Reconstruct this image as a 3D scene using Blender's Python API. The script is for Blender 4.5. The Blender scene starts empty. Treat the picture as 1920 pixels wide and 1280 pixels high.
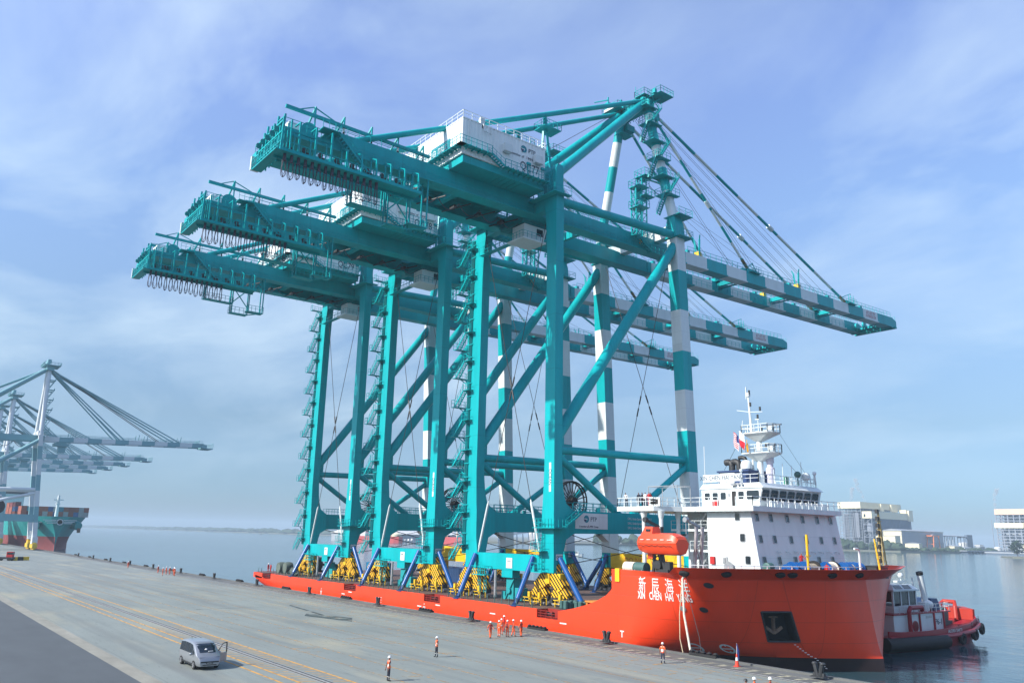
import bpy, bmesh, math, random
from mathutils import Vector, Matrix
random.seed(7)
R = math.radians
SC = bpy.context.scene
COL = SC.collection
# ------------------------------------------------------------------ camera
cam = bpy.data.cameras.new('camera'); cam.sensor_width = 36; cam.lens = 1500/1920*36
cam.clip_start = .5; cam.clip_end = 60000
co = bpy.data.objects.new('camera', cam); COL.objects.link(co); SC.camera = co
_p, _r, _y = math.atan(363/1500), math.atan(.022), R(51.96154)
_h = Vector((-math.sin(_y), math.cos(_y), 0)); _rt = Vector((math.cos(_y), math.sin(_y), 0)); _z = Vector((0, 0, 1))
_f = _h*math.cos(_p) + _z*math.sin(_p); _u = -_h*math.sin(_p) + _z*math.cos(_p)
_R = _rt*math.cos(_r) + _u*math.sin(_r); _U = -_rt*math.sin(_r) + _u*math.cos(_r)
M = Matrix((( _R.x, _U.x, -_f.x, 0), (_R.y, _U.y, -_f.y, 0), (_R.z, _U.z, -_f.z, 10.9), (0, 0, 0, 1)))
co.matrix_world = M
# ------------------------------------------------------------------ light
SUN_AZ, SUN_EL = 76.0, 36.0          # direction the shadows fall (degrees from +X), height of the sun
d = Vector((math.cos(R(SUN_AZ))*math.cos(R(SUN_EL)), math.sin(R(SUN_AZ))*math.cos(R(SUN_EL)), -math.sin(R(SUN_EL))))
sl = bpy.data.lights.new('sun', 'SUN'); sl.energy = 4.4; sl.angle = R(.53); sl.color = (1, .95, .86)
so = bpy.data.objects.new('sun', sl); COL.objects.link(so); so.rotation_euler = d.to_track_quat('-Z', 'Y').to_euler(); so.location = (0, -50, 120)
vs = SC.view_settings; vs.view_transform = 'Standard'; vs.look = 'None'; vs.exposure = 0.65; vs.gamma = 1; vs.use_curve_mapping = False
SC.cycles.use_denoising = True; SC.cycles.max_bounces = 6; SC.cycles.transparent_max_bounces = 8
SC.cycles.volume_bounces = 0; SC.cycles.caustics_reflective = False; SC.cycles.caustics_refractive = False
w = bpy.data.worlds.new('World'); SC.world = w; w.use_nodes = True
nt = w.node_tree; N = nt.nodes; L = nt.links
for n in list(N): N.remove(n)
def nd(t, **k):
    n = N.new(t)
    for a, b in k.items(): setattr(n, a, b)
    return n
out = nd('ShaderNodeOutputWorld'); bg = nd('ShaderNodeBackground'); bg2 = nd('ShaderNodeBackground'); mx = nd('ShaderNodeMixShader')
sky = nd('ShaderNodeTexSky', sky_type='NISHITA', sun_disc=False, sun_elevation=R(SUN_EL), sun_rotation=R(194), altitude=0, air_density=1, dust_density=1, ozone_density=1)
tint = nd('ShaderNodeMix', data_type='RGBA', blend_type='MULTIPLY'); tint.inputs[0].default_value = 1
tc = nd('ShaderNodeTexCoord'); sp = nd('ShaderNodeSeparateXYZ'); L.new(tc.outputs['Generated'], sp.inputs[0])
ramp = nd('ShaderNodeValToRGB'); L.new(sp.outputs[2], ramp.inputs[0]); e_ = ramp.color_ramp.elements   # thick hazy air: even brightness down to the horizon, all round
e_[0].position = .0; e_[0].color = (.29, .41, .63, 1); e_[1].position = .6; e_[1].color = (1.02, 1.02, 1.25, 1)
for p_, c_ in ((.044, (.30, .43, .65)), (.13, (.42, .49, .58)), (.216, (.56, .63, .71)), (.38, (.84, .90, 1.03)), (.53, (1.02, 1.02, 1.25))): q_ = e_.new(p_); q_.color = (*c_, 1)
L.new(ramp.outputs[0], tint.inputs[7])
L.new(sky.outputs[0], tint.inputs[6]); L.new(tint.outputs[2], bg.inputs[0]); bg.inputs[1].default_value = .15
bg2.inputs[0].default_value = (.50, .62, .72, 1); bg2.inputs[1].default_value = 1
def mth(op, a, b=None):
    n = nd('ShaderNodeMath', operation=op)
    for i, v in enumerate((a, b)):
        if v is None: continue
        if isinstance(v, (int, float)): n.inputs[i].default_value = v
        else: L.new(v, n.inputs[i])
    return n.outputs[0]
zz = mth('ADD', mth('MAXIMUM', sp.outputs[2], 0.0), .22)
cx = nd('ShaderNodeCombineXYZ'); L.new(mth('DIVIDE', sp.outputs[0], zz), cx.inputs[0]); L.new(mth('DIVIDE', sp.outputs[1], zz), cx.inputs[1])
mp = nd('ShaderNodeMapping'); mp.inputs['Rotation'].default_value = (0, 0, R(140)); mp.inputs['Scale'].default_value = (1, 1.45, 1); mp.inputs['Location'].default_value = (1.5, 7, 0)
L.new(cx.outputs[0], mp.inputs[0])
n1 = nd('ShaderNodeTexNoise'); n1.inputs['Scale'].default_value = 1.5; n1.inputs['Detail'].default_value = 8; n1.inputs['Roughness'].default_value = .56; n1.inputs['Distortion'].default_value = .35
n2 = nd('ShaderNodeTexNoise'); n2.inputs['Scale'].default_value = .55; n2.inputs['Detail'].default_value = 3
L.new(mp.outputs[0], n1.inputs[0]); L.new(mp.outputs[0], n2.inputs[0])
r1 = nd('ShaderNodeMapRange'); r1.inputs[1].default_value = .40; r1.inputs[2].default_value = .80
r2 = nd('ShaderNodeMapRange'); r2.inputs[1].default_value = .34; r2.inputs[2].default_value = .62
L.new(n1.outputs[0], r1.inputs[0]); L.new(n2.outputs[0], r2.inputs[0])
cl = mth('ADD', mth('MULTIPLY', mth('MULTIPLY', r1.outputs[0], r2.outputs[0]), 1.05), .03)
fd = nd('ShaderNodeMapRange'); fd.inputs[1].default_value = .02; fd.inputs[2].default_value = .2; L.new(sp.outputs[2], fd.inputs[0])
L.new(mth('MULTIPLY', cl, fd.outputs[0]), mx.inputs[0]); L.new(bg.outputs[0], mx.inputs[1]); L.new(bg2.outputs[0], mx.inputs[2]); L.new(mx.outputs[0], out.inputs[0])

# ------------------------------------------------------------------ materials
def lin(c):
    return tuple((x/12.92 if x <= .04045 else ((x+.055)/1.055)**2.4) for x in c)
def hexc(h): return lin(tuple(int(h[i:i+2], 16)/255 for i in (0, 2, 4)))
MATS = {}
def mat(name, col, rough=.5, metal=0, var=.12, scale=.7, stretch=(1, 1, 1), bump=0, bscale=8, spec=.5, dirt=None, coat=0):
    m = bpy.data.materials.new(name); m.use_nodes = True; t = m.node_tree; b = t.nodes['Principled BSDF']
    c = hexc(col) if isinstance(col, str) else col
    b.inputs['Roughness'].default_value = rough; b.inputs['Metallic'].default_value = metal; b.inputs['Specular IOR Level'].default_value = spec
    b.inputs['Coat Weight'].default_value = coat
    g = t.nodes.new('ShaderNodeTexCoord'); mpn = t.nodes.new('ShaderNodeMapping'); mpn.inputs['Scale'].default_value = stretch
    t.links.new(g.outputs['Object'], mpn.inputs[0])
    n = t.nodes.new('ShaderNodeTexNoise'); n.inputs['Scale'].default_value = scale; n.inputs['Detail'].default_value = 6; n.inputs['Roughness'].default_value = .62
    t.links.new(mpn.outputs[0], n.inputs[0])
    mr = t.nodes.new('ShaderNodeMapRange'); mr.inputs[1].default_value = .3; mr.inputs[2].default_value = .7
    t.links.new(n.outputs[0], mr.inputs[0])
    mxn = t.nodes.new('ShaderNodeMix'); mxn.data_type = 'RGBA'
    dk = dirt if dirt else tuple(x*(1-var) for x in c)
    if isinstance(dirt, str): dk = hexc(dirt)
    mxn.inputs[6].default_value = (*dk, 1); mxn.inputs[7].default_value = (*(min(1, x*(1+var*.5)) for x in c), 1)
    t.links.new(mr.outputs[0], mxn.inputs[0]); t.links.new(mxn.outputs[2], b.inputs['Base Color'])
    if bump:
        nb = t.nodes.new('ShaderNodeTexNoise'); nb.inputs['Scale'].default_value = bscale; nb.inputs['Detail'].default_value = 5
        t.links.new(g.outputs['Object'], nb.inputs[0])
        bp = t.nodes.new('ShaderNodeBump'); bp.inputs['Strength'].default_value = bump; bp.inputs['Distance'].default_value = .05
        t.links.new(nb.outputs[0], bp.inputs['Height']); t.links.new(bp.outputs[0], b.inputs['Normal'])
    MATS[name] = m; return m
def stripes(name, c1, c2, freq, direction='DIAGONAL', rough=.5, sharp=True, duty=.5):
    m = mat(name, c1, rough); t = m.node_tree; b = t.nodes['Principled BSDF']
    g = t.nodes.new('ShaderNodeTexCoord'); s = t.nodes.new('ShaderNodeSeparateXYZ'); t.links.new(g.outputs['Object'], s.inputs[0])
    def mm(op, a, bb):
        n = t.nodes.new('ShaderNodeMath'); n.operation = op
        for i, v in enumerate((a, bb)):
            if isinstance(v, (int, float)): n.inputs[i].default_value = v
            else: t.links.new(v, n.inputs[i])
        return n.outputs[0]
    if direction == 'DIAGONAL': k = mm('ADD', mm('ADD', s.outputs[0], s.outputs[2]), mm('MULTIPLY', s.outputs[1], 1))
    elif direction == 'X': k = s.outputs[0]
    elif direction == 'Y': k = s.outputs[1]
    else: k = s.outputs[2]
    f = mm('LESS_THAN', mm('FRACT', mm('MULTIPLY', k, freq), 0), duty)
    x = t.nodes.new('ShaderNodeMix'); x.data_type = 'RGBA'; x.inputs[6].default_value = (*hexc(c1), 1); x.inputs[7].default_value = (*hexc(c2), 1)
    t.links.new(f, x.inputs[0]); t.links.new(x.outputs[2], b.inputs['Base Color']); return m
S_ = (1, 1, .18)
TEAL = mat('teal_paint', (.001, .36, .385), .36, var=.16, scale=.5, stretch=S_, spec=.22)
TEALD = mat('teal_grating', (.003, .26, .28), .6, var=.2, scale=2)
WHT = mat('white_paint', (.64, .69, .69), .42, var=.10, scale=.6, stretch=S_)
GREYW = mat('white_house_paint', (.76, .79, .79), .45, var=.08, scale=.5, stretch=S_)
YEL = mat('yellow_paint', (.74, .47, .014), .45, var=.2, scale=1.2)
HAZ = stripes('hazard_stripes', 'f0b818', '14120f', 1.7)
BLUE = mat('blue_paint', (.008, .085, .29), .22, var=.15, scale=.7)
BLK = mat('black_rubber', (.012, .012, .013), .7, var=.4, scale=2)
DARK = mat('dark_steel', (.03, .033, .036), .55, var=.3, scale=2)
STEEL = mat('galvanised_steel', (.42, .43, .44), .4, .6, var=.2, scale=2)
WIRE = mat('wire_rope', (.05, .045, .045), .55, .2, var=.2)
RED = mat('hull_red_paint', (.78, .052, .011), .36, var=.10, scale=.35, stretch=(1, 1, .6), bump=.015, bscale=.6)
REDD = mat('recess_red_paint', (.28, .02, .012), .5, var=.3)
BOOT = mat('antifouling', (.022, .010, .010), .6, var=.35, scale=.8)
DECK = mat('ship_deck', (.12, .075, .06), .7, var=.35, scale=.6)
DGRN = mat('green_deck_paint', (.05, .13, .12), .6, var=.25)
GLS = mat('window_glass', (.012, .02, .028), .08, var=.1, spec=.8)
ORG = mat('orange_lifeboat', (.78, .07, .018), .3, var=.08)
HIV = mat('hi_vis_orange', (.85, .13, .03), .8, var=.12, scale=9)
RFL = mat('reflective_tape', (.7, .7, .66), .5)
NAVY = mat('navy_cloth', (.012, .015, .03), .85, var=.2, scale=9)
SKIN = mat('skin', (.22, .10, .06), .6, var=.1)
HATW = mat('hard_hat_white', (.8, .8, .78), .35, var=.03)
RCLO = mat('red_cloth', (.45, .015, .015), .8, var=.15, scale=8)
WCLO = mat('white_cloth', (.7, .7, .68), .85, var=.1, scale=8)
ROPE = mat('mooring_rope', (.55, .46, .30), .85, var=.3, scale=6)
INK = mat('sign_lettering_dark', (.03, .05, .08), .6)
LOGOT = mat('logo_teal', (.01, .22, .27), .5, var=.03)

def seams(m, per, amt=.16, rust=0, bump=.25, rustcol=(.16, .06, .03)):
    """plate joints (thin darker grooves) every per[i] metres along each axis, and thin runs of dirt"""
    t = m.node_tree; b = t.nodes['Principled BSDF']; cur = b.inputs['Base Color'].links[0].from_socket; g = t.nodes.new('ShaderNodeTexCoord'); s = t.nodes.new('ShaderNodeSeparateXYZ'); t.links.new(g.outputs['Object'], s.inputs[0])
    def mm(op, x, y=0.0):
        n = t.nodes.new('ShaderNodeMath'); n.operation = op
        for i, v in enumerate((x, y)):
            if isinstance(v, (int, float)): n.inputs[i].default_value = v
            else: t.links.new(v, n.inputs[i])
        return n.outputs[0]
    tot = None
    for i, p in enumerate(per):
        if not p: continue
        l = mm('LESS_THAN', mm('PINGPONG', mm('ADD', s.outputs[i], 400.37), p/2), .035); tot = l if tot is None else mm('MAXIMUM', tot, l)
    x = t.nodes.new('ShaderNodeMix'); x.data_type = 'RGBA'; x.blend_type = 'MULTIPLY'; x.inputs[7].default_value = (1-amt*2.2,)*3+(1,); t.links.new(tot, x.inputs[0]); t.links.new(cur, x.inputs[6]); cur = x.outputs[2]
    if rust:
        mp_ = t.nodes.new('ShaderNodeMapping'); mp_.inputs['Scale'].default_value = (1, 1, .09); t.links.new(g.outputs['Object'], mp_.inputs[0]); n = t.nodes.new('ShaderNodeTexNoise'); n.inputs['Scale'].default_value = 1.9; n.inputs['Detail'].default_value = 7; n.inputs['Roughness'].default_value = .7; t.links.new(mp_.outputs[0], n.inputs[0])
        r = t.nodes.new('ShaderNodeMapRange'); r.inputs[1].default_value = .58; r.inputs[2].default_value = .82; r.inputs[4].default_value = rust; t.links.new(n.outputs[0], r.inputs[0])
        x = t.nodes.new('ShaderNodeMix'); x.data_type = 'RGBA'; x.inputs[7].default_value = (*rustcol, 1); t.links.new(r.outputs[0], x.inputs[0]); t.links.new(cur, x.inputs[6]); cur = x.outputs[2]
    t.links.new(cur, b.inputs['Base Color'])
    n = t.nodes.new('ShaderNodeTexNoise'); n.inputs['Scale'].default_value = .5; n.inputs['Detail'].default_value = 3; t.links.new(g.outputs['Object'], n.inputs[0])
    bp = t.nodes.new('ShaderNodeBump'); bp.inputs['Strength'].default_value = bump; bp.inputs['Distance'].default_value = .05; t.links.new(mm('SUBTRACT', n.outputs[0], mm('MULTIPLY', tot, .6)), bp.inputs['Height']); t.links.new(bp.outputs[0], b.inputs['Normal'])
seams(TEAL, (0, 8.4, 7.7), .10, .30, .12, (.004, .17, .18)); seams(WHT, (6.1, 6.1, 2.45), .05, .10, .14, (.40, .34, .27)); seams(RED, (7.3, 7.3, 2.1), .10, .34, .3, (.36, .035, .02))

# ------------------------------------------------------------------ mesh builder
class MB:
    def __init__(s): s.v = []; s.f = []; s.m = []
    def add(s, vs, fs, mi=0):
        o = len(s.v); s.v += [tuple(p) for p in vs]
        for f in fs: s.f.append(tuple(i+o for i in f)); s.m.append(mi)
        return s
    def box(s, x0, x1, y0, y1, z0, z1, mi=0):
        v = [(x, y, z) for z in (z0, z1) for y in (y0, y1) for x in (x0, x1)]
        return s.add(v, [(0, 2, 3, 1), (4, 5, 7, 6), (0, 1, 5, 4), (2, 6, 7, 3), (0, 4, 6, 2), (1, 3, 7, 5)], mi)
    def hexa(s, b, t, mi=0):      # two quads bottom / top, same winding (ccw from above)
        return s.add(list(b)+list(t), [(3, 2, 1, 0), (4, 5, 6, 7)]+[(i, (i+1) % 4, (i+1) % 4+4, i+4) for i in range(4)], mi)
    def beam(s, p, q, w, h=None, mi=0):
        h = h or w; p = Vector(p); q = Vector(q); d = (q-p)
        if d.length < 1e-5: return s
        d.normalize(); a = d.cross(Vector((0, 0, 1)))
        if a.length < 1e-3: a = Vector((1, 0, 0))
        a.normalize(); b = a.cross(d); a = a*w/2; b = b*h/2
        v = [p-a-b, p+a-b, p+a+b, p-a+b, q-a-b, q+a-b, q+a+b, q-a+b]
        return s.add(v, [(3, 2, 1, 0), (4, 5, 6, 7), (0, 1, 5, 4), (1, 2, 6, 5), (2, 3, 7, 6), (3, 0, 4, 7)], mi)
    def tube(s, p, q, r, n=10, mi=0, r2=None, cap=True):
        r2 = r if r2 is None else r2; p = Vector(p); q = Vector(q); d = (q-p).normalized(); a = d.cross(Vector((0, 0, 1)))
        if a.length < 1e-3: a = Vector((1, 0, 0))
        a.normalize(); b = d.cross(a); v = []
        for c, rr in ((p, r), (q, r2)):
            for i in range(n):
                t = 2*math.pi*i/n; v.append(c+a*rr*math.cos(t)+b*rr*math.sin(t))
        f = [(i, (i+1) % n, (i+1) % n+n, i+n) for i in range(n)]
        if cap: f += [tuple(range(n-1, -1, -1)), tuple(range(n, 2*n))]
        return s.add(v, f, mi)
    def path(s, pts, r, n=6, mi=0):
        pts = [Vector(p) for p in pts]; v = []; f = []; pa = None
        for i, p in enumerate(pts):
            d = (pts[min(i+1, len(pts)-1)]-pts[max(i-1, 0)]).normalized()
            a = d.cross(Vector((0, 0, 1))) if pa is None else pa-d*pa.dot(d)
            if a.length < 1e-3: a = d.cross(Vector((0, 1, 0)))
            a.normalize(); pa = a; b = d.cross(a)
            rr = r[i] if isinstance(r, (list, tuple)) else r
            for k in range(n):
                t = 2*math.pi*k/n; v.append(p+a*rr*math.cos(t)+b*rr*math.sin(t))
        for i in range(len(pts)-1):
            for k in range(n): f.append((i*n+k, i*n+(k+1) % n, (i+1)*n+(k+1) % n, (i+1)*n+k))
        f += [tuple(range(n-1, -1, -1)), tuple((len(pts)-1)*n+k for k in range(n))]
        return s.add(v, f, mi)
    def prism(s, poly, ax, a, b, mi=0):   # poly in the two other axes (in xyz order), extruded along ax
        def P(u, c): return {'x': (c, u[0], u[1]), 'y': (u[0], c, u[1]), 'z': (u[0], u[1], c)}[ax]
        n = len(poly); v = [P(u, a) for u in poly]+[P(u, b) for u in poly]
        return s.add(v, [tuple(range(n-1, -1, -1)), tuple(range(n, 2*n))]+[(i, (i+1) % n, (i+1) % n+n, i+n) for i in range(n)], mi)
    def loft(s, secs, mi=0, cap=True, closed=True):   # equal-length rings; mi may be a list per span
        n = len(secs[0]); o = len(s.v); s.v += [tuple(p) for r in secs for p in r]
        for i in range(len(secs)-1):
            for k in range(n if closed else n-1):
                s.f.append((o+i*n+k, o+i*n+(k+1) % n, o+(i+1)*n+(k+1) % n, o+(i+1)*n+k)); s.m.append(mi[i] if isinstance(mi, (list, tuple)) else mi)
        if cap:
            s.f.append(tuple(o+k for k in range(n-1, -1, -1))); s.m.append(mi[0] if isinstance(mi, (list, tuple)) else mi)
            s.f.append(tuple(o+(len(secs)-1)*n+k for k in range(n))); s.m.append(mi[-1] if isinstance(mi, (list, tuple)) else mi)
        return s
    def rects(s, secs, mi=0):     # (z, x0, x1, y0, y1)
        return s.loft([[(x0, y0, z), (x1, y0, z), (x1, y1, z), (x0, y1, z)] for z, x0, x1, y0, y1 in secs], mi)
    def lathe(s, prof, c, ax='z', n=16, mi=0):   # prof (r, h)
        rings = []
        for r, h in prof:
            rg = []
            for k in range(n):
                t = 2*math.pi*k/n; a, b = r*math.cos(t), r*math.sin(t)
                rg.append({'z': (c[0]+a, c[1]+b, c[2]+h), 'x': (c[0]+h, c[1]+a, c[2]+b), 'y': (c[0]+b, c[1]+h, c[2]+a)}[ax])
            rings.append(rg)
        return s.loft(rings, mi)
    def ball(s, c, r, n=10, m=6, mi=0, sc=(1, 1, 1)):
        rings = []
        for i in range(m+1):
            p = -math.pi/2+math.pi*i/m; cr = max(.02, math.cos(p))
            rings.append([(c[0]+r*sc[0]*cr*math.cos(2*math.pi*k/n), c[1]+r*sc[1]*cr*math.sin(2*math.pi*k/n), c[2]+r*sc[2]*math.sin(p)) for k in range(n)])
        return s.loft(rings, mi)
    def rail(s, pts, h=1.1, sp=1.5, w=.055, mi=0, mid=True):
        for p, q in zip(pts[:-1], pts[1:]):
            p = Vector(p); q = Vector(q); n = max(1, round((q-p).length/sp)); z = Vector((0, 0, h))
            for i in range(n+1): a = p+(q-p)*i/n; s.beam(a, a+z, w, w, mi)
            s.beam(p+z, q+z, w, w, mi)
            if mid: s.beam(p+z*.55, q+z*.55, w*.8, w*.8, mi)
        return s
    def flight(s, p, q, wv, n=9, mi=0, hr=True):   # stair from p (low) to q (high), wv = width vector
        p = Vector(p); q = Vector(q); wv = Vector(wv)
        for o in (Vector((0, 0, 0)), wv):
            s.beam(p+o, q+o, .07, .24, mi)
            if hr:
                z = Vector((0, 0, 1)); s.beam(p+o+z, q+o+z, .04, .04, mi); s.beam(p+o+z*.5, q+o+z*.5, .03, .03, mi)
                for t in (0, .33, .67, 1): c = p+(q-p)*t+o; s.beam(c, c+z, .05, .05, mi)
        dd = Vector((q.x-p.x, q.y-p.y, 0)); dd = dd.normalized()*.13 if dd.length > 0 else Vector((.1, 0, 0))
        for i in range(n):
            c = p+(q-p)*(i+.5)/n; a = c-dd; b = c+dd; z = Vector((0, 0, .05))
            s.hexa([a, b, b+wv, a+wv], [a+z, b+z, b+wv+z, a+wv+z], mi)
        return s
    def ladder(s, p, q, wv, n=None, mi=0, cage=None):
        p = Vector(p); q = Vector(q); wv = Vector(wv); n = n or max(3, int((q-p).length/.45))
        s.beam(p, q, .06, .06, mi); s.beam(p+wv, q+wv, .06, .06, mi)
        for i in range(n): c = p+(q-p)*(i+.5)/n; s.beam(c, c+wv, .05, .05, mi)
        if cage:
            cg = Vector(cage)
            for k in range(int((q-p).length/1.0)):
                c = p+(q-p).normalized()*(1.0*k+.8); s.beam(c, c+cg, .04, .07, mi); s.beam(c+cg, c+cg+wv, .04, .07, mi); s.beam(c+wv, c+wv+cg, .04, .07, mi)
            for o in (cg, cg+wv): s.beam(p+o+(q-p).normalized()*.8, q+o, .04, .04, mi)
        return s
def ngon(c, r, n=16, a0=0): return [(c[0]+r*math.cos(a0+2*math.pi*i/n), c[1]+r*math.sin(a0+2*math.pi*i/n)) for i in range(n)]
def build(name, mb, mats, parent=None, off=(0, 0, 0), smooth=False, fix=True):
    me = bpy.data.meshes.new(name)
    ox, oy, oz = off
    me.from_pydata([(x-ox, y-oy, z-oz) for x, y, z in mb.v], [], mb.f)
    if not isinstance(mats, (list, tuple)): mats = [mats]
    for m in mats: me.materials.append(m)
    if len(mats) > 1: me.polygons.foreach_set('material_index', mb.m)
    if fix:
        b = bmesh.new(); b.from_mesh(me); bmesh.ops.recalc_face_normals(b, faces=b.faces); b.to_mesh(me); b.free()
    if smooth: me.shade_auto_smooth(angle=R(40)) if hasattr(me, 'shade_auto_smooth') else me.polygons.foreach_set('use_smooth', [True]*len(me.polygons))
    me.update()
    o = bpy.data.objects.new(name, me); COL.objects.link(o)
    if parent: o.parent = parent
    return o
def smoothall(o, ang=40):
    me = o.data; me.polygons.foreach_set('use_smooth', [True]*len(me.polygons))
    try: me.set_sharp_from_angle(angle=R(ang))
    except Exception: pass
    return o
def empty(name, loc, rz=0):
    o = bpy.data.objects.new(name, None); COL.objects.link(o); o.location = loc; o.rotation_euler.z = rz; o.empty_display_size = .2; return o
def tag(o, label=None, cat=None, group=None, kind=None):
    for k, v in (('label', label), ('category', cat), ('group', group), ('kind', kind)):
        if v: o[k] = v
    return o
KIDS = {}
def copy_tree(o, parent=None):
    c = o.copy(); COL.objects.link(c)
    if parent: c.parent = parent
    for ch in list(o.children): copy_tree(ch, c)
    return c
def textmesh(s, size, name='lettering', mats=None, align='CENTER', extrude=.01, sx=1.0, bold=0):
    cu = bpy.data.curves.new('tmp', 'FONT'); cu.body = s; cu.size = size; cu.align_x = align; cu.align_y = 'CENTER'; cu.extrude = extrude; cu.resolution_u = 3; cu.offset = bold*size
    ob = bpy.data.objects.new('tmp', cu); COL.objects.link(ob)
    dg = bpy.context.evaluated_depsgraph_get(); me = bpy.data.meshes.new_from_object(ob.evaluated_get(dg))
    bpy.data.objects.remove(ob); bpy.data.curves.remove(cu)
    for v in me.vertices: v.co.x *= sx
    me.materials.clear()
    for m in (mats if isinstance(mats, (list, tuple)) else [mats]): me.materials.append(m)
    me.name = name; return me
def text(s, size, m, parent, org, xd, yd, name='lettering', align='CENTER', off=(0, 0, 0), sx=1.0, extrude=.01):
    """flat lettering: org = centre, xd = reading direction, yd = up direction of the letters"""
    me = textmesh(s, size, name, m, align, extrude, sx)
    xd = Vector(xd).normalized(); yd = Vector(yd).normalized(); zd = xd.cross(yd)
    mt = Matrix(((xd.x, yd.x, zd.x, org[0]-off[0]), (xd.y, yd.y, zd.y, org[1]-off[1]), (xd.z, yd.z, zd.z, org[2]-off[2]), (0, 0, 0, 1)))
    me.transform(mt)
    o = bpy.data.objects.new(name, me); COL.objects.link(o)
    if parent: o.parent = parent
    return o
# ------------------------------------------------------------------ setting: water, quay, rails, markings
WZ = -2.2
wm = bpy.data.materials.new('harbour_water'); wm.use_nodes = True; t = wm.node_tree; b = t.nodes['Principled BSDF']
b.inputs['Base Color'].default_value = (.030, .068, .085, 1); b.inputs['Roughness'].default_value = .10; b.inputs['IOR'].default_value = 1.33
g = t.nodes.new('ShaderNodeTexCoord'); hs = []
for sc_, st, k in ((.9, (1, 1.6, 1), .35), (.16, (1, 1.9, 1), 1.0), (.028, (1, 2.2, 1), 2.2)):
    mpn = t.nodes.new('ShaderNodeMapping'); mpn.inputs['Scale'].default_value = st; mpn.inputs['Rotation'].default_value = (0, 0, R(25)); t.links.new(g.outputs['Object'], mpn.inputs[0])
    n = t.nodes.new('ShaderNodeTexNoise'); n.inputs['Scale'].default_value = sc_; n.inputs['Detail'].default_value = 4; t.links.new(mpn.outputs[0], n.inputs[0])
    m_ = t.nodes.new('ShaderNodeMath'); m_.operation = 'MULTIPLY'; m_.inputs[1].default_value = k; t.links.new(n.outputs[0], m_.inputs[0]); hs.append(m_.outputs[0])
a1 = t.nodes.new('ShaderNodeMath'); t.links.new(hs[0], a1.inputs[0]); t.links.new(hs[1], a1.inputs[1])
a2 = t.nodes.new('ShaderNodeMath'); t.links.new(a1.outputs[0], a2.inputs[0]); t.links.new(hs[2], a2.inputs[1])
bp = t.nodes.new('ShaderNodeBump'); bp.inputs['Strength'].default_value = .55; bp.inputs['Distance'].default_value = .16; t.links.new(a2.outputs[0], bp.inputs['Height']); t.links.new(bp.outputs[0], b.inputs['Normal'])
MATS['water'] = wm
mb = MB(); mb.add([(-9000, -600, WZ), (2500, -600, WZ), (2500, 9000, WZ), (-9000, 9000, WZ)], [(0, 1, 2, 3)])
tag(build('harbour_water', mb, wm), 'calm blue grey harbour water', None, None, 'structure')

CONC = mat('quay_concrete', (.20, .23, .215), .85, var=.2, scale=.12, stretch=(.35, 1, 1), bump=.12, bscale=3)
t = CONC.node_tree; b = t.nodes['Principled BSDF']; lk = b.inputs['Base Color'].links[0].from_socket
def concrete_wear(t, src, b, amt=.72):
    g = t.nodes.new('ShaderNodeTexCoord')
    def noise(sc_, st, lo, hi, det=5):
        mpn = t.nodes.new('ShaderNodeMapping'); mpn.inputs['Scale'].default_value = st; t.links.new(g.outputs['Object'], mpn.inputs[0])
        n = t.nodes.new('ShaderNodeTexNoise'); n.inputs['Scale'].default_value = sc_; n.inputs['Detail'].default_value = det; t.links.new(mpn.outputs[0], n.inputs[0])
        r = t.nodes.new('ShaderNodeMapRange'); r.inputs[1].default_value = lo; r.inputs[2].default_value = hi; t.links.new(n.outputs[0], r.inputs[0]); return r.outputs[0]
    cur = src
    for f, c in ((noise(.55, (.10, 1.5, 1), .52, .80), (.125, .145, .145)), (noise(.22, (.25, 1, 1), .52, .75), (.33, .31, .22)), (noise(2.2, (.3, 1.6, 1), .62, .74, 3), (.07, .08, .085)), (noise(9, (1, 1, 1), .45, .9, 2), (.17, .185, .175)), (noise(.12, (.06, 2.6, 1), .55, .7, 4), (.14, .155, .15))):
        m_ = t.nodes.new('ShaderNodeMath'); m_.operation = 'MULTIPLY'; m_.inputs[1].default_value = amt; t.links.new(f, m_.inputs[0])
        x = t.nodes.new('ShaderNodeMix'); x.data_type = 'RGBA'; x.inputs[7].default_value = (*c, 1); t.links.new(m_.outputs[0], x.inputs[0]); t.links.new(cur, x.inputs[6]); cur = x.outputs[2]
    # slab joints (thin dark lines every 12 m x 6 m)
    sx = t.nodes.new('ShaderNodeSeparateXYZ'); t.links.new(g.outputs['Object'], sx.inputs[0])
    for i, per in ((0, 12.25), (1, 6.4)):
        a = t.nodes.new('ShaderNodeMath'); a.operation = 'PINGPONG'; a.inputs[1].default_value = per/2; t.links.new(sx.outputs[i], a.inputs[0])
        l = t.nodes.new('ShaderNodeMath'); l.operation = 'LESS_THAN'; l.inputs[1].default_value = .03; t.links.new(a.outputs[0], l.inputs[0])
        m_ = t.nodes.new('ShaderNodeMath'); m_.operation = 'MULTIPLY'; m_.inputs[1].default_value = .35; t.links.new(l.outputs[0], m_.inputs[0])
        x = t.nodes.new('ShaderNodeMix'); x.data_type = 'RGBA'; x.inputs[7].default_value = (.08, .085, .08, 1); t.links.new(m_.outputs[0], x.inputs[0]); t.links.new(cur, x.inputs[6]); cur = x.outputs[2]
    t.links.new(cur, b.inputs['Base Color'])
concrete_wear(t, lk, b)
ASPH = mat('asphalt_strip', (.07, .083, .092), .9, var=.14, scale=.35, stretch=(.4, 1, 1), bump=.2, bscale=6)
KERB = mat('pale_concrete_strip', (.25, .245, .205), .85, var=.25, scale=.5, stretch=(.4, 1, 1))
EDGE = mat('quay_edge_concrete', (.115, .12, .115), .85, var=.35, scale=.35, stretch=(.4, 1, 1), bump=.2, bscale=4)
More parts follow.
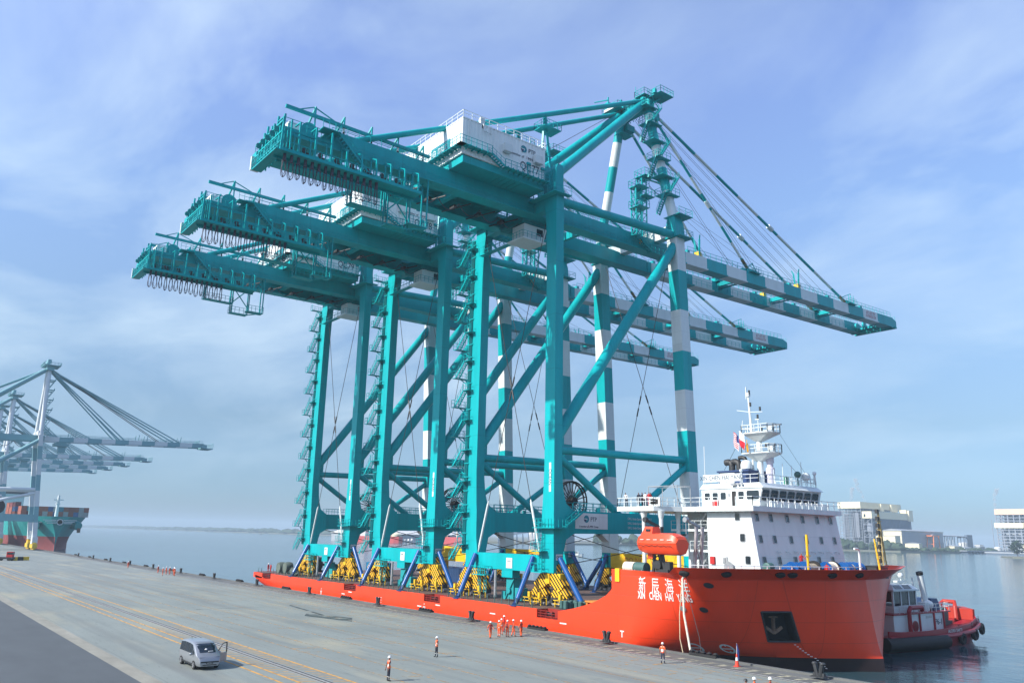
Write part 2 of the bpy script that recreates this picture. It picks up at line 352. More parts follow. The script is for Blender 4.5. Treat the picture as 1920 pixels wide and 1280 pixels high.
def worn(name, col, lo=.42, hi=.6, scale=1.6):
    m = mat(name, col, .8, var=.1, scale=2); t = m.node_tree; b = t.nodes['Principled BSDF']
    g = t.nodes.new('ShaderNodeTexCoord'); n = t.nodes.new('ShaderNodeTexNoise'); n.inputs['Scale'].default_value = scale; n.inputs['Detail'].default_value = 6; t.links.new(g.outputs['Object'], n.inputs[0])
    r = t.nodes.new('ShaderNodeMapRange'); r.inputs[1].default_value = lo; r.inputs[2].default_value = hi; t.links.new(n.outputs[0], r.inputs[0]); t.links.new(r.outputs[0], b.inputs['Alpha']); return m
YLN = worn('yellow_line_paint', (.60, .30, .045), .28, .50)
YLF = worn('faded_yellow_paint', (.50, .27, .07), .38, .66)
WLN = worn('pale_tick_paint', (.40, .38, .27), .32, .58)
RUST = mat('rail_steel', (.035, .04, .045), .6, .3, var=.3, scale=2)
QX0, QX1, QY = -1200, 140, 64.9
mb = MB(); mb.box(QX0, QX1, -300, QY, -8, 0)
tag(build('quay_apron', mb, CONC), 'grey concrete quay apron beside the red ship', None, None, 'structure')
mb = MB(); mb.add([(QX0, -250, .004), (QX1, -250, .004), (QX1, 17.6, .004), (QX0, 17.6, .004)], [(0, 1, 2, 3)])
tag(build('asphalt_road', mb, ASPH), 'dark grey asphalt lane at the landward side of the quay', None, None, 'structure')
mb = MB(); mb.add([(QX0, 17.6, .006), (QX1, 17.6, .006), (QX1, 18.9, .006), (QX0, 18.9, .006)], [(0, 1, 2, 3)])
tag(build('concrete_strip', mb, KERB), 'pale concrete strip edging the asphalt', None, None, 'structure')
mb = MB(); mb.add([(QX0, 60.6, .004), (QX1, 60.6, .004), (QX1, QY, .004), (QX0, QY, .004)], [(0, 1, 2, 3)])
tag(build('quay_edge_pavement', mb, EDGE), 'dark concrete band along the quay edge', None, None, 'structure')
# coping kerb along the very edge
mb = MB(); mb.box(QX0, QX1, 64.45, QY-.01, -.3, .16)
tag(build('quay_coping_kerb', mb, EDGE), 'low concrete kerb along the quay edge', None, None, 'structure')
def railtrack(y):
    mb = MB(); mb.add([(QX0, y-.42, .007), (QX1, y-.42, .007), (QX1, y+.42, .007), (QX0, y+.42, .007)], [(0, 1, 2, 3)], 0)
    for o in (-.22, 0, .22): mb.box(QX0, QX1, y+o-.045, y+o+.045, -.02, .035 if o else .055, 1 if o else 2)
    return mb
LGT = mat('rail_channel_pale', (.30, .30, .28), .8)
for y, l in ((28.95, 'dark crane rail in its groove behind the grey van'), (60.85, 'dark crane rail along the quay edge')):
    tag(build('crane_rail', railtrack(y), [LGT, RUST, STEEL]), l, None, None, 'structure')
def lines(name, quads, m, z, lab):
    mb = MB()
    for q in quads: mb.add([(x, y, z) for x, y in q], [(0, 1, 2, 3)])
    return tag(build(name, mb, m, fix=False), lab, None, None, 'structure')
def strip(x0, x1, y0, y1): return [(x0, y0), (x1, y0), (x1, y1), (x0, y1)]
yl = [strip(QX0, QX1, 30.55, 30.75), strip(QX0, QX1, 27.1, 27.3), strip(QX0, QX1, 25.95, 26.15)]
x = -100
while x < 30:                                   # ladder ticks either side of the rail
    yl.append([(x, 29.55), (x+.16, 29.55), (x+.86, 30.5), (x+.7, 30.5)]); yl.append([(x, 27.35), (x+.16, 27.35), (x+.86, 28.4), (x+.7, 28.4)]); x += 1.25
lines('yellow_line_marking', yl, YLN, .008, 'yellow painted lines and ticks beside the landward crane rail')
yf = []
x = -170
while x < 20:
    yf.append(strip(x, x+.28, 57.1, 58.3)); yf.append(strip(x+1.4, x+1.7, 54.2, 55.3)); x += 2.75
for y in (58.9, 55.9, 52.9, 50.2, 36.5, 40.4, 44.5, 33.8): yf.append(strip(-220, 20, y, y+.14))
for k in range(60):
    x = random.uniform(-150, -30); y = random.uniform(32, 55); dx = random.choice((.9, 1.6)); yf.append([(x, y), (x+.2, y), (x+.2+dx, y+2.2), (x+dx, y+2.2)])
lines('faded_line_marking', yf, YLF, .009, 'worn yellow line remains on the concrete apron')
wt = []
x = -170
while x < 10:
    wt.append([(x, 61.45), (x+.5, 61.45), (x+.75, 62.6), (x+.25, 62.6)]); x += 1.6
wt += [strip(-170, 10, 62.75, 62.9), strip(-170, 10, 60.1, 60.22)]
lines('pale_line_marking', wt, WLN, .0125, 'pale ticks painted along the quay edge rail')
STN = worn('oil_stain_paint', (.045, .07, .07), .34, .6, .35)
st = [[(-107, 49.2), (-104, 47.6), (-95, 49.9), (-99, 52)], [(-120, 52.5), (-119, 51.9), (-103, 49.8), (-103.5, 50.4)], [(-118.5, 50), (-118.5, 49.6), (-118, 38), (-118.4, 38)]]
lines('oil_stain', st, STN, .0145, 'dark oil stain spilled on the apron')

# the air: even pale haze filling the whole scene up to just above the cranes
hm = bpy.data.materials.new('haze_air'); hm.use_nodes = True; t = hm.node_tree; t.nodes.remove(t.nodes['Principled BSDF'])
pv = t.nodes.new('ShaderNodeVolumePrincipled'); pv.inputs['Density'].default_value = .00020; pv.inputs['Color'].default_value = (.62, .80, .95, 1); pv.inputs['Anisotropy'].default_value = 0
t.links.new(pv.outputs[0], t.nodes['Material Output'].inputs['Volume'])
mb = MB(); mb.box(-9100, 2600, -700, 9100, -9.2, 99); hz = tag(build('haze', mb, hm), 'pale haze hanging over harbour and quay', None, None, 'stuff')

# bollards, fender rubbers and ladder tops on the edge
def bollard():
    t = empty('mooring_bollard', (0, 0, 0))
    mb = MB(); mb.rects([(.17, -.62, .62, -.42, .42), (.24, -.62, .62, -.42, .42), (.26, -.5, .5, -.34, .34)]); build('base', mb, DARK, t)
    mb = MB()
    for s in (-1, 1):
        mb.loft([[(s*.12+.19*math.cos(a)+s*k*.16, .22*math.sin(a), zz_) for a in [i*math.pi/4 for i in range(8)]] for k, zz_ in ((0, .24), (.4, .55), (1, .95), (1.3, 1.18))])
        mb.ball((s*.36, 0, 1.2), .25, 8, 4, sc=(1, 1, .6))
    mb.box(-.5, .5, -.12, .12, .24, .5); smoothall(build('horn', mb, DARK, t)); return t
b0 = bollard(); bx = [-39.3-24.55*k for k in range(13)]
desc = ['nearest to the ship bow, with dark sea beyond it', 'beside the seam under the raised forecastle', 'just astern of the group of orange workers', 'standing beneath the first stair leg', 'below the middle crane', 'beneath the farthest crane', 'at the stern of the red ship']
for i, x in enumerate(bx):
    o = b0 if i == 0 else copy_tree(b0); o.location = (x, 63.5 if i < 6 else 63.2, 0)
    tag(o, 'black twin horn bollard, '+(desc[i] if i < len(desc) else ['first one past the red stern', 'beside the far group of orange workers', 'second one past the far orange workers', 'between the lone far worker and the container ship', 'standing short of the container ship bow', 'smallest one by the container ship bow'][i-7]), 'bollard', 'bollards along the quay edge')
fd0 = None
for i in range(13):
    mb = MB()
    if fd0 is None:
        fd0 = empty('fender_frame', (0, 0, 0)); mb.box(-1.6, 1.6, -.12, .5, .1, .3); build('top_plate', mb, BLK, fd0)
        for k in range(5): mm_ = MB(); mm_.lathe([(.2, 0), (.26, .12), (.12, .24)], (-1.4+.7*k, .1, .3), 'z', 8); build('chain_lug', mm_, BLK, fd0)
        o = fd0
    else: o = copy_tree(fd0)
    o.location = (-52-24.55*i, 64.5, 0.06)
    tag(o, 'black fender top '+('between the traffic cone and the bow' if i == 0 else 'just beyond the mooring rope' if i == 1 else 'behind the group of orange workers' if i == 2 else 'below the hull recess under the nearest crane' if i == 3 else 'below the hull recess under the middle crane' if i == 4 else 'below the farthest crane' if i == 5 else 'at the red stern' if i == 6 else ('first', 'second', 'third', 'fourth', 'fifth', 'sixth')[i-7]+' past the red stern along the open quay edge'), 'fender', 'fender tops between the bollards')

# ------------------------------------------------------------------ the red heavy lift ship
ship = empty('heavy_lift_ship', (-110, 86.8, WZ)); SO = (-110, 86.8, WZ)
tag(ship, 'red hulled deck cargo ship with white bridge forward, carrying the teal cranes', 'ship')
YC = 86.8; DK = 2.2
def mir(p): return (p[0], 2*YC-p[1]) if len(p) == 2 else (p[0], 2*YC-p[1], p[2])
KN = [(-66, 66.5), (-61, 66.45), (-57.5, 66.45), (-55.4, 66.7), (-54.2, 67.7), (-53.2, 69.6), (-52.2, 72.1), (-51.1, 74.6), (-50, 76.9), (-48.9, 79.6), (-48, 82.5), (-47.4, 86.8)]
WP = [(-66, 66.5), (-63.8, 66.55), (-61.6, 68.4), (-59.4, 70.6), (-57.3, 72.8), (-55.3, 74.6), (-53.4, 76.4), (-51.6, 78.6), (-49.8, 81), (-48.3, 83.2), (-47, 85.2), (-46.1, 86.8)]
def at(P, s):
    s = max(0, min(1, s))*(len(P)-1); i = min(int(s), len(P)-2); f = s-i
    # smooth interpolation (Catmull-Rom)
    p0 = P[max(i-1, 0)]; p1 = P[i]; p2 = P[i+1]; p3 = P[min(i+2, len(P)-1)]
    return tuple(.5*(2*b_+(c_-a_)*f+(2*a_-5*b_+4*c_-d_)*f*f+(-a_+3*b_-3*c_+d_)*f**3) for a_, b_, c_, d_ in zip(p0, p1, p2, p3))
KZ = 7.0
def hp(s, z):
    if z < -.9:
        a = at(WP, s); n = at(KN, s); f = (z+.9)/7.9*.5; return a[0]+(n[0]-a[0])*f, a[1]+(n[1]-a[1])*f
    tt = min(1, (z+.9)/7.9)**.62; a = at(WP, s); b_ = at(KN, s); return a[0]+(b_[0]-a[0])*tt, a[1]+(b_[1]-a[1])*tt
def knorm(s):
    a = at(KN, max(0, s-.03)); b_ = at(KN, min(1, s+.03)); d_ = Vector((b_[0]-a[0], b_[1]-a[1])).normalized(); return Vector((d_.y, -d_.x))
def topp(s, k=1.0):
    p = at(KN, s); n = knorm(s); o = 1.6*min(1, max(0, (s-.06)/.25))*k; 
    if s > .93: n = n.lerp(Vector((1, 0)), (s-.93)/.07).normalized()
    return p[0]+n.x*o, p[1]+n.y*o
def topz(s): return 7.5 if s < .215 else 8.12
NS = 64; zs = [-4.5, -2.2, -.9, -.3, .3, .8, 1.3, 1.8, 2.3, 2.8, 3.3, 3.8, 4.4, 5, 5.6, 6.3, 7.0]
mb = MB()
def pocket(s, z): return 37/64 < s < 44/64 and .8 < z < 3.8
for side in (0, 1):
    P = (lambda p: p) if side == 0 else mir
    idx = {}
    def V(i, j):
        if (i, j) not in idx:
            s = i/NS; x, y = hp(s, zs[j]); idx[(i, j)] = len(mb.v); mb.v.append(P((x, y, zs[j])))
        return idx[(i, j)]
    for i in range(NS):
        for j in range(len(zs)-1):
            sm, zm = (i+.5)/NS, (zs[j]+zs[j+1])/2
            if side == 0 and pocket(sm, zm): continue
            mb.f.append((V(i, j), V(i+1, j), V(i+1, j+1), V(i, j+1))); mb.m.append(1 if zs[j+1] <= -.89 else 0)
    # flared bulwark
    prev = None
    for i in range(NS+1):
        s = i/NS; a = at(KN, s); b_ = topp(s); zt = topz(s) if abs(s-.215) > .01 else 7.8
        c = topp(s, .9); cur = [P((a[0], a[1], KZ)), P((b_[0], b_[1], zt)), P((c[0]-.0, c[1]+.12, zt)), P((a[0], a[1]+.15, KZ+.1))]
        if prev: o = len(mb.v); mb.v += prev+cur; mb.f += [(o+k, o+4+k, o+5+k, o+1+k) for k in range(3)]; mb.m += [0]*3
        prev = cur
# main (low) hull
def zb(x):
    T = [(-174, 1.75), (-172.6, .9), (-170, -.1), (-166, -1.1), (-160, -2.2), (-150, -3.6), (-140, -4.5), (-60, -4.5)]
    for (a, za), (b_, zb_) in zip(T[:-1], T[1:]):
        if a <= x <= b_: return za+(zb_-za)*(x-a)/(b_-a)
    return -4.5
SEC = [-174, -173.4, -172.6, -171, -169, -166.5, -163, -160, -155, -150, -140, -120, -100, -85, -75, -66]
UP = 1.25
rings = []
for x in SEC:
    k = max(0, (-172-x)/2)*1.2; z0 = zb(x); u = min(UP, DK-.2) if x > -168 else DK
    rc = min(2.6, (DK-z0)*.75) if x < -140 else 1.2
    pr = [(66.5+k, UP if z0 < UP-.3 else z0+(DK-z0)*.55), (66.5+k, max(z0+rc, min(UP-.05, z0+rc))), (66.5+k+rc*.07, z0+rc*.62), (66.5+k+rc*.29, z0+rc*.29), (66.5+k+rc*.62, z0+rc*.07), (66.5+k+rc, z0)]
    rings.append([(x, y, z) for y, z in pr]+[(x, 2*YC-y, z) for y, z in reversed(pr)])
n = len(rings[0])
for i in range(len(rings)-1):
    o = len(mb.v); mb.v += rings[i]+rings[i+1]
    for k in range(n-1): mb.f.append((o+k, o+n+k, o+n+k+1, o+k+1)); mb.m.append(1 if max(rings[i][k][2], rings[i][k+1][2]) < -.9 else 0)
o = len(mb.v); mb.v += rings[0]; mb.f.append(tuple(o+k for k in range(n))); mb.m.append(0)
NOTCH = [(-167.2, -162.7), (-130.4, -126.0), (-104.7, -100.4), (-78.9, -74.6)]
xs = [-174]; 
for a, b_ in NOTCH: xs += [a, b_]
xs.append(-66)
def strake(x0, x1, y=66.5, z0=UP, z1=DK+.04):
    if x0 < -172.5:
        k0 = .0; pts = [(-174, 68.9), (-173.4, 68.2), (-172.6, 67.2), (-172, 66.5), (x1, 66.5)]
    else: pts = [(x0, y), (x1, y)]
    for (xa, ya), (xb, yb) in zip(pts[:-1], pts[1:]):
        za = UP if xa > -172.2 else rings[0][0][2]-.02; zb_ = UP if xb > -172.2 else rings[0][0][2]-.02
        mb.hexa([(xa, ya, za), (xb, yb, zb_), (xb, yb+.18, zb_), (xa, ya+.18, za)], [(xa, ya, z1), (xb, yb, z1), (xb, yb+.18, z1), (xa, ya+.18, z1)])
for i in range(0, len(xs), 2): strake(xs[i], xs[i+1])
mb.box(-172, -66, 2*YC-66.68, 2*YC-66.5, UP, DK+.04); mb.box(-174, -173.85, 68.9, 2*YC-68.9, 1.75, DK+.04)
# sheer ramp up to the forecastle
sh = [(-75, 2.24), (-73.5, 2.55), (-72, 2.86), (-70, 3.37), (-68.3, 3.96), (-66.87, 4.63), (-65.75, 5.56), (-65.19, 6.44), (-64.95, 7.0), (-65.05, 7.5)]
for s_ in (0, 1):
    y0, y1 = (66.5, 66.68) if s_ == 0 else (2*YC-66.68, 2*YC-66.5)
    poly = [(x, z) for x, z in sh]+[(-64.9, 7.5), (-64.9, 1.2), (-75, 1.2)]
    mb.prism(poly, 'y', y0+.001, y1)
hull = smoothall(build('hull', mb, [RED, BOOT], ship, SO), 35)
for a, b_ in NOTCH:
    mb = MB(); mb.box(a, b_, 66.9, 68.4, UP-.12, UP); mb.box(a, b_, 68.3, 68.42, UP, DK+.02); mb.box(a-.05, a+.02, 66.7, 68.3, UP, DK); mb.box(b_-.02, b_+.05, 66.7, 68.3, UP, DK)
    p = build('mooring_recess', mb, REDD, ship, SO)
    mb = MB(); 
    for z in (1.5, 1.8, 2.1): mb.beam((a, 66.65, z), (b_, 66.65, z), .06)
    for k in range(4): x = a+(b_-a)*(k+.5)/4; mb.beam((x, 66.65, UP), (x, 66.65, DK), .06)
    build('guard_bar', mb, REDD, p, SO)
    mb = MB(); mb.lathe([(.15, -.5), (.32, -.5), (.32, -.42), (.18, -.4), (.18, .4), (.32, .42), (.32, .5), (.15, .5)], ((a+b_)/2-.6, 67.4, UP+.4), 'x', 12); build('roller', mb, DARK, p, SO)
mb = MB(); mb.add([(-173.9, 69, DK), (-172, 66.6, DK), (-66, 66.6, DK), (-66, 2*YC-66.6, DK), (-172, 2*YC-66.6, DK), (-173.9, 2*YC-69, DK)], [(0, 1, 2, 3, 4, 5)])
# leave out the recess openings: the deck starts inboard of them
mb = MB()
mb.add([(-173.9, 69, DK), (-172, 68.4, DK), (-64.6, 68.4, DK), (-64.6, 2*YC-66.6, DK), (-172, 2*YC-66.6, DK), (-173.9, 2*YC-69, DK)], [(0, 1, 2, 3, 4, 5)])
for i in range(0, len(xs), 2): a = max(xs[i], -172); mb.add([(a, 66.6, DK), (xs[i+1], 66.6, DK), (xs[i+1], 68.4, DK), (a, 68.4, DK)], [(0, 1, 2, 3)])
build('main_deck', mb, DECK, ship, SO)
# forecastle deck and its aft bulkhead
mb = MB(); pl = [(at(KN, i/24)[0]-knorm(i/24).x*.9, at(KN, i/24)[1]-knorm(i/24).y*.9+.05) for i in range(25)]; pl = pl+[mir(p) for p in reversed(pl[:-1])]
mb.prism([(x, y) for x, y in pl], 'z', 6.75, 6.95); build('forecastle_deck', mb, DGRN, ship, SO)
mb = MB(); mb.box(-65.3, -65.0, 66.7, 2*YC-66.7, DK, 6.75); build('forecastle_bulkhead', mb, RED, ship, SO)
mb = MB(); mb.box(-65.35, -64.7, 66.35, 66.9, 6.2, 7.6); build('corner_fender', mb, YEL, ship, SO)
# anchor pocket with anchor
mb = MB()
def hpt(s, z, inw=0):
    x, y = hp(s, z); n = knorm(s); return (x-n.x*inw, y-n.y*inw, z)
s0, s1 = 37/64, 44/64
ins = [hpt(s0, .8, 1.7), hpt(s1, .8, 1.7), hpt(s1, 3.8, 1.7), hpt(s0, 3.8, 1.7)]; ou = [hpt(s0, .8, -.06), hpt(s1, .8, -.06), hpt(s1, 3.8, -.06), hpt(s0, 3.8, -.06)]
mb.add(ins+ou, [(0, 1, 2, 3), (0, 1, 5, 4), (1, 2, 6, 5), (2, 3, 7, 6), (3, 0, 4, 7)])
for i in range(4): mb.beam(ou[i], ou[(i+1) % 4], .16)
ap = build('anchor_pocket', mb, DARK, ship, SO)
mb = MB(); c = Vector(hpt(.625, 2.4, .7)); tx = Vector(hpt(.66, 2.4, .7))-c; tx.normalize()
mb.beam(c+Vector((0, 0, .9)), c-Vector((0, 0, .7)), .28); mb.beam(c-tx*.9-Vector((0, 0, .2)), c-Vector((0, 0, .8)), .3); mb.beam(c+tx*.9-Vector((0, 0, .2)), c-Vector((0, 0, .8)), .3); mb.beam(c-tx*.5+Vector((0, 0, .8)), c+tx*.5+Vector((0, 0, .8)), .14)
build('anchor', mb, mat('rusty_anchor', (.20, .13, .09), .8, var=.5, scale=3), ap, SO)
# hull fittings on the plating
def onhull(u, z, off=.03):   # u = distance along x measured from the bow plan; solve s for this x at z
    lo, hi = 0, 1
    for _ in range(40):
        m_ = (lo+hi)/2
        if hp(m_, z)[0] < u: lo = m_
        else: hi = m_
    s = (lo+hi)/2; x, y = hp(s, z); a = hp(max(0, s-.02), z); b_ = hp(min(1, s+.02), z); d_ = Vector((b_[0]-a[0], b_[1]-a[1])).normalized(); n = Vector((d_.y, -d_.x))
    return Vector((x+n.x*off, y+n.y*off, z)), Vector((d_.x, d_.y, 0)), Vector((n.x, n.y, 0))
def disc(name, x, z, r, m, th=.06, ring=None):
    mb = MB(); k = 18; Q = lambda a, b_, o: onhull(x+a, z+b_, o)[0]
    C_ = lambda rr, o: [Q(rr*math.cos(2*math.pi*i/k), rr*math.sin(2*math.pi*i/k), o) for i in range(k)]
    if ring:
        mb.add(C_(r, .01)+C_(r, th)+C_(r*ring, th), [(i, (i+1) % k, (i+1) % k+k, i+k) for i in range(k)]+[(k+i, k+(i+1) % k, 2*k+(i+1) % k, 2*k+i) for i in range(k)])
        for (a, b_) in ((1, .09), (.09, 1)): mb.add([Q(-r*a, -r*b_, th), Q(r*a, -r*b_, th), Q(r*a, r*b_, th), Q(-r*a, r*b_, th)], [(0, 1, 2, 3)])
    else: mb.add(C_(r, .0)+C_(r, th), [tuple(range(k, 2*k))]+[(i, (i+1) % k, (i+1) % k+k, i+k) for i in range(k)])
    return build(name, mb, m, ship, SO)
for x, z in ((-54.1, 6.38), (-55.2, 3.92)): disc('hull_port', x, z, .28, DARK)
disc('hull_port', -56.8, 3.95, .28, STEEL)
MARK = mat('white_marking', (.72, .72, .70), .6, var=.05)
for x in (-57.65, -55.4): disc('thruster_mark', x, -.1, .5, MARK, .02, .74)
def mapped(me, cx_, cz, off=.03):
    """wrap flat lettering (x along, y up) round the plating"""
    for v in me.vertices:
        p, tx_, n = onhull(cx_+v.co.x, cz+v.co.y, off+v.co.z); v.co = p-Vector(SO)
    return me
def hulltext(s, size, x, z, sx=1.0, nm='ship_name'):
    me = textmesh(s, size, nm, MARK, 'CENTER', .015, sx, .0 if nm == 'ship_name' and not s.isascii() else .016); bm_ = bmesh.new(); bm_.from_mesh(me); bm_.to_mesh(me); bm_.free()
    o = bpy.data.objects.new(nm, mapped(me, x, z)); COL.objects.link(o); o.parent = ship; return o
for i, ch in enumerate('新辰海洋'): hulltext(ch, 1.7, (-61.35, -59.55, -57.75, -56.05)[i], 5.98, .62)
for wd, x in (('XIN', -61.5), ('CHEN', -59.65), ('HAI', -57.95), ('YANG', -56.35)): hulltext(wd, 1.08, x, 4.98, .54 if wd != 'YANG' else .46)
for x, z in ((-64.4, .75), (-60.7, 1.7)): hulltext('T', .95, x, z, 1, 'tug_push_mark') if z < 1 else None
def flatmark(quads, nm='hull_marking', y=66.46):
    mb = MB()
    for x0, x1, z0, z1 in quads: mb.box(x0, x1, y, y+.06, z0, z1)
    return build(nm, mb, MARK, ship, SO)
for x in (-139, -104.5, -74.9):
    if x > -100: continue
    flatmark([(x-.12, x+.12, -.2, .55), (x-.3, x+.3, .35, .5), (x-.1, x+.1, .8, .92)], 'tug_push_mark')
for x0, z0 in ((-128.5, .95), (-118.5, .75), (-101.5, .9), (-88.4, .85), (-74.6, .9), (-131, .5), (-106.4, .4)): flatmark([(x0, x0+1.15, z0, z0+.13)], 'load_mark')
flatmark([(-117.3, -117.18, -.6+.35*k, -.48+.35*k) for k in range(5)], 'draught_mark')
mb = MB()
for k in range(13):
    s_ = .667+.0058*k; z_ = .45-.2*k; p = Vector(hpt(min(.99, s_), max(-2.0, z_), -.03)); mb.box(p.x-.12, p.x+.12, p.y-.05, p.y+.05, p.z, p.z+.07)
build('draught_mark', mb, MARK, ship, SO)
for s_ in (.27, .45, .66, .71, .86, .95): # closed fairleads in the bulwark
    a = Vector((*topp(s_, .58), 7.55)); n = knorm(s_); n3 = Vector((n.x, n.y, -.75)).normalized(); tx_ = Vector((-n.y, n.x, 0)); up_ = n3.cross(tx_)
    mb = MB(); k = 14
    oo = [a+n3*.12+tx_*.55*math.cos(2*math.pi*i/k)+up_*.33*math.sin(2*math.pi*i/k) for i in range(k)]; ii = [a+n3*.2+tx_*.4*math.cos(2*math.pi*i/k)+up_*.2*math.sin(2*math.pi*i/k) for i in range(k)]; jj = [q-n3*.3 for q in oo]
    mb.add(jj+oo+ii, [(i, (i+1) % k, (i+1) % k+k, i+k) for i in range(k)]+[(k+i, k+(i+1) % k, 2*k+(i+1) % k, 2*k+i) for i in range(k)]+[tuple(range(2*k, 3*k))]); build('fairlead', mb, BLK, ship, SO)
mb = MB(); pr = [Vector((*topp(i/20, .85), 8.1)) for i in range(6, 20)]
for a, b_ in zip(pr[:-1], pr[1:]): mb.beam(a+Vector((0, 0, .3)), b_+Vector((0, 0, .3)), .07); mb.beam(a, a+Vector((0, 0, .3)), .07)
build('bulwark_rail', mb, WHT, ship, SO)
mb = MB()
x = -170
while x < -76:
    if not any(a-.3 < x < b_+.3 for a, b_ in NOTCH): mb.beam((x, 66.75, DK), (x, 66.75, DK+1.0), .08)
    x += 1.55
build('deck_stanchion', mb, DGRN, ship, SO)['kind'] = 'stuff'
# ------------------------------------------------------------------ ship to shore gantry cranes carried on the deck
CO = (0, 0, 2.3)                      # crane-local frame: x along the ship, y seaward from the landside leg face, z above the quay
def gz(y): return 56.72+max(0, y-.5)*.0213            # underside of girders and boom
STR = [34.4, 40.2, 45.9, 51.8, 57.7, 63.9, 69.8, 75.7, 81.8, 87.7, 93.8, 100.0, 106.6]
def crane_proto():
    root = empty('gantry_crane', (-89.85, 70.2, 2.3))
    B = lambda n, mb, m, p=None, **k: build(n, mb, m, p or root, CO, **k)
    # ---- landside legs
    for s in (1, -1):
        X = lambda a, b_: (min(s*a, s*b_), max(s*a, s*b_))
        mb = MB()
        secs = []
        for z, xi, xo, y0, y1 in ((6.3, 7.0, 9.8, 0, 1.5), (8.6, 7.0, 9.8, 0, 1.6), (10.5, 7.3, 9.75, 0, 2.2), (11.3, 7.35, 9.75, 0, 3.6), (14.3, 7.4, 9.75, 0, 3.3), (15.2, 7.5, 9.75, 0, 2.1), (17, 7.6, 9.75, 0, 1.6), (20, 7.75, 9.75, 0, 1.42), (50, 7.75, 9.75, 0, 1.42), (54, 7.6, 9.75, 0, 1.42), (58.8, 7.0, 9.75, 0, 1.42)):
            x0, x1 = X(xi, xo); secs.append((z, x0, x1, y0, y1))
        mb.rects(secs); x0, x1 = X(6.9, 9.65)
        lg = B('landside_leg', mb, TEAL)
        mb = MB(); mb.rects([(58.8, x0, x1, .03, 1.38), (62.6, x0, x1, .03, 1.38), (63.4, x0+.1, x1-.1, .3, 1.3)]); B('leg_head', mb, TEAL, lg)
        # platform round the leg below the girders, ladder up the head
        mb = MB(); x0, x1 = X(2.6, 10.6); mb.box(x0, x1, -1.1, -.02, 58.5, 58.62); mb.rail([(x0, -1.08, 58.62), (x1, -1.08, 58.62)]); xe = 10.55*s
        mb.box(min(9.8*s, 10.6*s), max(9.8*s, 10.6*s), -.02, 2.2, 58.5, 58.62); mb.rail([(xe, -1.08, 58.62), (xe, 2.2, 58.62)])
        B('leg_platform', mb, TEAL, lg)
        mb = MB(); mb.ladder((8.7*s, -.12, 58.7), (8.7*s, -.12, 63.2), (.5*s, 0, 0)); mb.rail([X(6.9, 9.7)[0:1][0] and (X(6.9, 9.7)[0], .1, 63.4), (X(6.9, 9.7)[1], .1, 63.4), (X(6.9, 9.7)[1], 1.4, 63.4)])
        B('head_ladder', mb, TEAL, lg)
        # sea side leg, painted in bands
        zl = [8.42, 20.9, 27.2, 33.6, 39.8, 46.5, 53.1, 58.6]
        x0, x1 = X(7.75, 9.75); yy = lambda z: 27.9-.040*(z-8.4)
        mb = MB(); mb.rects([(z, x0, x1, yy(z), yy(z)+2.0) for z in zl], [0, 1, 0, 1, 0, 1, 0])
        hb = [(y_, z_) for y_, z_ in ((yy(8.5)+.1, 8.5), (yy(11)-.02, 10.2), (yy(11)-1.6, 11.25), (yy(12)+.1, 12.5))]; mb.prism(hb, 'x', x0+.2, x1-.2, 0)
        sl_ = B('seaside_leg', mb, [WHT, TEAL])
        mb = MB(); mb.rects([(6.1, x0, x1, 27.9, 30.1), (8.42, x0, x1, 27.9, 30.0)]); B('leg_foot', mb, TEAL, sl_)
        mb = MB(); a0, a1 = X(7.6, 9.85); mb.rects([(58.6, a0, a1, yy(58.6)-.1, yy(58.6)+2.1), (60.9, a0+.1, a1-.1, yy(60)-.05, yy(60)+2.05), (62.6, a0+.45, a1-.45, yy(62)+.1, yy(62)+1.8)]); B('leg_head', mb, TEAL, sl_)
        mb = MB()
        for zc in (58.7, 62.4): mb.box(a0-.2, a1+.9 if s > 0 else a1+.2, yy(60)-.2, yy(60)+3.2, zc, zc+.1); mb.rail([(a1+.85, yy(60)-.2, zc+.1), (a1+.85, yy(60)+3.15, zc+.1), (a0-.2, yy(60)+3.15, zc+.1)])
        mb.ladder((8.2*s, yy(60)-.12, 58.8), (8.2*s, yy(60)-.12, 62.4), (.5*s, 0, 0)); B('leg_platform', mb, TEAL, sl_)
        # portal beam with haunches, walkway railing
        x0, x1 = X(8.0, 9.6); mb = MB(); mb.prism([(1.5, 11.25), (27.6, 11.65), (27.6, 14.25), (1.5, 14.25)], 'x', x0, x1)
        pb = B('portal_beam', mb, TEAL)
        mb = MB()
        for x in (x0+.06, x1-.06): mb.rail([(x, 3.6, 14.25), (x, 27.3, 14.25)], 1.1, 1.25, .06)
        for k in range(5): y = 9+3.3*k; mb.box(x0+.3, x0+.75, y, y+.4, 14.25, 14.25+.55+.3*(k % 2))
        B('walkway_railing', mb, TEAL, pb)
        # tubular bracing in the leg frame
        xm = s*8.75
        def tb(nm, p, q, r, mats=TEAL, n=14): mb = MB(); mb.tube(p, q, r, n, 0); return smoothall(B(nm, mb, mats))
        tb('diagonal_brace', (xm, 1.0, 23.6), (xm, 26.4, 57.3), .82)
        tb('horizontal_brace', (xm, 1.2, 22.2), (xm, 28.4, 22.7), .56)
        tb('lower_brace', (xm, 1.2, 21.6), (xm, 13.2, 13.9), .50); tb('lower_brace', (xm, 28.2, 22.0), (xm, 15.5, 13.9), .50)
        tb('upper_brace', (xm, 1.2, 58.1), (xm, 26.6, 59.3), .66)
        mb = MB()
        for z, dz in ((23.6, 2.2), (22.2, .9), (21.2, .9)): mb.box(xm-.12, xm+.12, 1.4, 2.5, z-dz/2, z+dz/2)
        B('gusset_plate', mb, TEAL)
        # back stay leg up to the apex
        tb('raking_leg', (s*8.3, 1.0, 62.3), (s*2.9, 26.0, 85.6), .76)
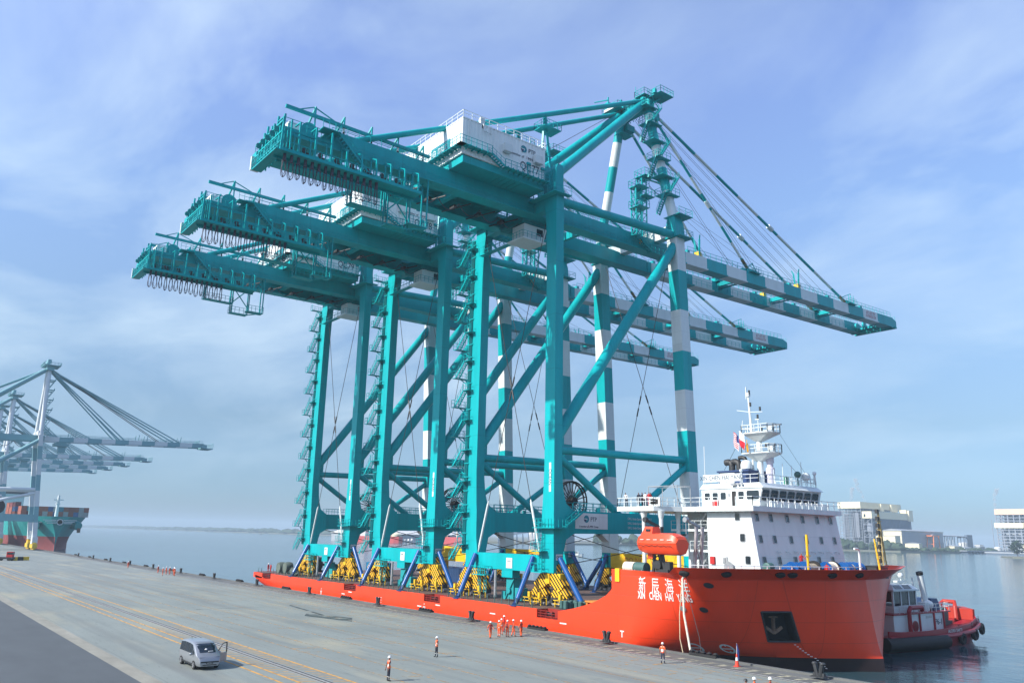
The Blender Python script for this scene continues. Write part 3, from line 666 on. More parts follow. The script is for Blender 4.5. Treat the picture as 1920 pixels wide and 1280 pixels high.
        # apex post, banded, from the sea side leg head
        p = Vector((s*8.6, 26.7, 62.3)); q = Vector((s*3.0, 26.8, 85.6)); mb = MB(); bands = [0, .04, .22, .415, .61, .80, .90, 1]
        for i in range(len(bands)-1): mb.tube(p+(q-p)*bands[i], p+(q-p)*bands[i+1], .82-.0*i, 14, (0, 1, 0, 1, 0, 1, 1)[i] if s < 0 else (0, 0, 1, 0, 1, 0, 1)[i])
        ps = smoothall(B('apex_post', mb, [WHT, TEAL]))
        if s > 0:
            for k in range(6):
                t0 = .02+.155*k; c = p+(q-p)*t0; e = p+(q-p)*(t0+.155)
                lo = Vector((c.x+1.0, c.y-1.5, c.z)); hi = Vector((e.x+1.0, e.y-1.5, e.z))
                mb = MB()
                a = Vector((c.x-1.2, c.y-1.9, c.z)); b_ = Vector((e.x+1.2, e.y-1.6, e.z))
                if k % 2: a, b_ = Vector((c.x+1.2, c.y-1.6, c.z)), Vector((e.x+1.5, e.y+1.3, e.z))
                mb.flight(a, b_, (0, -.75, 0) if k % 2 == 0 else (.75, 0, 0), 10, 0); B('stair_flight', mb, TEAL, ps)
                mb = MB(); mb.box(e.x-1.0, e.x+1.6, e.y-2.2, e.y-.6, e.z-.1, e.z); mb.box(e.x+.7, e.x+1.6, e.y-.6, e.y+1.1, e.z-.1, e.z); mb.rail([(e.x-.95, e.y-.8, e.z), (e.x-.95, e.y-2.15, e.z), (e.x+1.55, e.y-2.15, e.z), (e.x+1.55, e.y+1.05, e.z)], 1.1, 1.0, .06); mb.tube((e.x, e.y, e.z-.2), (e.x, e.y, e.z+.1), 1.0, 12); B('stair_landing', mb, TEAL, ps)
        else:
            mb = MB(); mb.box(q.x-1.1, q.x+.9, q.y-.9, q.y+2.0, q.z-3.4, q.z-3.3); mb.rail([(q.x-1.1, q.y+1.95, q.z-3.3), (q.x+.9, q.y+1.95, q.z-3.3)], 1.1, 1, .06); B('stair_landing', mb, TEAL, ps)
    # ---- sills, cross beams
    mb = MB(); mb.box(-7.0, 7.0, .06, 1.45, 6.3, 8.45); mb.box(-1.2, 1.2, .1, 1.4, 5.3, 6.32); sb = B('sill_beam', mb, TEAL)
    mb = MB(); mb.box(-.1, 1.2, .0, .06, 6.55, 7.9); B('notice_plate', mb, WHT, sb)
    text('CLEAR 2', .24, INK, sb, (.5, -.012, 7.5), (1, 0, 0), (0, 0, 1), off=CO)
    mb = MB(); mb.box(-7.75, 7.75, 27.95, 29.7, 6.1, 8.4); ss = B('sill_beam', mb, YEL)
    ss['label'] = 'yellow sea side sill beam'
    text('DO NOT WALK', 1.3, mat('faded_red_lettering', (.5, .12, .02), .6), ss, (0, 27.94, 7.3), (1, 0, 0), (0, 0, 1), off=CO)
    mb = MB(); mb.box(-7.0, 7.0, .1, 1.3, 56.9, 58.6); B('cross_beam', mb, TEAL)
    mb = MB(); mb.box(-7.6, 7.6, 26.3, 27.7, 59.3, 61.2); mb.box(-2.2, 2.2, 26.2, 27.8, 61.2, 62.0); B('cross_beam', mb, WHT)
    # ---- identification plates and hazard patches
    for s, y0, z0 in ((1, .45, 7.9), (-1, 28.4, 7.4), (1, 28.4, 7.4)):
        xx = 9.83 if (s > 0 and y0 < 5) else s*9.75+(.03 if s > 0 else 0)
        if s < 0: xx = -7.75+.0
        mb = MB(); mb.box(xx, xx+.05, y0-.1, y0+1.0, z0, z0+.75); B('number_plate', mb, WHT)
    mb = MB(); mb.box(9.8, 9.84, .5, 1.2, 6.45, 7.4); B('hazard_patch', mb, HAZ)
    mb = MB(); mb.box(8.75, 9.15, -.03, .0, 16.6, 20.4); B('name_strip', mb, WHT)
    text('OCEAN', .62, INK, root, (8.95, -.04, 18.5), (0, 0, -1), (1, 0, 0), off=CO, name='lettering')
    pm = MB(); pm.box(9.6, 9.66, 3.9, 9.9, 11.95, 14.0); pl_ = B('logo_board', pm, WHT)
    logo(pl_, (9.67, 5.9, 13.25), (0, 1, 0), .62, True)
    for i, s_ in enumerate(('S.W.L. Under Spreader (Single) 65 T', 'S.W.L. Under Spreader (Twin) 65 T', 'S.W.L. Under Cargo Beam 75 T')):
        text(s_, .46, WHT, root, (9.63, 13.9, 13.5-.62*i), (0, 1, 0), (0, 0, 1), align='LEFT', off=CO, sx=.72)
    # ---- cable reel on the portal beam
    mb = MB(); rc = (7.4, 5.2, 15.6); k = 28
    for xx in (-.28, .28): mb.loft([[(rc[0]+xx+dx, rc[1]+r_*math.cos(2*math.pi*i/k), rc[2]+r_*math.sin(2*math.pi*i/k)) for i in range(k)] for r_, dx in ((2.55, -.05), (2.75, -.05), (2.75, .05), (2.55, .05), (2.55, -.05))], cap=False)
    for i in range(24):
        a = 2*math.pi*i/24
        for xx in (-.28, .28): mb.beam((rc[0]+xx, rc[1]+.4*math.cos(a), rc[2]+.4*math.sin(a)), (rc[0]+xx, rc[1]+2.6*math.cos(a), rc[2]+2.6*math.sin(a)), .07)
        mb.beam((rc[0]-.3, rc[1]+2.65*math.cos(a), rc[2]+2.65*math.sin(a)), (rc[0]+.3, rc[1]+2.65*math.cos(a), rc[2]+2.65*math.sin(a)), .1)
    mb.tube((rc[0]-.5, rc[1], rc[2]), (rc[0]+.8, rc[1], rc[2]), .5, 12); B('cable_reel', mb, BLK)
    # ---- portal stair and caged ladder beside the front leg
    mb = MB(); mb.flight((10.0, 1.2, 12.0), (10.0, 4.6, 14.3), (.7, 0, 0), 9); mb.box(9.8, 11.0, -1.0, 1.2, 11.9, 12.0); mb.rail([(9.8, -1, 12), (11, -1, 12), (11, 1.2, 12)], 1.1, .7, .055)
    mb.box(6.6, 9.8, -1.0, -.02, 11.9, 12.0); mb.rail([(6.6, -.05, 12), (6.6, -.98, 12), (9.8, -.98, 12)], 1.1, .7, .055); B('portal_stair', mb, TEAL)
    mb = MB(); mb.ladder((7.3, -.3, 6.6), (7.3, -.3, 12.9), (.55, 0, 0), cage=(0, -.7, 0)); mb.box(6.6, 8.6, -1.2, -.02, 8.95, 9.05); mb.rail([(6.6, -1.2, 9.05), (8.6, -1.2, 9.05)], 1.1, .7, .05); mb.box(6.4, 8.6, -1.0, -.02, 6.3, 6.4); mb.rail([(6.4, -1, 6.4), (8.6, -1, 6.4)], 1.1, .7, .05); B('caged_ladder', mb, TEAL)
    # ---- stair tower and lift shaft on the stern side leg
    mb = MB(); mb.box(-11.0, -9.95, .15, 1.35, 8.2, 57.2); mb.box(-9.95, -9.75, .4, 1.2, 8, 57); 
    for k in range(24): mb.box(-10.95, -9.6, -.06, .15, 9+2.05*k, 9.12+2.05*k)
    B('lift_shaft', mb, TEAL)
    mb = MB()
    for x in (-10.8, -10.5, -10.2): mb.box(x, x+.06, -.06, .13, 8.3, 57)
    B('lift_guide', mb, TEALD)
    z = 7.2
    for k in range(22):
        mb = MB(); dz = 2.3
        a = (-13.1, -.75, z); b_ = (-10.9, -.75, z+dz)
        if k % 2: a, b_ = (-10.9, 1.75, z), (-13.1, 1.75, z+dz)
        mb.flight(a, b_, (0, .72, 0) if k % 2 == 0 else (0, -.72, 0), 9); B('stair_flight', mb, TEAL)
        e = z+dz; mb = MB()
        if k % 2 == 0: mb.box(-10.95, -9.3, -.9, -.02, e-.08, e); mb.rail([(-10.9, -.88, e), (-9.3, -.88, e)], 1.1, .8, .05); mb.beam((-10.3, -.05, e-.9), (-10.3, -.85, e-.1), .1)
        else: mb.box(-13.9, -12.9, -.9, 1.9, e-.08, e); mb.rail([(-12.95, -.88, e), (-13.85, -.88, e), (-13.85, 1.88, e), (-12.95, 1.88, e)], 1.1, .9, .05); mb.beam((-11.0, .6, e-1.6), (-13.6, .6, e-.1), .12)
        B('stair_landing', mb, TEAL); z = e
    # ---- twin girders and booms
    for s in (1, -1):
        X = lambda a, b_: (min(s*a, s*b_), max(s*a, s*b_))
        x0, x1 = X(3.3, 4.62)
        def sect(y, h, zo=0): g_ = gz(y)+zo; return [(x0, y, g_), (x1, y, g_), (x1, y, g_+h), (x0, y, g_+h)]
        mb = MB(); mb.loft([sect(-38.9, .55, .0), sect(-34.2, .55, .0), sect(-32.9, 2.45), sect(20, 2.45), sect(31.5, 2.25), sect(33.2, 2.2)])
        xr0, xr1 = X(2.75, 4.9); mb.loft([[(xr0, y, gz(y)-.22), (xr1, y, gz(y)-.22), (xr1, y, gz(y)-.02), (xr0, y, gz(y)-.02)] for y in (-38.9, 33.2)])
        gd = B('landside_girder', mb, TEAL)
        mb = MB(); ys = [33.35]+STR; mb.loft([sect(y, 2.1) for y in ys], [(i+1) % 2 for i in range(len(STR))])
        mb.loft([[(xr0, y, gz(y)-.22), (xr1, y, gz(y)-.22), (xr1, y, gz(y)-.02), (xr0, y, gz(y)-.02)] for y in ys], [(i+1) % 2 for i in range(len(STR))])
        yt = STR[-1]
        bmg = B('boom_girder', mb, [WHT, TEAL])
        # tapering nose
        mb = MB(); g0 = gz(100.02); mb.loft([[(x0+.01, y, gz(y)+a), (x1-.01, y, gz(y)+a), (x1-.01, y, gz(y)+h), (x0+.01, y, gz(y)+h)] for y, a, h in ((106.62, 0, 2.1), (108.4, .2, 1.45))]); B('boom_nose', mb, TEAL, bmg)
        # walkway handrails on both edges of the top
        mb = MB()
        for xa in ((x0+.05), (x1-.05)): mb.rail([(xa, y, gz(y)+2.45) for y in (-32, 0, 32)], 1.1, 1.6, .055)
        mb.rail([(s*5.0, y, gz(y)-.1) for y in (-30, 0, 33)], 1.1, 1.6, .05); B('walkway_railing', mb, TEAL, gd)
        mb = MB()
        for xa in ((x0+.05), (x1-.05)): mb.rail([(xa, y, gz(y)+2.1) for y in (35, 70, 106)], 1.1, 1.6, .055)
        mb.rail([(s*2.6, y, gz(y)-.0) for y in (35, 70, 106)], 1.1, 1.6, .05)
        for y in (35, 51, 66, 80, 93): mb.box(s*4-.5, s*4+.5, y, y+.7, gz(y)+2.1, gz(y)+2.6)
        B('walkway_railing', mb, TEAL, bmg)
        # fore stays in two lengths with a link, painted in bands
        for yb, rr in ((88.8, .27), (54.2, .24)):
            P = Vector((s*3.9, yb, gz(yb)+2.2)); Q = Vector((s*2.9, 27.4, 85.3)); nb = 10; mb = MB()
            for i in range(nb): mb.tube(Q+(P-Q)*i/nb, Q+(P-Q)*(i+1)/nb, rr, 8, 0 if i % 2 == 0 else 1)
            mj = Q+(P-Q)*.565; dj = (P-Q).normalized(); mb.tube(mj-dj*.7, mj+dj*.7, rr*1.7, 10, 0); mb.tube(P-dj*3.4, P, rr*1.25, 8, 2); fs = smoothall(B('fore_stay', mb, [WHT, TEAL, mat('stay_end_bronze', (.16, .12, .05), .5) if 'stay_end_bronze' not in MATS else MATS['stay_end_bronze']]))
            mb = MB(); mb.box(P.x-.5, P.x+.5, P.y-1.2, P.y+1.4, gz(yb)+2.1, gz(yb)+2.9); mb.box(P.x-1.3, P.x+1.3, P.y-1.5, P.y+1.6, gz(yb)+2.1, gz(yb)+2.2); mb.rail([(P.x+1.25*s, P.y-1.5, gz(yb)+2.2), (P.x+1.25*s, P.y+1.6, gz(yb)+2.2)], 1.1, .8, .05); B('stay_bracket', mb, TEAL, bmg)
        for yb in (38.5, 69.5):
            mb = MB()
            for o in (-.35, .35): mb.beam((s*4.0+o, yb, gz(yb)+2.1), (s*4.0+o*1.6, yb-.1, gz(yb)+5.3), .22, .3); mb.beam((s*4+o*1.6, yb-.1, gz(yb)+5.3), (s*4+o*2.4, yb-.3, gz(yb)+6.0), .18)
            B('stay_saddle', mb, TEAL, bmg); mb = MB(); mb.box(s*4.0-.5, s*4.0+.5, yb-.4, yb+.4, gz(yb)+2.1, gz(yb)+3.0); B('saddle_base', mb, YEL, bmg)
        mb = MB(); P = Vector((s*3.9, -29, 59.2)); Q = Vector((s*3.0, 26.2, 86.2)); mb.tube(P, Q, .42, 12); smoothall(B('back_stay', mb, TEAL))
    # ---- red number sign on the boom ends
    mb = MB(); mb.prism([(94.1, gz(94.1)+.3), (99.8, gz(99.8)+.3), (99.8, gz(99.8)+1.9), (94.1, gz(94.1)+1.9)], 'x', 4.625, 4.65); bs = B('boom_sign', mb, WHT)
    sr = MATS.get('sign_red') or mat('sign_red', (.45, .12, .14), .6)
    text('65T 65T 75T', 1.0, sr, bs, (4.66, 97, gz(97)+1.42), (0, 1, .0213), (0, -.0213, 1), off=CO, sx=.72); text('OUTREACH 72M', .85, sr, bs, (4.66, 97, gz(97)+.68), (0, 1, .0213), (0, -.0213, 1), off=CO, sx=.68)
    # ---- cross ties, tip frame
    for y in (-33, -12, 12): mb = MB(); mb.box(-3.3, 3.3, y-.35, y+.35, gz(y)+.7, gz(y)+1.9); B('girder_cross_tie', mb, TEAL)
    for y in (36, 53.5, 71, 88.5): mb = MB(); mb.box(-3.3, 3.3, y-.3, y+.3, gz(y)+1.1, gz(y)+1.9); mb.box(-3.3, 3.3, y+.4, y+1.1, gz(y)+.9, gz(y)+1.0); mb.rail([(-3.3, y+1.1, gz(y)+1), (3.3, y+1.1, gz(y)+1)], 1.1, 1.2, .05); B('boom_cross_tie', mb, TEAL)
    mb = MB(); g0 = gz(106.5); mb.box(-4.9, 4.9, 107.2, 107.9, g0-.35, g0+.05); mb.box(-4.9, 4.9, 105.6, 106.2, g0-.35, g0-.05)
    for k in range(9): x = -3.2+.8*k; mb.box(x-.25, x+.25, 104.4, 107.2, g0+.1, g0+.9-.2*(k % 3)); 
    for k in range(4): mb.tube((-2.6+1.75*k, 103.8, g0+.9), (-2.2+1.75*k, 103.8, g0+.9), .7, 14)
    B('boom_tip_frame', mb, TEAL)
    mb = MB(); mb.rail([(-4.5, 108.2, g0+1.5), (4.5, 108.2, g0+1.5)], 1.1, 1.2, .05)
    for k in range(3): mb.beam((4.4, 88.5+k, gz(88)+2.1), (4.4, 88.5+k, gz(88)+4.4), .08)
    mb.beam((3.8, 86, gz(86)+3.2), (3.8, 90.5, gz(88)+5.0), .14); mb.beam((3.8, 90.5, gz(88)+5), (3.8, 90.5, gz(88)+2.1), .05)
    mb.beam((3.8, 52, gz(52)+2.2), (3.8, 55, gz(52)+4.6), .14); mb.beam((3.8, 55, gz(52)+4.6), (3.8, 56.8, gz(52)+2.2), .12); B('boom_davit', mb, TEAL)
    # ---- apex head
    mb = MB(); mb.box(-4.2, 4.2, 26.2, 27.6, 84.6, 86.3)
    for s in (1, -1): mb.prism([(25.2, 84.2), (28.3, 83.9), (28.5, 85.6), (27.2, 87.0), (25.8, 87.0)], 'x', s*3-.35, s*3+.35)
    ah = B('apex_head', mb, TEAL)
    mb = MB()
    for a0, a1, b0, b1, zp in ((-5.6, -1.6, 24.4, 28.4, 86.6), (1.6, 3.9, 25.4, 28.0, 87.05), (3.6, 6.6, 26.6, 30.0, 86.7), (-1.6, 1.6, 26.2, 27.6, 86.35)):
        mb.box(a0, a1, b0, b1, zp, zp+.1); mb.rail([(a0, b0, zp+.1), (a1, b0, zp+.1), (a1, b1, zp+.1), (a0, b1, zp+.1), (a0, b0, zp+.1)], 1.1, .9, .065)
    for k in range(4): mb.tube((-2.6+1.5*k, 26.9, 87.2), (-2.1+1.5*k, 26.9, 87.2), .6, 14)
    for k in range(9): a_ = random.uniform(-5, 6); b_ = random.uniform(25, 28.6); h_ = random.uniform(.5, 1.5); mb.box(a_-.3, a_+.3, b_-.25, b_+.25, 86.7, 86.7+h_)
    for k in range(14): a_ = -5+.75*k; mb.beam((a_, 26.0, 84.3), (a_+.6, 28.2, 86.6), .12); mb.beam((a_, 28.2, 84.6), (a_+.4, 25.6, 86.4), .1)
    mb.box(-5.4, -4.6, 25, 25.8, 86.7, 89); mb.beam((-5.0, 25.4, 89), (-5.0, 25.4, 90.2), .2); mb.beam((-5.0, 25.3, 89.6), (-7.0, 23.8, 89.4), .16); mb.beam((0.5, 26.9, 87), (.5, 26.9, 90.4), .07); mb.beam((-3.2, 26.9, 87), (-3.2, 26.9, 89.4), .35)
    for s in (-1, 1): mb.box(s*3-.8, s*3+.8, 27.5, 29.4, 83.2, 84.4)
    B('apex_platform', mb, TEAL, ah)
    mb = MB(); mb.box(-5.0, -1.8, 24.3, 24.7, 86.6, 87.1); B('floodlight_bar', mb, WHT, ah)
    # ---- back stay prop with service platform
    mb = MB()
    for s in (-1, 1):
        for (xa, ya, xb, yb) in ((s*3.9, 1.5, s*3.3, 3.0), (s*3.9, 4.6, s*3.3, 3.2)): mb.beam((xa, ya, 59.2), (xb, yb, 74.6), .3)
        for k in range(7): z = 61+2*k; mb.beam((s*(3.9-.04*k), 1.6+.2*k, z), (s*(3.85-.04*k), 4.5-.18*k, z+1), .13)
        mb.box(s*3.3-1.3, s*3.3+1.3, 2.0, 5.4, 72.3, 72.4); mb.rail([(s*3.3-1.3, 2, 72.4), (s*3.3-1.3, 5.4, 72.4), (s*3.3+1.3, 5.4, 72.4), (s*3.3+1.3, 2, 72.4), (s*3.3-1.3, 2, 72.4)], 1.1, .9, .06)
    B('stay_prop', mb, TEAL)
    # ---- machinery house
    mb = MB(); x0, x1, y0, y1, z0, z1 = -8.2, 8.2, -15.5, -.95, 60.4, 65.6
    # corrugated cladding: folded ribs all round
    def clad(p, q, nx, ny):
        L_ = math.dist(p, q); n = int(L_/.62); pts = []
        for i in range(n):
            for f, o in ((0, 0), (.42, 0), (.5, .06), (.92, .06)): t_ = (i+f)/n; pts.append((p[0]+(q[0]-p[0])*t_+nx*o, p[1]+(q[1]-p[1])*t_+ny*o))
        pts.append(q); return pts
    ring = clad((x0, y0), (x1, y0), 0, -1)[:-1]+clad((x1, y0), (x1, y1), 1, 0)[:-1]+clad((x1, y1), (x0, y1), 0, 1)[:-1]+clad((x0, y1), (x0, y0), -1, 0)[:-1]
    mb.loft([[(x, y, z0) for x, y in ring], [(x, y, z1) for x, y in ring]]); mb.box(x0-.1, x1+.1, y0-.1, y1+.1, z1-.02, z1+.12)
    hs = B('machinery_house', mb, GREYW)
    mb = MB(); mb.rail([(x0, y0, z1+.1), (x1, y0, z1+.1), (x1, y1, z1+.1), (x0, y1, z1+.1), (x0, y0, z1+.1)], 1.1, 1.4, .07); mb.box(-6, -4.4, -13, -11.5, z1+.1, z1+.7); mb.box(3, 5, -12.2, -10.9, z1+.1, z1+.8); mb.box(x1-.5, x1+.0, y0+2.9, y0+3.6, z1-.5, z1+1.1); B('roof_railing', mb, WHT, hs)
    mb = MB(); mb.path([(x1+.12, y0+1.0, z1), (x1+.12, y0+1.0, z0+1)], .07, 6); mb.path([(x1+.1, y0+3.3, z1+.3), (x1+.3, y0+3.3, z1-1.0), (x1+.3, y0+4.6, z1-1.1), (x1+.1, y0+4.6, z1+.2)], .07, 6); B('downpipe', mb, WHT, hs)
    for yc, zc in ((-8.15, 62.75), (-2.55, 62.75)): mb = MB(); mb.box(x1+.07, x1+.75, yc-.75, yc+.6, zc, zc+1.15); mb.box(x1+.2, x1+.6, yc-.6, yc+.45, zc-.06, zc); B('aircon_unit', mb, WHT, hs)
    mb = MB(); mb.box(x1-.02, x1+.08, -6.6, -4.6, 61.95, 62.05); mb.box(x1+.06, x1+.1, -6.4, -5.0, 60.9, 61.9); B('vent_hood', mb, GREYW, hs)
    logo(hs, (x1+.08, -5.0, 64.4), (0, 1, 0), .70, False)
    mb = MB(); mb.box(.6, 5.3, y0-.14, y0-.06, 61.7, 63.6); sg = B('sign_board', mb, LOGOT, hs)
    text('FIRST', 1.15, WHT, sg, (3.5, y0-.16, 62.65), (1, 0, 0), (0, 0, 1), off=CO, sx=.82)
    me = MB(); k = 20
    for r0, r1 in ((.52, .42),): me.add([(1.35+r0*math.cos(2*math.pi*i/k), y0-.155, 62.65+r0*math.sin(2*math.pi*i/k)) for i in range(k)]+[(1.35+r1*math.cos(2*math.pi*i/k), y0-.155, 62.65+r1*math.sin(2*math.pi*i/k)) for i in range(k)], [(i, (i+1) % k, (i+1) % k+k, i+k) for i in range(k)])
    me.box(1.29, 1.41, y0-.16, y0-.15, 62.25, 63.05); me.box(.95, 1.75, y0-.161, y0-.151, 62.59, 62.71); B('emblem', me, WHT, sg)
    mb = MB(); mb.box(-8.0, 8.0, -15.2, -.9, 59.3, 60.38); mb.box(4.7, 8.05, -15.25, -15.05, 59.25, 61.0); mb.box(-8, 8, -15.3, -12, 60.3, 60.4); B('house_base', mb, TEAL, hs)
    mb = MB(); mb.box(-2.5, 2.5, -9, -4, 59.2, 59.32)
    for k in range(5): mb.beam((5.3, -8.5+.9*k, 59.26), (7.6, -8.5+.9*k, 59.26), .05)
    B('hatch', mb, TEALD, hs)
    # walkways round the house with brackets and hand rails
    wk = MB(); wx = x1+1.05
    def walk(xa, xb, ya, yb, z, rl, br):
        wk.box(xa, xb, ya, yb, z-.08, z)
        wk.rail(rl, 1.1, .95, .055)
        for (p, q) in br: wk.beam(p, q, .12, .22)
    walk(-wx, wx, y0-1.0, y0-.08, 61.35, [(-wx, y0-.98, 61.35), (wx, y0-.98, 61.35)], [((x, y0+.1, 61.1), (x, y0-1.1, 61.25)) for x in [-8+1.0*k for k in range(17)]])
    walk(x1+.08, wx, y0-1, -11.2, 61.35, [(wx-.02, y0-1, 61.35), (wx-.02, -11.2, 61.35)], [((x1, y, 61.1), (x1+1.2, y, 61.25)) for y in (-15, -14, -13, -12)])
    walk(x1+.08, wx, -8.9, y1, 60.2, [(wx-.02, -8.9, 60.2), (wx-.02, y1, 60.2)], [((x1, -8.6+.9*k, 59.95), (x1+1.3, -8.6+.9*k, 60.1)) for k in range(9)])
    wk.flight((x1+.15, -8.9, 60.2), (x1+.15, -11.2, 61.35), (.8, 0, 0), 6)
    B('house_walkway', wk, TEAL, hs)
    mb = MB()
    for yy_ in (-4.15, -1.6+.1): mb.ladder((x1+.3, yy_-.3, 60.2), (x1+.3, yy_-.3, 62.2), (.0, .5, 0)); mb.box(x1+.05, x1+.35, yy_-.35, yy_+.3, 62.2, 62.5)
    B('floodlight_post', mb, TEAL, hs)['kind'] = 'stuff'
    # ---- tail: end frame, service rail on gallows, winch deck
    mb = MB(); zt = 56.8
    for k, x in enumerate((-.8, .3, 1.3, 2.4, 3.4, 4.5, 5.5, 6.5)): mb.beam((x, -39.5, 53.6), (x, -39.3, 57.6+.5*(k % 3)), .22); mb.beam((x+.5, -38.6, 53.6), (x+.5, -38.6, 57.4), .16)
    for z in (54.7, 55.9, 57.2): mb.beam((-.9, -39.45, z), (6.5, -39.45, z), .2)
    for k in range(6): mb.beam((-.8+1.2*k, -39.4, 53.8+.3*(k % 2)), (.4+1.2*k, -39.4, 57.0), .12)
    mb.box(-.9, 6.6, -40.1, -38.9, 53.45, 53.6); mb.rail([(-.9, -40.05, 53.6), (6.6, -40.05, 53.6)], 1.2, .7, .06)
    B('tail_frame', mb, TEAL)
    mb = MB(); mb.box(-1.3, -.95, -40.2, -39.2, 53.5, 55.3); B('tail_panel', mb, WHT)
    for k in range(5): mb = MB(); mb.tube((-.5+1.4*k, -39.7, zt-.2), (-.3+1.4*k, -39.7, zt-.2), .34, 12); B('rope_sheave', mb, TEALD)
    mb = MB(); mb.box(-4.6, 4.6, -38.6, -32.5, zt+.75, zt+.85); mb.rail([(4.7, -38.6, zt+.85), (4.7, -33, zt+.85)], 1.1, 1, .06); mb.rail([(-4.7, -38.6, zt+.85), (-4.7, -33, zt+.85), ], 1.1, 1, .06); mb.beam((4.6, -38.6, zt+.6), (4.6, -32.6, zt+.6), .2, .45); B('winch_deck', mb, TEAL)
    mb = MB(); mb.box(1.4, 3.9, -37.8, -36.2, zt+.86, zt+2.1); B('winch_box', mb, GREYW)
    mb = MB(); mb.tube((1.2, -34.9, zt+1.9), (3.2, -34.9, zt+1.9), .95, 18); mb.tube((1.0, -34.9, zt+1.9), (1.2, -34.9, zt+1.9), 1.15, 18); mb.tube((3.2, -34.9, zt+1.9), (3.4, -34.9, zt+1.9), 1.15, 18); smoothall(B('winch_drum', mb, TEAL))
    for x, e in ((3.4, -38.2), (-3.0, -37.4)):
        mb = MB(); zr = 60.95; mb.beam((x, e, zr), (x, -17.6, zr-.1), .3, .42)
        for k in range(5):
            y = -34.4+3.93*k
            mb.beam((x+.1, y, gz(y)+2.2-(1.3 if k == 0 else 0)), (x+.1, y, zr+1.2), .16); mb.beam((x+.1, y, zr+1.2), (x-2.3, y-.9, gz(y)+2.0-(1.3 if k == 0 else 0)), .2)
        mb.beam((x, -36.6, zr+.1), (x, -34.6, zr+1.1), .12); mb.beam((x, -34.4, zr+1.1), (x, -31.6, zr+.15), .12); B('service_rail', mb, TEAL)
    BW = MATS.get('barrier_stripes') or stripes('barrier_stripes', 'e8dcd0', '1a1012', 1.1, 'Z')
    mb = MB()
    for k in range(1, 5): y = -34.4+3.93*k; mb.beam((3.53, y-.02, gz(y)+2.5), (3.53, y-.02, 60.6), .2)
    B('striped_post', mb, BW)['kind'] = 'stuff'
    # outer stair at the tail
    mb = MB(); mb.flight((5.0, -26.4, zt-3.6), (5.0, -32.0, zt+1.6), (.8, 0, 0), 17); mb.box(4.7, 6.2, -34.4, -32, zt+1.5, zt+1.6); mb.rail([(6.15, -34.4, zt+1.6), (6.15, -32, zt+1.6)], 1.1, .8, .05); B('tail_stair', mb, TEAL)
    # cable trolley gallery slung under the tail, near side
    mb = MB(); gzz = 53.6; xa, xb = 4.9, 6.6
    mb.box(4.7, xb, -39.6, -20.5, gzz-.12, gzz); mb.beam((xb, -39.6, gzz+.05), (xb, -20.5, gzz+.05), .12, .4); mb.beam((4.75, -39.6, gzz-.25), (4.75, -20.5, gzz-.25), .2, .4)
    for k in range(10): y = -39.4+2.05*k; mb.beam((xb-.06, y, gzz), (xb-.06, y, zt+(.9 if k < 4 else -.6)), .2); mb.beam((xa+.1, y, gzz), (xa+.1, y, zt), .16); mb.beam((xb-.06, y, zt+(.9 if k < 4 else -.6)), (xa, y, zt+(1.0 if k < 4 else .2)), .14)
    for k in range(38): mb.beam((xb, -39.5+.5*k, gzz), (xb, -39.5+.5*k, gzz+1.1), .05)
    mb.beam((xb, -39.5, gzz+1.1), (xb, -20.6, gzz+1.1), .09); mb.rail([(xa, -39.55, gzz), (xb, -39.55, gzz)], 1.1, .5, .06)
    gal = B('cable_gallery', mb, TEAL)
    for k in range(8): mb = MB(); y = -38.2+2.1*k; mb.box(5.3, 5.9, y-.3, y+.3, gzz+.1, gzz+.9); mb.tube((5.5, y-.2, gzz+1.2), (5.7, y-.2, gzz+1.2), .3, 10); B('festoon_trolley', mb, DARK, gal)
    lp = None
    FC = MATS.get('festoon_cable') or mat('festoon_cable', (.07, .06, .085), .55)
    for k in range(15):
        y = -38.7+.86*k
        mb = MB(); pts = []
        ln = 2.75+.16*math.sin(k*2.3); wd_ = .42+.1*math.sin(k*1.7)
        for dx in (-.12, .12):
            for i in range(15): a = -math.pi*i/14; q = abs(math.sin(a)); pts.append((5.9+dx, y+wd_*math.cos(a)*min(1, .25+q), gzz-.9-(ln-.6)*q**.8))
            mb.path(pts, .032, 5); pts = []
        for dx in (-.04, .05): 
            for i in range(11): a = -math.pi*i/10; q = abs(math.sin(a)); pts.append((5.9+dx, y+.6*wd_*math.cos(a), gzz-.9-(ln-.95)*q**.8))
            mb.path(pts, .022, 4); pts = []
        mb.box(5.78, 6.02, y-.15, y+.15, gzz-1.0, gzz-.12); mb.tube((5.9, y, gzz-ln-.3), (5.9, y, gzz-ln-.05), .07, 6); B('festoon_loop', mb, FC, gal)
    # lower service baskets under the girders
    mb = MB(); zz0 = zt-6.6
    mb.box(1.2, 2.6, -28.5, -23.2, zz0+1.2, zz0+1.3); mb.box(2.6, 4.0, -24.0, -20.8, zz0-.9, zz0-.8); mb.box(3.2, 4.8, -21.2, -18.2, zz0-.3, zz0-.2)
    mb.rail([(1.2, -28.5, zz0+1.3), (2.6, -28.5, zz0+1.3), (2.6, -23.2, zz0+1.3)], 1.1, .8, .06); mb.rail([(2.6, -24, zz0-.8), (4, -24, zz0-.8), (4, -20.8, zz0-.8), (2.6, -20.8, zz0-.8)], 1.1, .8, .06); mb.rail([(4.8, -21.2, zz0-.2), (4.8, -18.2, zz0-.2), (3.2, -18.2, zz0-.2)], 1.1, .8, .06)
    for x, y, z in ((1.3, -28.3, 1.2), (2.5, -28.3, 1.2), (1.3, -23.4, 1.2), (2.5, -23.4, 1.2), (2.8, -23.8, -.9), (3.9, -23.8, -.9), (3.9, -21, -.9), (3.3, -18.4, -.3), (4.7, -18.4, -.3), (4.7, -21, -.3)): mb.beam((x, y, zz0+z), (x, y, zt), .17)
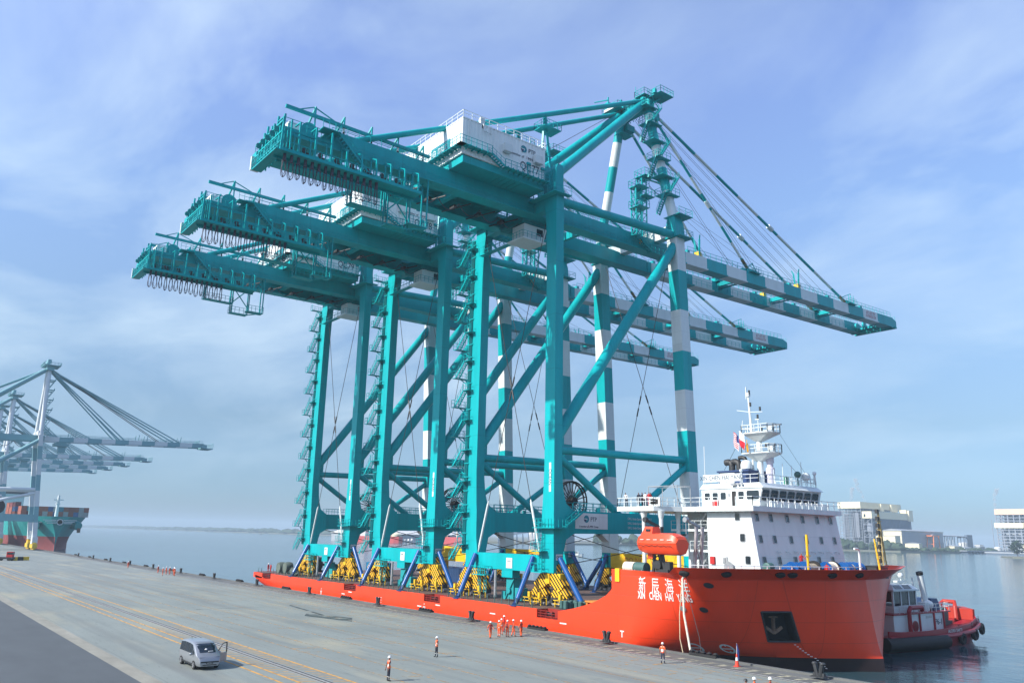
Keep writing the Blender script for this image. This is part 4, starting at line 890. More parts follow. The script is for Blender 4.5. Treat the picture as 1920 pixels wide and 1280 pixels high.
    mb.beam((3.9, -21, zz0-.9), (4.7, -18.4, zz0-.3), .14); mb.beam((2.8, -23.8, zz0+1), (3.9, -21, zz0+4), .16); mb.beam((4, -20.8, zz0+.2), (4, -24, zz0+4), .14); B('service_basket', mb, TEAL)
    # hanging power cables under the girders
    mb = MB()
    for k in range(7):
        y = -22+3.6*k; mb.path([(1.5, y+3.6*t_/8, gz(0)-.3-1.3*math.sin(math.pi*t_/8)) for t_ in range(9)], .05, 5)
    B('slung_cable', mb, FC)
    for k in range(6): mb = MB(); y = -20+4.3*k; mb.box(-.6, .6, y, y+.5, gz(0)-.5, gz(0)-.1); mb.beam((-2.6, y, gz(0)-.2), (2.6, y+1.5, gz(0)-.25), .15); B('cable_carrier', mb, DARK)
    # ---- trolley and operator cab
    mb = MB(); mb.box(-2.7, 2.7, -.5, 5.4, gz(0)-.5, gz(0)-.05); mb.box(-2.9, -2.5, -.6, 5.5, gz(0)-.1, gz(0)+.5); mb.box(2.5, 2.9, -.6, 5.5, gz(0)-.1, gz(0)+.5)
    for k in range(6): mb.beam((-2.4, -.2+k, gz(0)-.5), (2.4, .4+k, gz(0)-.6), .14)
    B('trolley', mb, TEALD)
    mb = MB(); cz = 53.7; mb.hexa([(.2, -.4, cz), (3.0, -.4, cz), (3.0, 3.3, cz), (.2, 3.3, cz)], [(.2, -.4, cz+2.3), (3.0, -.4, cz+2.3), (3.0, 4.0, cz+2.3), (.2, 4.0, cz+2.3)]); mb.box(-.3, 3.5, -1.0, 3.4, cz-.25, cz)
    mb.box(.6, 1.1, .2, .8, cz+2.3, gz(0)-.4); mb.box(2.1, 2.6, .2, .8, cz+2.3, gz(0)-.4); mb.box(.6, 1.1, 2.6, 3.1, cz+2.3, gz(0)-.4); mb.box(2.1, 2.6, 2.6, 3.1, cz+2.3, gz(0)-.4)
    cb = B('operator_cab', mb, WHT); mb = MB(); mb.box(3.0, 3.03, 2.0, 3.2, cz+.9, cz+2.0); mb.box(.4, 2.8, 3.58, 3.98, cz+.9, cz+2.0); B('cab_window', mb, GLS, cb)
    mb = MB(); mb.rail([(3.45, -1, cz), (3.45, 2.4, cz)], 1.0, .8, .05); mb.rail([(3.45, -1, cz), (-.3, -1, cz)], 1.0, .8, .05); mb.box(-7.6, -.3, -.9, .0, cz-.2, cz-.1); mb.rail([(-7.6, -.9, cz), (-.3, -.9, cz)], 1.1, 1, .05); mb.rail([(-7.6, .0, cz), (-.3, .0, cz)], 1.1, 1, .05); B('cab_walkway', mb, TEAL, cb)
    # ---- hoist towers beside the sea side legs
    for (x, y, zt_) in ((5.6, 21.0, 67.4), (3.6, 24.6, 71.0)):
        mb = MB()
        for dx in (-.55, .55):
            for dy in (-.55, .55): mb.beam((x+dx, y+dy, 58.8), (x+dx, y+dy, zt_), .16)
        for k in range(int((zt_-58.8)/1.3)):
            z = 58.8+1.3*k
            mb.beam((x-.55, y-.55, z), (x+.55, y-.55, z+1.3), .1); mb.beam((x+.55, y-.55, z), (x+.55, y+.55, z+1.3), .1); mb.beam((x-.55, y+.55, z), (x-.55, y-.55, z+1.3), .1); mb.beam((x+.55, y-.55, z), (x-.55, y-.55, z), .1); mb.beam((x+.55, y-.55, z), (x+.55, y+.55, z), .1)
        for zp in (zt_-.4, zt_-4): mb.box(x-.8, x+1.6, y-.9, y+1.5, zp, zp+.1); mb.rail([(x-.8, y-.9, zp+.1), (x+1.6, y-.9, zp+.1), (x+1.6, y+1.5, zp+.1), (x-.8, y+1.5, zp+.1), (x-.8, y-.9, zp+.1)], 1.2, .8, .06)
        B('service_tower', mb, TEAL)
    mb = MB(); mb.beam((5.6, 21.5, 66.6), (3.6, 24.2, 66.9), .7, .12); mb.rail([(5.3, 21.3, 66.7), (3.3, 24, 67)], 1.1, .8, .05); mb.rail([(5.9, 21.7, 66.7), (3.9, 24.4, 67)], 1.1, .8, .05); mb.beam((4, 25, 70.6), (6.6, 26.2, 69.0), .7, .12); mb.rail([(4, 25, 70.7), (6.6, 26.2, 69.1)], 1.1, .8, .05); B('link_walkway', mb, TEAL)
    mb = MB(); mb.flight((4.95, 24.6, gz(24)-.4), (4.95, 20.6, gz(24)+2.3), (.7, 0, 0), 12); mb.box(4.7, 5.8, 24.4, 33, gz(28)-.6, gz(28)-.5); mb.rail([(5.75, 24.4, gz(28)-.5), (5.75, 33, gz(28)-.5)], 1.1, 1, .05); B('girder_stair', mb, TEAL)
    mb = MB(); mb.box(4.64, 4.68, 22.6, 23.4, gz(22)+.9, gz(22)+1.7); B('hazard_patch', mb, HAZ)
    # ---- hoist and boom ropes
    mb = MB()
    for k, (x, y) in enumerate(((-2.4, 60), (-1.9, 60), (1.9, 60), (2.4, 60), (-1.2, 85), (-.8, 85), (.8, 85), (1.2, 85), (2.1, 86), (-2.1, 86))): mb.path([(x*.8, 27.5, 87.0), (x, y, gz(y)+2.6)], .035, 4)
    for x in (-2.2, -1.8, 1.8, 2.2): mb.path([(x*.8, 26, 86.6), (x*1.4, -.6, 65.6)], .035, 4)
    for k in range(4): mb.path([(3.6-.3*k, 26.5+.4*k, 70), (2.5, 44+9*k, gz(50)+3)], .03, 4)
    B('hoist_rope', mb, WIRE)
    # ---- bogies
    for sx_ in (1, -1):
        for yc in (.75, 29.0):
            bg_ = None; xc = sx_*8.6
            mb = MB(); mb.prism([(xc-1.5, 6.28), (xc+1.5, 6.28), (xc+2.9, 4.9), (xc+2.7, 4.4), (xc+1.3, 4.3), (xc, 5.0), (xc-1.3, 4.3), (xc-2.7, 4.4), (xc-2.9, 4.9)], 'y', yc-.62, yc+.62)
            eq = B('main_equalizer', mb, HAZ)
            mb = MB(); mb.prism(ngon((xc, 5.85), .42, 10)+[], 'y', yc-.8, yc+.8); mb.box(xc-.4, xc+.4, yc-.78, yc-.62, 5.0, 6.2); mb.box(xc+1.0, xc+2.2, yc-.5, yc+.5, 5.2, 6.25); B('equalizer_pin', mb, YEL, eq)
            for o in (-2.0, 2.0):
                mb = MB(); mb.prism([(xc+o-.6, 4.75), (xc+o+.6, 4.75), (xc+o+1.6, 3.75), (xc+o+1.5, 3.35), (xc+o+.5, 3.3), (xc+o, 3.7), (xc+o-.5, 3.3), (xc+o-1.5, 3.35), (xc+o-1.6, 3.75)], 'y', yc-.48, yc+.48); e2 = B('sub_equalizer', mb, HAZ)
                mb = MB(); mb.prism(ngon((xc+o, 4.4), .3, 10), 'y', yc-.6, yc+.6); B('equalizer_pin', mb, YEL, e2)
                for o2 in (-1.0, 1.0):
                    x = xc+o+o2; mb = MB(); mb.box(x-.75, x+.75, yc-.4, yc+.4, 2.9, 3.45); mb.box(x-.15, x+.35, yc-1.1, yc-.4, 2.7, 3.1); tk = B('wheel_truck', mb, DARK)
                    mb = MB()
                    for o3 in (-.42, .42): mb.tube((x+o3, yc-.25, 2.72), (x+o3, yc+.25, 2.72), .38, 12)
                    B('wheel', mb, STEEL, tk)
                    if o2 > 0 or o < 0:
                        ys = -1 if yc < 5 else 1
                        mb = MB(); mb.box(x-.22, x+.18, yc+ys*1.15-.2, yc+ys*1.15+.2, 3.2, 3.85); mb.tube((x-.02, yc+ys*1.15, 2.75), (x-.02, yc+ys*1.15, 3.2), .16, 8)
                        for (a, c) in ((-.65, -.7), (.6, -.7), (-.65, .35), (.6, .35)): mb.beam((x+a, yc+ys*1.15+c*.9*ys, 2.3), (x+a, yc+ys*1.15+c*.9*ys, 3.15), .09)
                        mb.beam((x-.65, yc+ys*.55, 3.15), (x+.6, yc+ys*.55, 3.15), .08); mb.beam((x-.65, yc+ys*1.75, 3.15), (x+.6, yc+ys*1.75, 3.15), .08); mb.beam((x-.65, yc+ys*1.75, 2.75), (x+.6, yc+ys*1.75, 2.75), .08); mb.beam((x-.65, yc+ys*.55, 3.15), (x-.65, yc+ys*1.75, 3.15), .08); B('drive_motor', mb, YEL, tk)
            if sx_ < 0 and yc < 5:
                mb = MB(); z0 = 2.4
                mb.ladder((-4.4, -.5, 3.0), (-4.4, -.5, 6.3), (.5, 0, 0)); mb.ladder((-5.8, -.5, 3.0), (-5.8, -.5, 7.2), (.5, 0, 0)); mb.box(-6.6, -3.4, -1.2, .0, 5.4, 5.5); mb.rail([(-6.6, -1.2, 5.5), (-3.4, -1.2, 5.5), (-3.4, 0, 5.5)], 1.1, .55, .06); B('bogie_platform', mb, TEAL)
                mb = MB(); mb.box(-.6, 1.0, .5, 1.9, 2.5, 5.2); mb.box(1.2, 2.6, .6, 1.7, 2.4, 4.0); mb.beam((-.7, .4, 2.4), (1.2, .4, 5.2), .15); mb.tube((.2, .45, 3.6), (.2, .2, 3.6), .4, 10); mb.box(-2.0, -1.2, .8, 1.6, 2.4, 3.4); B('rail_clamp_housing', mb, TEALD)
                mb = MB(); mb.tube((-2.1, -.25, 2.6), (-2.1, -.25, 6.2), .2, 10); B('tie_down_cylinder', mb, STEEL)
    return root
def logo(parent, c, rd, size, tag_line):
    """round teal emblem with a white arrow, letters beside it and the line below"""
    rd = Vector(rd); up = Vector((0, 0, 1)); c = Vector(c); nrm = rd.cross(up)
    mb = MB(); k = 24; r = size*.78
    mb.add([c+nrm*.0+rd*r*math.cos(2*math.pi*i/k)+up*r*math.sin(2*math.pi*i/k) for i in range(k)], [tuple(range(k))])
    build('emblem', mb, LOGOT, parent, CO, fix=False)
    mb = MB(); f = lambda a, b_: c+nrm*.012+rd*r*a+up*r*b_
    mb.add([f(-.95, .12), f(.35, .12), f(.2, -.55), f(.05, -.1), f(-.95, -.05)], [(0, 4, 3, 2, 1)])
    build('emblem_arrow', mb, WHT, parent, CO)
    mb = MB(); mb.add([f(-.97, -.12), f(-.1, -.18), f(-.25, -.75), f(-.6, -.75), f(-.9, -.4)], [(0, 4, 3, 2, 1)]); build('emblem_purple', mb, MATS.get('logo_purple') or mat('logo_purple', (.05, .03, .12), .5), parent, CO)  # purple printed field of the emblem, below the arrow
    text('PTP', size*1.35, INK, parent, c+rd*(r+size*1.35)+up*size*-.08, rd, up, off=CO, sx=.85)
    if tag_line: text('A member of   MMC Group', size*.62, INK, parent, c+rd*size*.75-up*size*1.6, rd, up, off=CO, sx=.8); tr = c+rd*size*.62-up*size*1.6
    else: text('A member of     MMC Group', size*.78, INK, parent, c+rd*size*.55-up*size*1.75, rd, up, off=CO, sx=.98); tr = c+rd*size*.9-up*size*1.65
    mb = MB(); 
    for a in (90, 210, 330): v = rd*math.cos(R(a))+up*math.sin(R(a)); w_ = rd*math.cos(R(a+35))+up*math.sin(R(a+35)); q = tr+nrm*.01; mb.add([q, q+v*size*.42, q+w_*size*.25], [(0, 1, 2)])
    build('emblem_star', mb, MATS.get('logo_magenta') or mat('logo_magenta', (.22, .03, .10), .5), parent, CO)
cr0 = crane_proto(); CRX = [-89.85, -118.2, -146.6]
CRN = ['QC77', 'QC78', 'QC79']; CRD = ['nearest and tallest looking teal quay crane, numbered QC77, standing on the red ship', 'middle of the three teal quay cranes on the red ship, numbered QC78', 'farthest of the three teal quay cranes on the red ship, numbered QC79, by its stern']
for i, x in enumerate(CRX):
    c = cr0 if i == 0 else copy_tree(cr0); c.location.x = x; tag(c, CRD[i], 'gantry crane', 'teal quay cranes standing on the red ship'); c['_n'] = i
CRS = [cr0]+[o for o in COL.objects if o.name.startswith('gantry_crane.')]
CRS = sorted(CRS, key=lambda o: -o.location.x)
for c, nme in zip(CRS, CRN):
    text(nme, .52, INK, c, (9.89, .45+.46, 8.27), (0, 1, 0), (0, 0, 1), off=CO, sx=.8); text(nme, .52, INK, c, (-7.69, 28.86, 7.77), (0, 1, 0), (0, 0, 1), off=CO, sx=.8)
    text(nme, 1.75, INK, c, (8.3, -3.9, 61.75), (0, 1, 0), (0, 0, 1), off=CO, sx=.8, name='crane_number')
    del c['_n']
# ------------------------------------------------------------------ superstructure (parts of the ship)
P_ = lambda n, mb, m, p=None, **k: build(n, mb, m, p or ship, SO, **k)
BY0, BY1 = 78.9, 96.8
mb = MB()
fx = lambda z: -55.05-(z-7)*.157         # raked front wall
mb.add([(-62.3, BY0, 6.9), (fx(6.9), BY0, 6.9), (fx(6.9), BY1, 6.9), (-62.3, BY1, 6.9), (-62.3, BY0, 14.3), (fx(14.3), BY0, 14.3), (fx(14.3), BY1, 14.3), (-62.3, BY1, 14.3)], [(3, 2, 1, 0), (4, 5, 6, 7), (0, 1, 5, 4), (1, 2, 6, 5), (2, 3, 7, 6), (3, 0, 4, 7)])
mb.box(-68, -62.28, 82.2, BY1, 6.9, 14.3)
house = P_('deckhouse', mb, WHT)
mb = MB(); poly = [(-73, 74.6), (-66.9, 74.6), (-65.2, 77.95), (-55.1, 77.95), (-55.1, 96.4), (-66, 96.4), (-67, 99), (-73, 99)]
mb.prism(poly, 'z', 14.15, 14.72)
bd = P_('bridge_deck', mb, WHT)
mb = MB(); mb.rail([(-73, 99, 14.72), (-73, 74.7, 14.72), (-67, 74.7, 14.72)], 1.05, 1.2, .07); mb.rail([(-65.3, 78.05, 14.72), (-60, 78.05, 14.72)], 1.05, 1.2, .07); mb.rail([(-57.5, 78.05, 14.72), (-55.2, 78.05, 14.72), (-55.2, 96.3, 14.72)], 1.05, 1.4, .07); mb.rail([(-67, 74.7, 14.72), (-65.4, 78, 14.72)], 1.05, 1, .07); P_('deck_railing', mb, WHT, bd)
mb = MB(); mb.box(-68.0, -66.2, 75.0, 75.2, 14.72, 15.75); P_('wing_console', mb, WHT, bd); mb = MB(); mb.box(-67.7, -66.5, 74.96, 75.0, 14.95, 15.55); P_('console_window', mb, BLK, bd)
mb = MB()
for x, y in ((-68.3, 75.3), (-68.3, 77.9), (-63.9, 77.9), (-63.9, 75.5)): mb.beam((x, y, 14.7), (x, y, 17.1), .07)
mb.beam((-68.3, 75.3, 17.1), (-63.9, 75.5, 17.1), .08); mb.beam((-68.3, 77.9, 17.1), (-63.9, 77.9, 17.1), .08); mb.beam((-68.3, 75.3, 17.1), (-68.3, 77.9, 17.1), .08); mb.beam((-63.9, 75.5, 17.1), (-63.9, 77.9, 17.1), .08); P_('awning_frame', mb, STEEL, bd)
for x, y in ((-69.1, 75.3), (-66.6, 75.6), (-66.4, 78.5)):
    mb = MB(); mb.tube((x, y, 6.9), (x, y, 13.2), .25, 12); mb.tube((x, y, 13.2), (x, y, 14.16), .25, 12, 0, .5); smoothall(P_('deck_column', mb, WHT))
# open side with stairs
for z, xa in ((12.1, -67.9), (9.7, -65.0)): mb = MB(); mb.box(xa, -62.3, BY0, 82.2, z-.25, z); mb.rail([(xa, BY0+.05, z), (-62.35, BY0+.05, z)], 1.0, 1, .05); P_('side_gallery', mb, WHT, house)
for k, z in enumerate((7.0, 9.7, 12.1)): mb = MB(); mb.flight((-65.0, 80.1, z), (-63.0, 80.1, z+2.3), (0, .8, 0), 9); P_('stair_flight', mb, STEEL, house)
def win(par, c, nx, ny, w_, h_, m=None, name='window', tilt=0):
    """a framed pane with rounded corners standing 4 cm proud of the wall"""
    n = Vector((nx, ny, tilt)).normalized(); u_ = Vector((-ny, nx, 0)).normalized(); v_ = n.cross(u_); c = Vector(c)
    if v_.z < 0: v_ = -v_
    q = lambda a, b_, o: c+u_*a+v_*b_+n*o
    def rr(w2, h2, o, r): 
        pts = []
        for sx_, sy_ in ((1, 1), (-1, 1), (-1, -1), (1, -1)):
            a0 = {(1, 1): 0, (-1, 1): 90, (-1, -1): 180, (1, -1): 270}[(sx_, sy_)]
            for a in (0, 45, 90): pts.append(q(sx_*(w2-r)+r*math.cos(R(a0+a)), sy_*(h2-r)+r*math.sin(R(a0+a)), o))
        return pts
    r = min(w_, h_)*.22; o1 = rr(w_/2+.07, h_/2+.07, -.02, r); o2 = rr(w_/2+.07, h_/2+.07, .05, r); i1 = rr(w_/2, h_/2, .05, r*.8); i2 = rr(w_/2, h_/2, .0, r*.8); k = 12
    mb = MB(); mb.add(o1+o2+i1+i2, [(i, (i+1) % k, (i+1) % k+k, i+k) for i in range(k)]+[(k+i, k+(i+1) % k, 2*k+(i+1) % k, 2*k+i) for i in range(k)]+[(2*k+i, 2*k+(i+1) % k, 3*k+(i+1) % k, 3*k+i) for i in range(k)])
    f = P_('window', mb, STEEL if m is None else m, par); mb = MB(); mb.add(rr(w_/2, h_/2, .015, r*.8), [tuple(range(k))]); P_('pane', mb, GLS, f); return f
for x, z in ((-57.95, 13.55), (-57.35, 11.2), (-56.75, 8.75)): win(house, (x, BY0-.0, z), 0, -1, .62, .82)
for z, ys in ((13.5, (79.9, 82.6, 85.9, 89.1, 92.3, 95.3)), (11.1, (79.9, 82.6, 85.9, 89.1, 92.3, 95.3)), (8.75, (79.9, 82.8, 86.0, 91, 94))):
    for y in ys: win(house, (fx(z)+.02, y, z), 1, 0, .60, .82, None, 'window', .157)
mb = MB()
for k in range(8): y = 82.6+1.75*k; z = 9.75; mb.path([(fx(z), y, z), (fx(z)+.28, y, z), (fx(z)+.38, y+.3, z-.08), (fx(z)+.38, y+.32, z-.3)], .06, 6)
P_('vent_pipe', mb, WHT, house)['kind'] = 'stuff'
mb = MB(); mb.box(-61.9, -61.3, BY0-.25, BY0, 8.15, 9.0); P_('fire_hose_box', mb, RCLO, house)
mb = MB(); mb.box(-60.2, -59.9, BY0-.1, BY0, 8.3, 8.9); mb.box(-59.8, -59.5, BY0-.1, BY0, 8.3, 9); P_('wall_box', mb, STEEL, house)
mb = MB(); mb.lathe([(.62, -.06), (.62, .06)], (-59.2, BY0-.35, 7.9), 'y', 18); P_('reel_cover', mb, STEEL, house)
# wheelhouse
WY0, WY1 = 81.8, 94.3
mb = MB(); mb.hexa([(-65.3, WY0, 14.72), (-57.2, WY0, 14.72), (-56.9, WY0+.3, 14.72), (-56.9, WY1-.3, 14.72), (-57.2, WY1, 14.72)][0:1]+[(-57.0, WY0, 14.72), (-57.0, WY1, 14.72), (-65.3, WY1, 14.72)], [(-65.3, WY0, 17.05), (-56.45, WY0, 17.05), (-56.45, WY1, 17.05), (-65.3, WY1, 17.05)])
mb.hexa([(-65.5, WY0-.15, 17.0), (-56.2, WY0-.15, 17.0), (-56.2, WY1+.15, 17.0), (-65.5, WY1+.15, 17.0)], [(-65.2, WY0+.15, 17.6), (-56.9, WY0+.15, 17.6), (-56.9, WY1-.15, 17.6), (-65.2, WY1-.15, 17.6)])
wh = P_('wheelhouse', mb, WHT)
for x in (-64.4, -63.2, -62.0): win(wh, (x, WY0, 16.1), 0, -1, .8, .85, WHT)
win(wh, (-59.4, WY0, 16.15), 0, -1, .8, .9, WHT); win(wh, (-57.75, WY0, 16.15), 0, -1, 1.75, 1.05, WHT)
mb = MB(); mb.box(-60.75, -60.15, WY0-.03, WY0, 14.8, 16.65); P_('door', mb, BLK, wh); mb = MB(); mb.box(-61.3, -60.95, WY0-.04, WY0, 16.0, 16.4); P_('notice_plate', mb, STEEL, wh)
mb = MB(); mb.box(-63.2, -62.75, WY0-.3, WY0, 14.95, 15.6); P_('fire_hose_box', mb, RCLO, wh); mb = MB(); mb.box(-63.7, -63.5, WY0-.05, WY0, 14.9, 15.5); P_('fire_extinguisher', mb, RCLO, wh)
fw = lambda z: -57.0+(z-14.72)/2.33*.55
for i in range(7): y = 82.65+1.73*i; win(wh, (fw(16.15)+.01, y, 16.15), 1, 0, 1.42, 1.25, STEEL, 'window', -.236)
mb = MB()
for k in range(11): y = 82.2+1.2*k; mb.beam((-55.6, y, 14.7), (-55.6, y, 15.5), .1)
mb.box(-55.75, -55.68, 82, 94.6, 14.72, 15.45); P_('bridge_front_screen', mb, GREYW, wh)
mb = MB(); mb.path([(fw(15.6)+.15, 85.2, 15.2), (fw(16.7)+.2, 85.0, 16.7)], .04); P_('wiper', mb, WHT, wh)
mb = MB(); mb.rail([(-65.1, WY0+.2, 17.6), (-57, WY0+.2, 17.6), (-57, WY1-.2, 17.6), (-65.1, WY1-.2, 17.6)], 1.0, 1.1, .06); P_('roof_railing', mb, WHT, wh)
mb = MB(); mb.box(-65.0, -59.4, WY0-.02, WY0+.04, 17.85, 18.75); sg = P_('name_board', mb, WHT, wh); text('XIN CHEN HAI YANG', .78, INK, sg, (-62.2, WY0-.03, 18.3), (1, 0, 0), (0, 0, 1), off=SO, sx=.86)
for y in (WY0-.25,): 
    mb = MB(); mb.box(-60.6, -60.0, y-.2, y+.2, 17.3, 17.6)
    for k in range(2): mb.lathe([(.16, -.1), (.16, .12)], (-59.6+.5*k, y, 17.45), 'y', 10)
    P_('floodlight', mb, STEEL, wh)
mb = MB(); mb.box(-64.6, -60.2, 84.5, 88.6, 17.6, 19.2); mb.box(-64.8, -60.0, 84.3, 88.8, 19.2, 19.4); fn = P_('funnel', mb, MATS.get('funnel_blue') or mat('funnel_blue', (.02, .05, .14), .5)); mb = MB(); mb.box(-64.5, -62.2, 84.44, 84.5, 17.7, 19.1); mb.box(-63.6, -63.1, 84.4, 84.45, 18.6, 19.0); P_('funnel_panel', mb, WHT, fn)
for x, r_, h_ in ((-64.0, .42, .95), (-62.9, .42, .95), (-61.9, .26, 1.45)): mb = MB(); mb.path([(x, 86.5, 19.3), (x, 86.5, 19.3+h_), (x-.15, 86.5, 19.6+h_), (x-.55, 86.5, 19.72+h_), (x-1.0, 86.5, 19.68+h_)], r_, 10); smoothall(P_('exhaust_pipe', mb, DARK, fn))
def dome(x, y, z, r_, leg=1.2):
    mb = MB(); mb.lathe([(r_*.55, -r_*1.0), (r_, -r_*.55), (r_, .2*r_), (r_*.86, .62*r_), (r_*.5, .92*r_), (.02, 1.0*r_)], (x, y, z), 'z', 16); d_ = smoothall(P_('radome', mb, WHT, None)); mb = MB()
    for k in range(3): a = k*2.1; mb.beam((x+r_*.7*math.cos(a), y+r_*.7*math.sin(a), z-r_-leg), (x+r_*.3*math.cos(a), y+r_*.3*math.sin(a), z-r_), .08)
    P_('radome_stand', mb, WHT, d_)
dome(-60.9, 85.2, 19.95, .72); dome(-56.9, 91.8, 18.85, .5, .3); dome(-56.8, 93.6, 19.35, .24, 1.2); dome(-60.6, 83.6, 19.25, .2, 1.3)
mb = MB(); mb.ball((-57.1, 90.3, 19.0), .42, 10, 6); mb.beam((-57.1, 90.3, 17.6), (-57.1, 90.3, 18.7), .12); P_('searchlight', mb, DGRN)
# mast
mb = MB(); mb.tube((-60, 86.8, 17.4), (-60, 86.8, 24.0), .42, 14, 0, .34); mb.tube((-60.7, 86.3, 17.4), (-60.7, 86.3, 21.5), .14, 8)
mast = smoothall(P_('mast', mb, WHT))
for z, xa, xb in ((21.45, -61.7, -57.3), (23.95, -61.6, -57.4)):
    mb = MB(); mb.prism([(xa, 85.4), (xb-.4, 85.4), (xb, 86.1), (xb, 87.5), (xb-.4, 88.2), (xa, 88.2)], 'z', z, z+.12); mb.hexa([(-60.4, 86.4, z-.9), (-59.6, 86.4, z-.9), (-59.6, 87.2, z-.9), (-60.4, 87.2, z-.9)], [(xa+.1, 85.5, z), (xb-.3, 85.5, z), (xb-.3, 88.1, z), (xa+.1, 88.1, z)])
    mb.rail([(xa, 85.45, z+.1), (xb-.4, 85.45, z+.1), (xb, 86.1, z+.1), (xb, 87.5, z+.1), (xb-.4, 88.15, z+.1), (xa, 88.15, z+.1), (xa, 85.45, z+.1)], 1.0, .9, .07); P_('mast_platform', mb, WHT, mast)
mb = MB(); mb.tube((-61.0, 86.8, 24.0), (-61.3, 86.8, 28.9), .2, 8, 0, .11); mb.beam((-61.6, 86.8, 28.6), (-61.6, 86.8, 30.2), .1); mb.beam((-63.1, 86.8, 27.3), (-61.2, 86.8, 26.9), .07); mb.beam((-61.2, 86.8, 26.9), (-59.3, 86.8, 26.75), .07); mb.beam((-62.5, 86.8, 24.9), (-61, 86.8, 24.6), .07); mb.beam((-62.5, 86.8, 24.9), (-62.3, 86.8, 25.9), .07)
mb.box(-61.5, -61.1, 86.6, 87, 28.9, 29.4); mb.beam((-60, 86.8, 24.1), (-60, 86.8, 26), .08); mb.box(-60.4, -59.8, 86.7, 86.9, 25.8, 25.9); P_('topmast', mb, WHT, mast)
mb = MB()
for x, z in ((-61.0, 27.6), (-59.6, 26.9), (-60.0, 25.95), (-59.5, 24.3), (-59.0, 22.2), (-61.1, 29.2)): mb.tube((x, 86.75, z), (x, 86.75, z+.5), .13, 8)
P_('navigation_light', mb, DARK, mast)['kind'] = 'stuff'
for z, x0, x1 in ((25.0, -59.6, -56.6), (22.55, -59.0, -57.5)): mb = MB(); mb.box(-58.6, -57.9, 86.5, 87.1, z-.9, z-.2); b_ = P_('radar_base', mb, WHT, mast); mb = MB(); mb.hexa([(x0, 86.7, z-.02), (x1, 86.55, z-.2), (x1, 86.75, z-.2), (x0, 86.9, z-.02)], [(x0, 86.7, z+.12), (x1, 86.55, z-.02), (x1, 86.75, z-.02), (x0, 86.9, z+.12)]); P_('radar_scanner', mb, mat('radar_grey', (.1, .13, .17), .5) if z > 24 else MATS['radar_grey'], b_)
mb = MB(); mb.lathe([(.42, 0), (.42, 1.3), (.55, 1.35), (.55, 2.1), (.38, 2.2), (.38, 2.7), (.5, 2.75), (.5, 4.1), (.1, 4.2)], (-59.0, 87.4, 17.6), 'z', 14); smoothall(P_('vent_trunk', mb, MATS.get('pale_lilac') or mat('pale_lilac', (.55, .53, .62), .5)))
mb = MB()
for x, y, h_ in ((-57.6, 86.0, 1.8), (-57.4, 87.6, 2.6), (-57.2, 89.2, 2.4), (-57.0, 91, 3.0), (-56.9, 92.8, 1.3), (-57.2, 88.3, 1.0), (-65, 82.2, 4.8)): mb.tube((x, y, 17.6), (x, y, 17.6+h_), .045, 6)
P_('whip_antenna', mb, WHT)['kind'] = 'stuff'
mb = MB(); mb.path([(-57.4, 86.9, 21.5), (-57.0, 91.0, 18.6)], .025, 4); mb.path([(-61.7, 86.2, 24.4), (-64.5, 85.5, 19.6)], .025, 4); mb.path([(-57.4, 87.2, 24), (-56.6, 93, 17.6)], .02, 4); P_('mast_stay', mb, WIRE, mast)
mb = MB(); mb.box(-57.5, -57.2, 87.9, 88.5, 17.7, 18.6); P_('green_locker', mb, mat('locker_green', (.02, .22, .12), .5))
# flags (hanging in folds)
def flag(name, x, z, w_, h_, rows, lab, m_list, cols=8):
    mb = MB(); nr = 28
    for i in range(cols):
        for j in range(nr):
            def pt(a, b_): u_ = a/cols; v_ = b_/nr; dr = .9*u_; return (x+w_*u_*.55+.06*math.sin(7*v_+4*u_), 85.1+.09*math.sin(9*u_+2*v_), z-h_*v_-dr*.75)
            mb.add([pt(i, j), pt(i+1, j), pt(i+1, j+1), pt(i, j+1)], [(0, 1, 2, 3)], rows(i/cols, j/nr))
    return tag(build(name, mb, m_list), lab, 'flag', 'flags on the mast')
FR = mat('flag_red', (.55, .015, .03), .8); FW = mat('flag_white', (.72, .72, .74), .8); FB = mat('flag_blue', (.015, .03, .16), .8); FY = mat('flag_yellow', (.75, .42, .01), .8)
flag('striped_flag', -62.6, 24.3, 1.5, 1.9, lambda u_, v_: 2 if (u_ > .5 and v_ < .5) else (int(v_*14) % 2), 'red and white striped flag with dark blue canton on the ship mast', [FR, FW, FB])
flag('red_white_flag', -61.75, 24.4, 1.5, 1.9, lambda u_, v_: 1 if v_ < .5 else 0, 'white over red flag hanging beside the striped flag', [FR, FW])
flag('signal_flag', -60.75, 23.2, .55, 1.3, lambda u_, v_: 0, 'narrow yellow signal flag hanging by the mast', [FY])
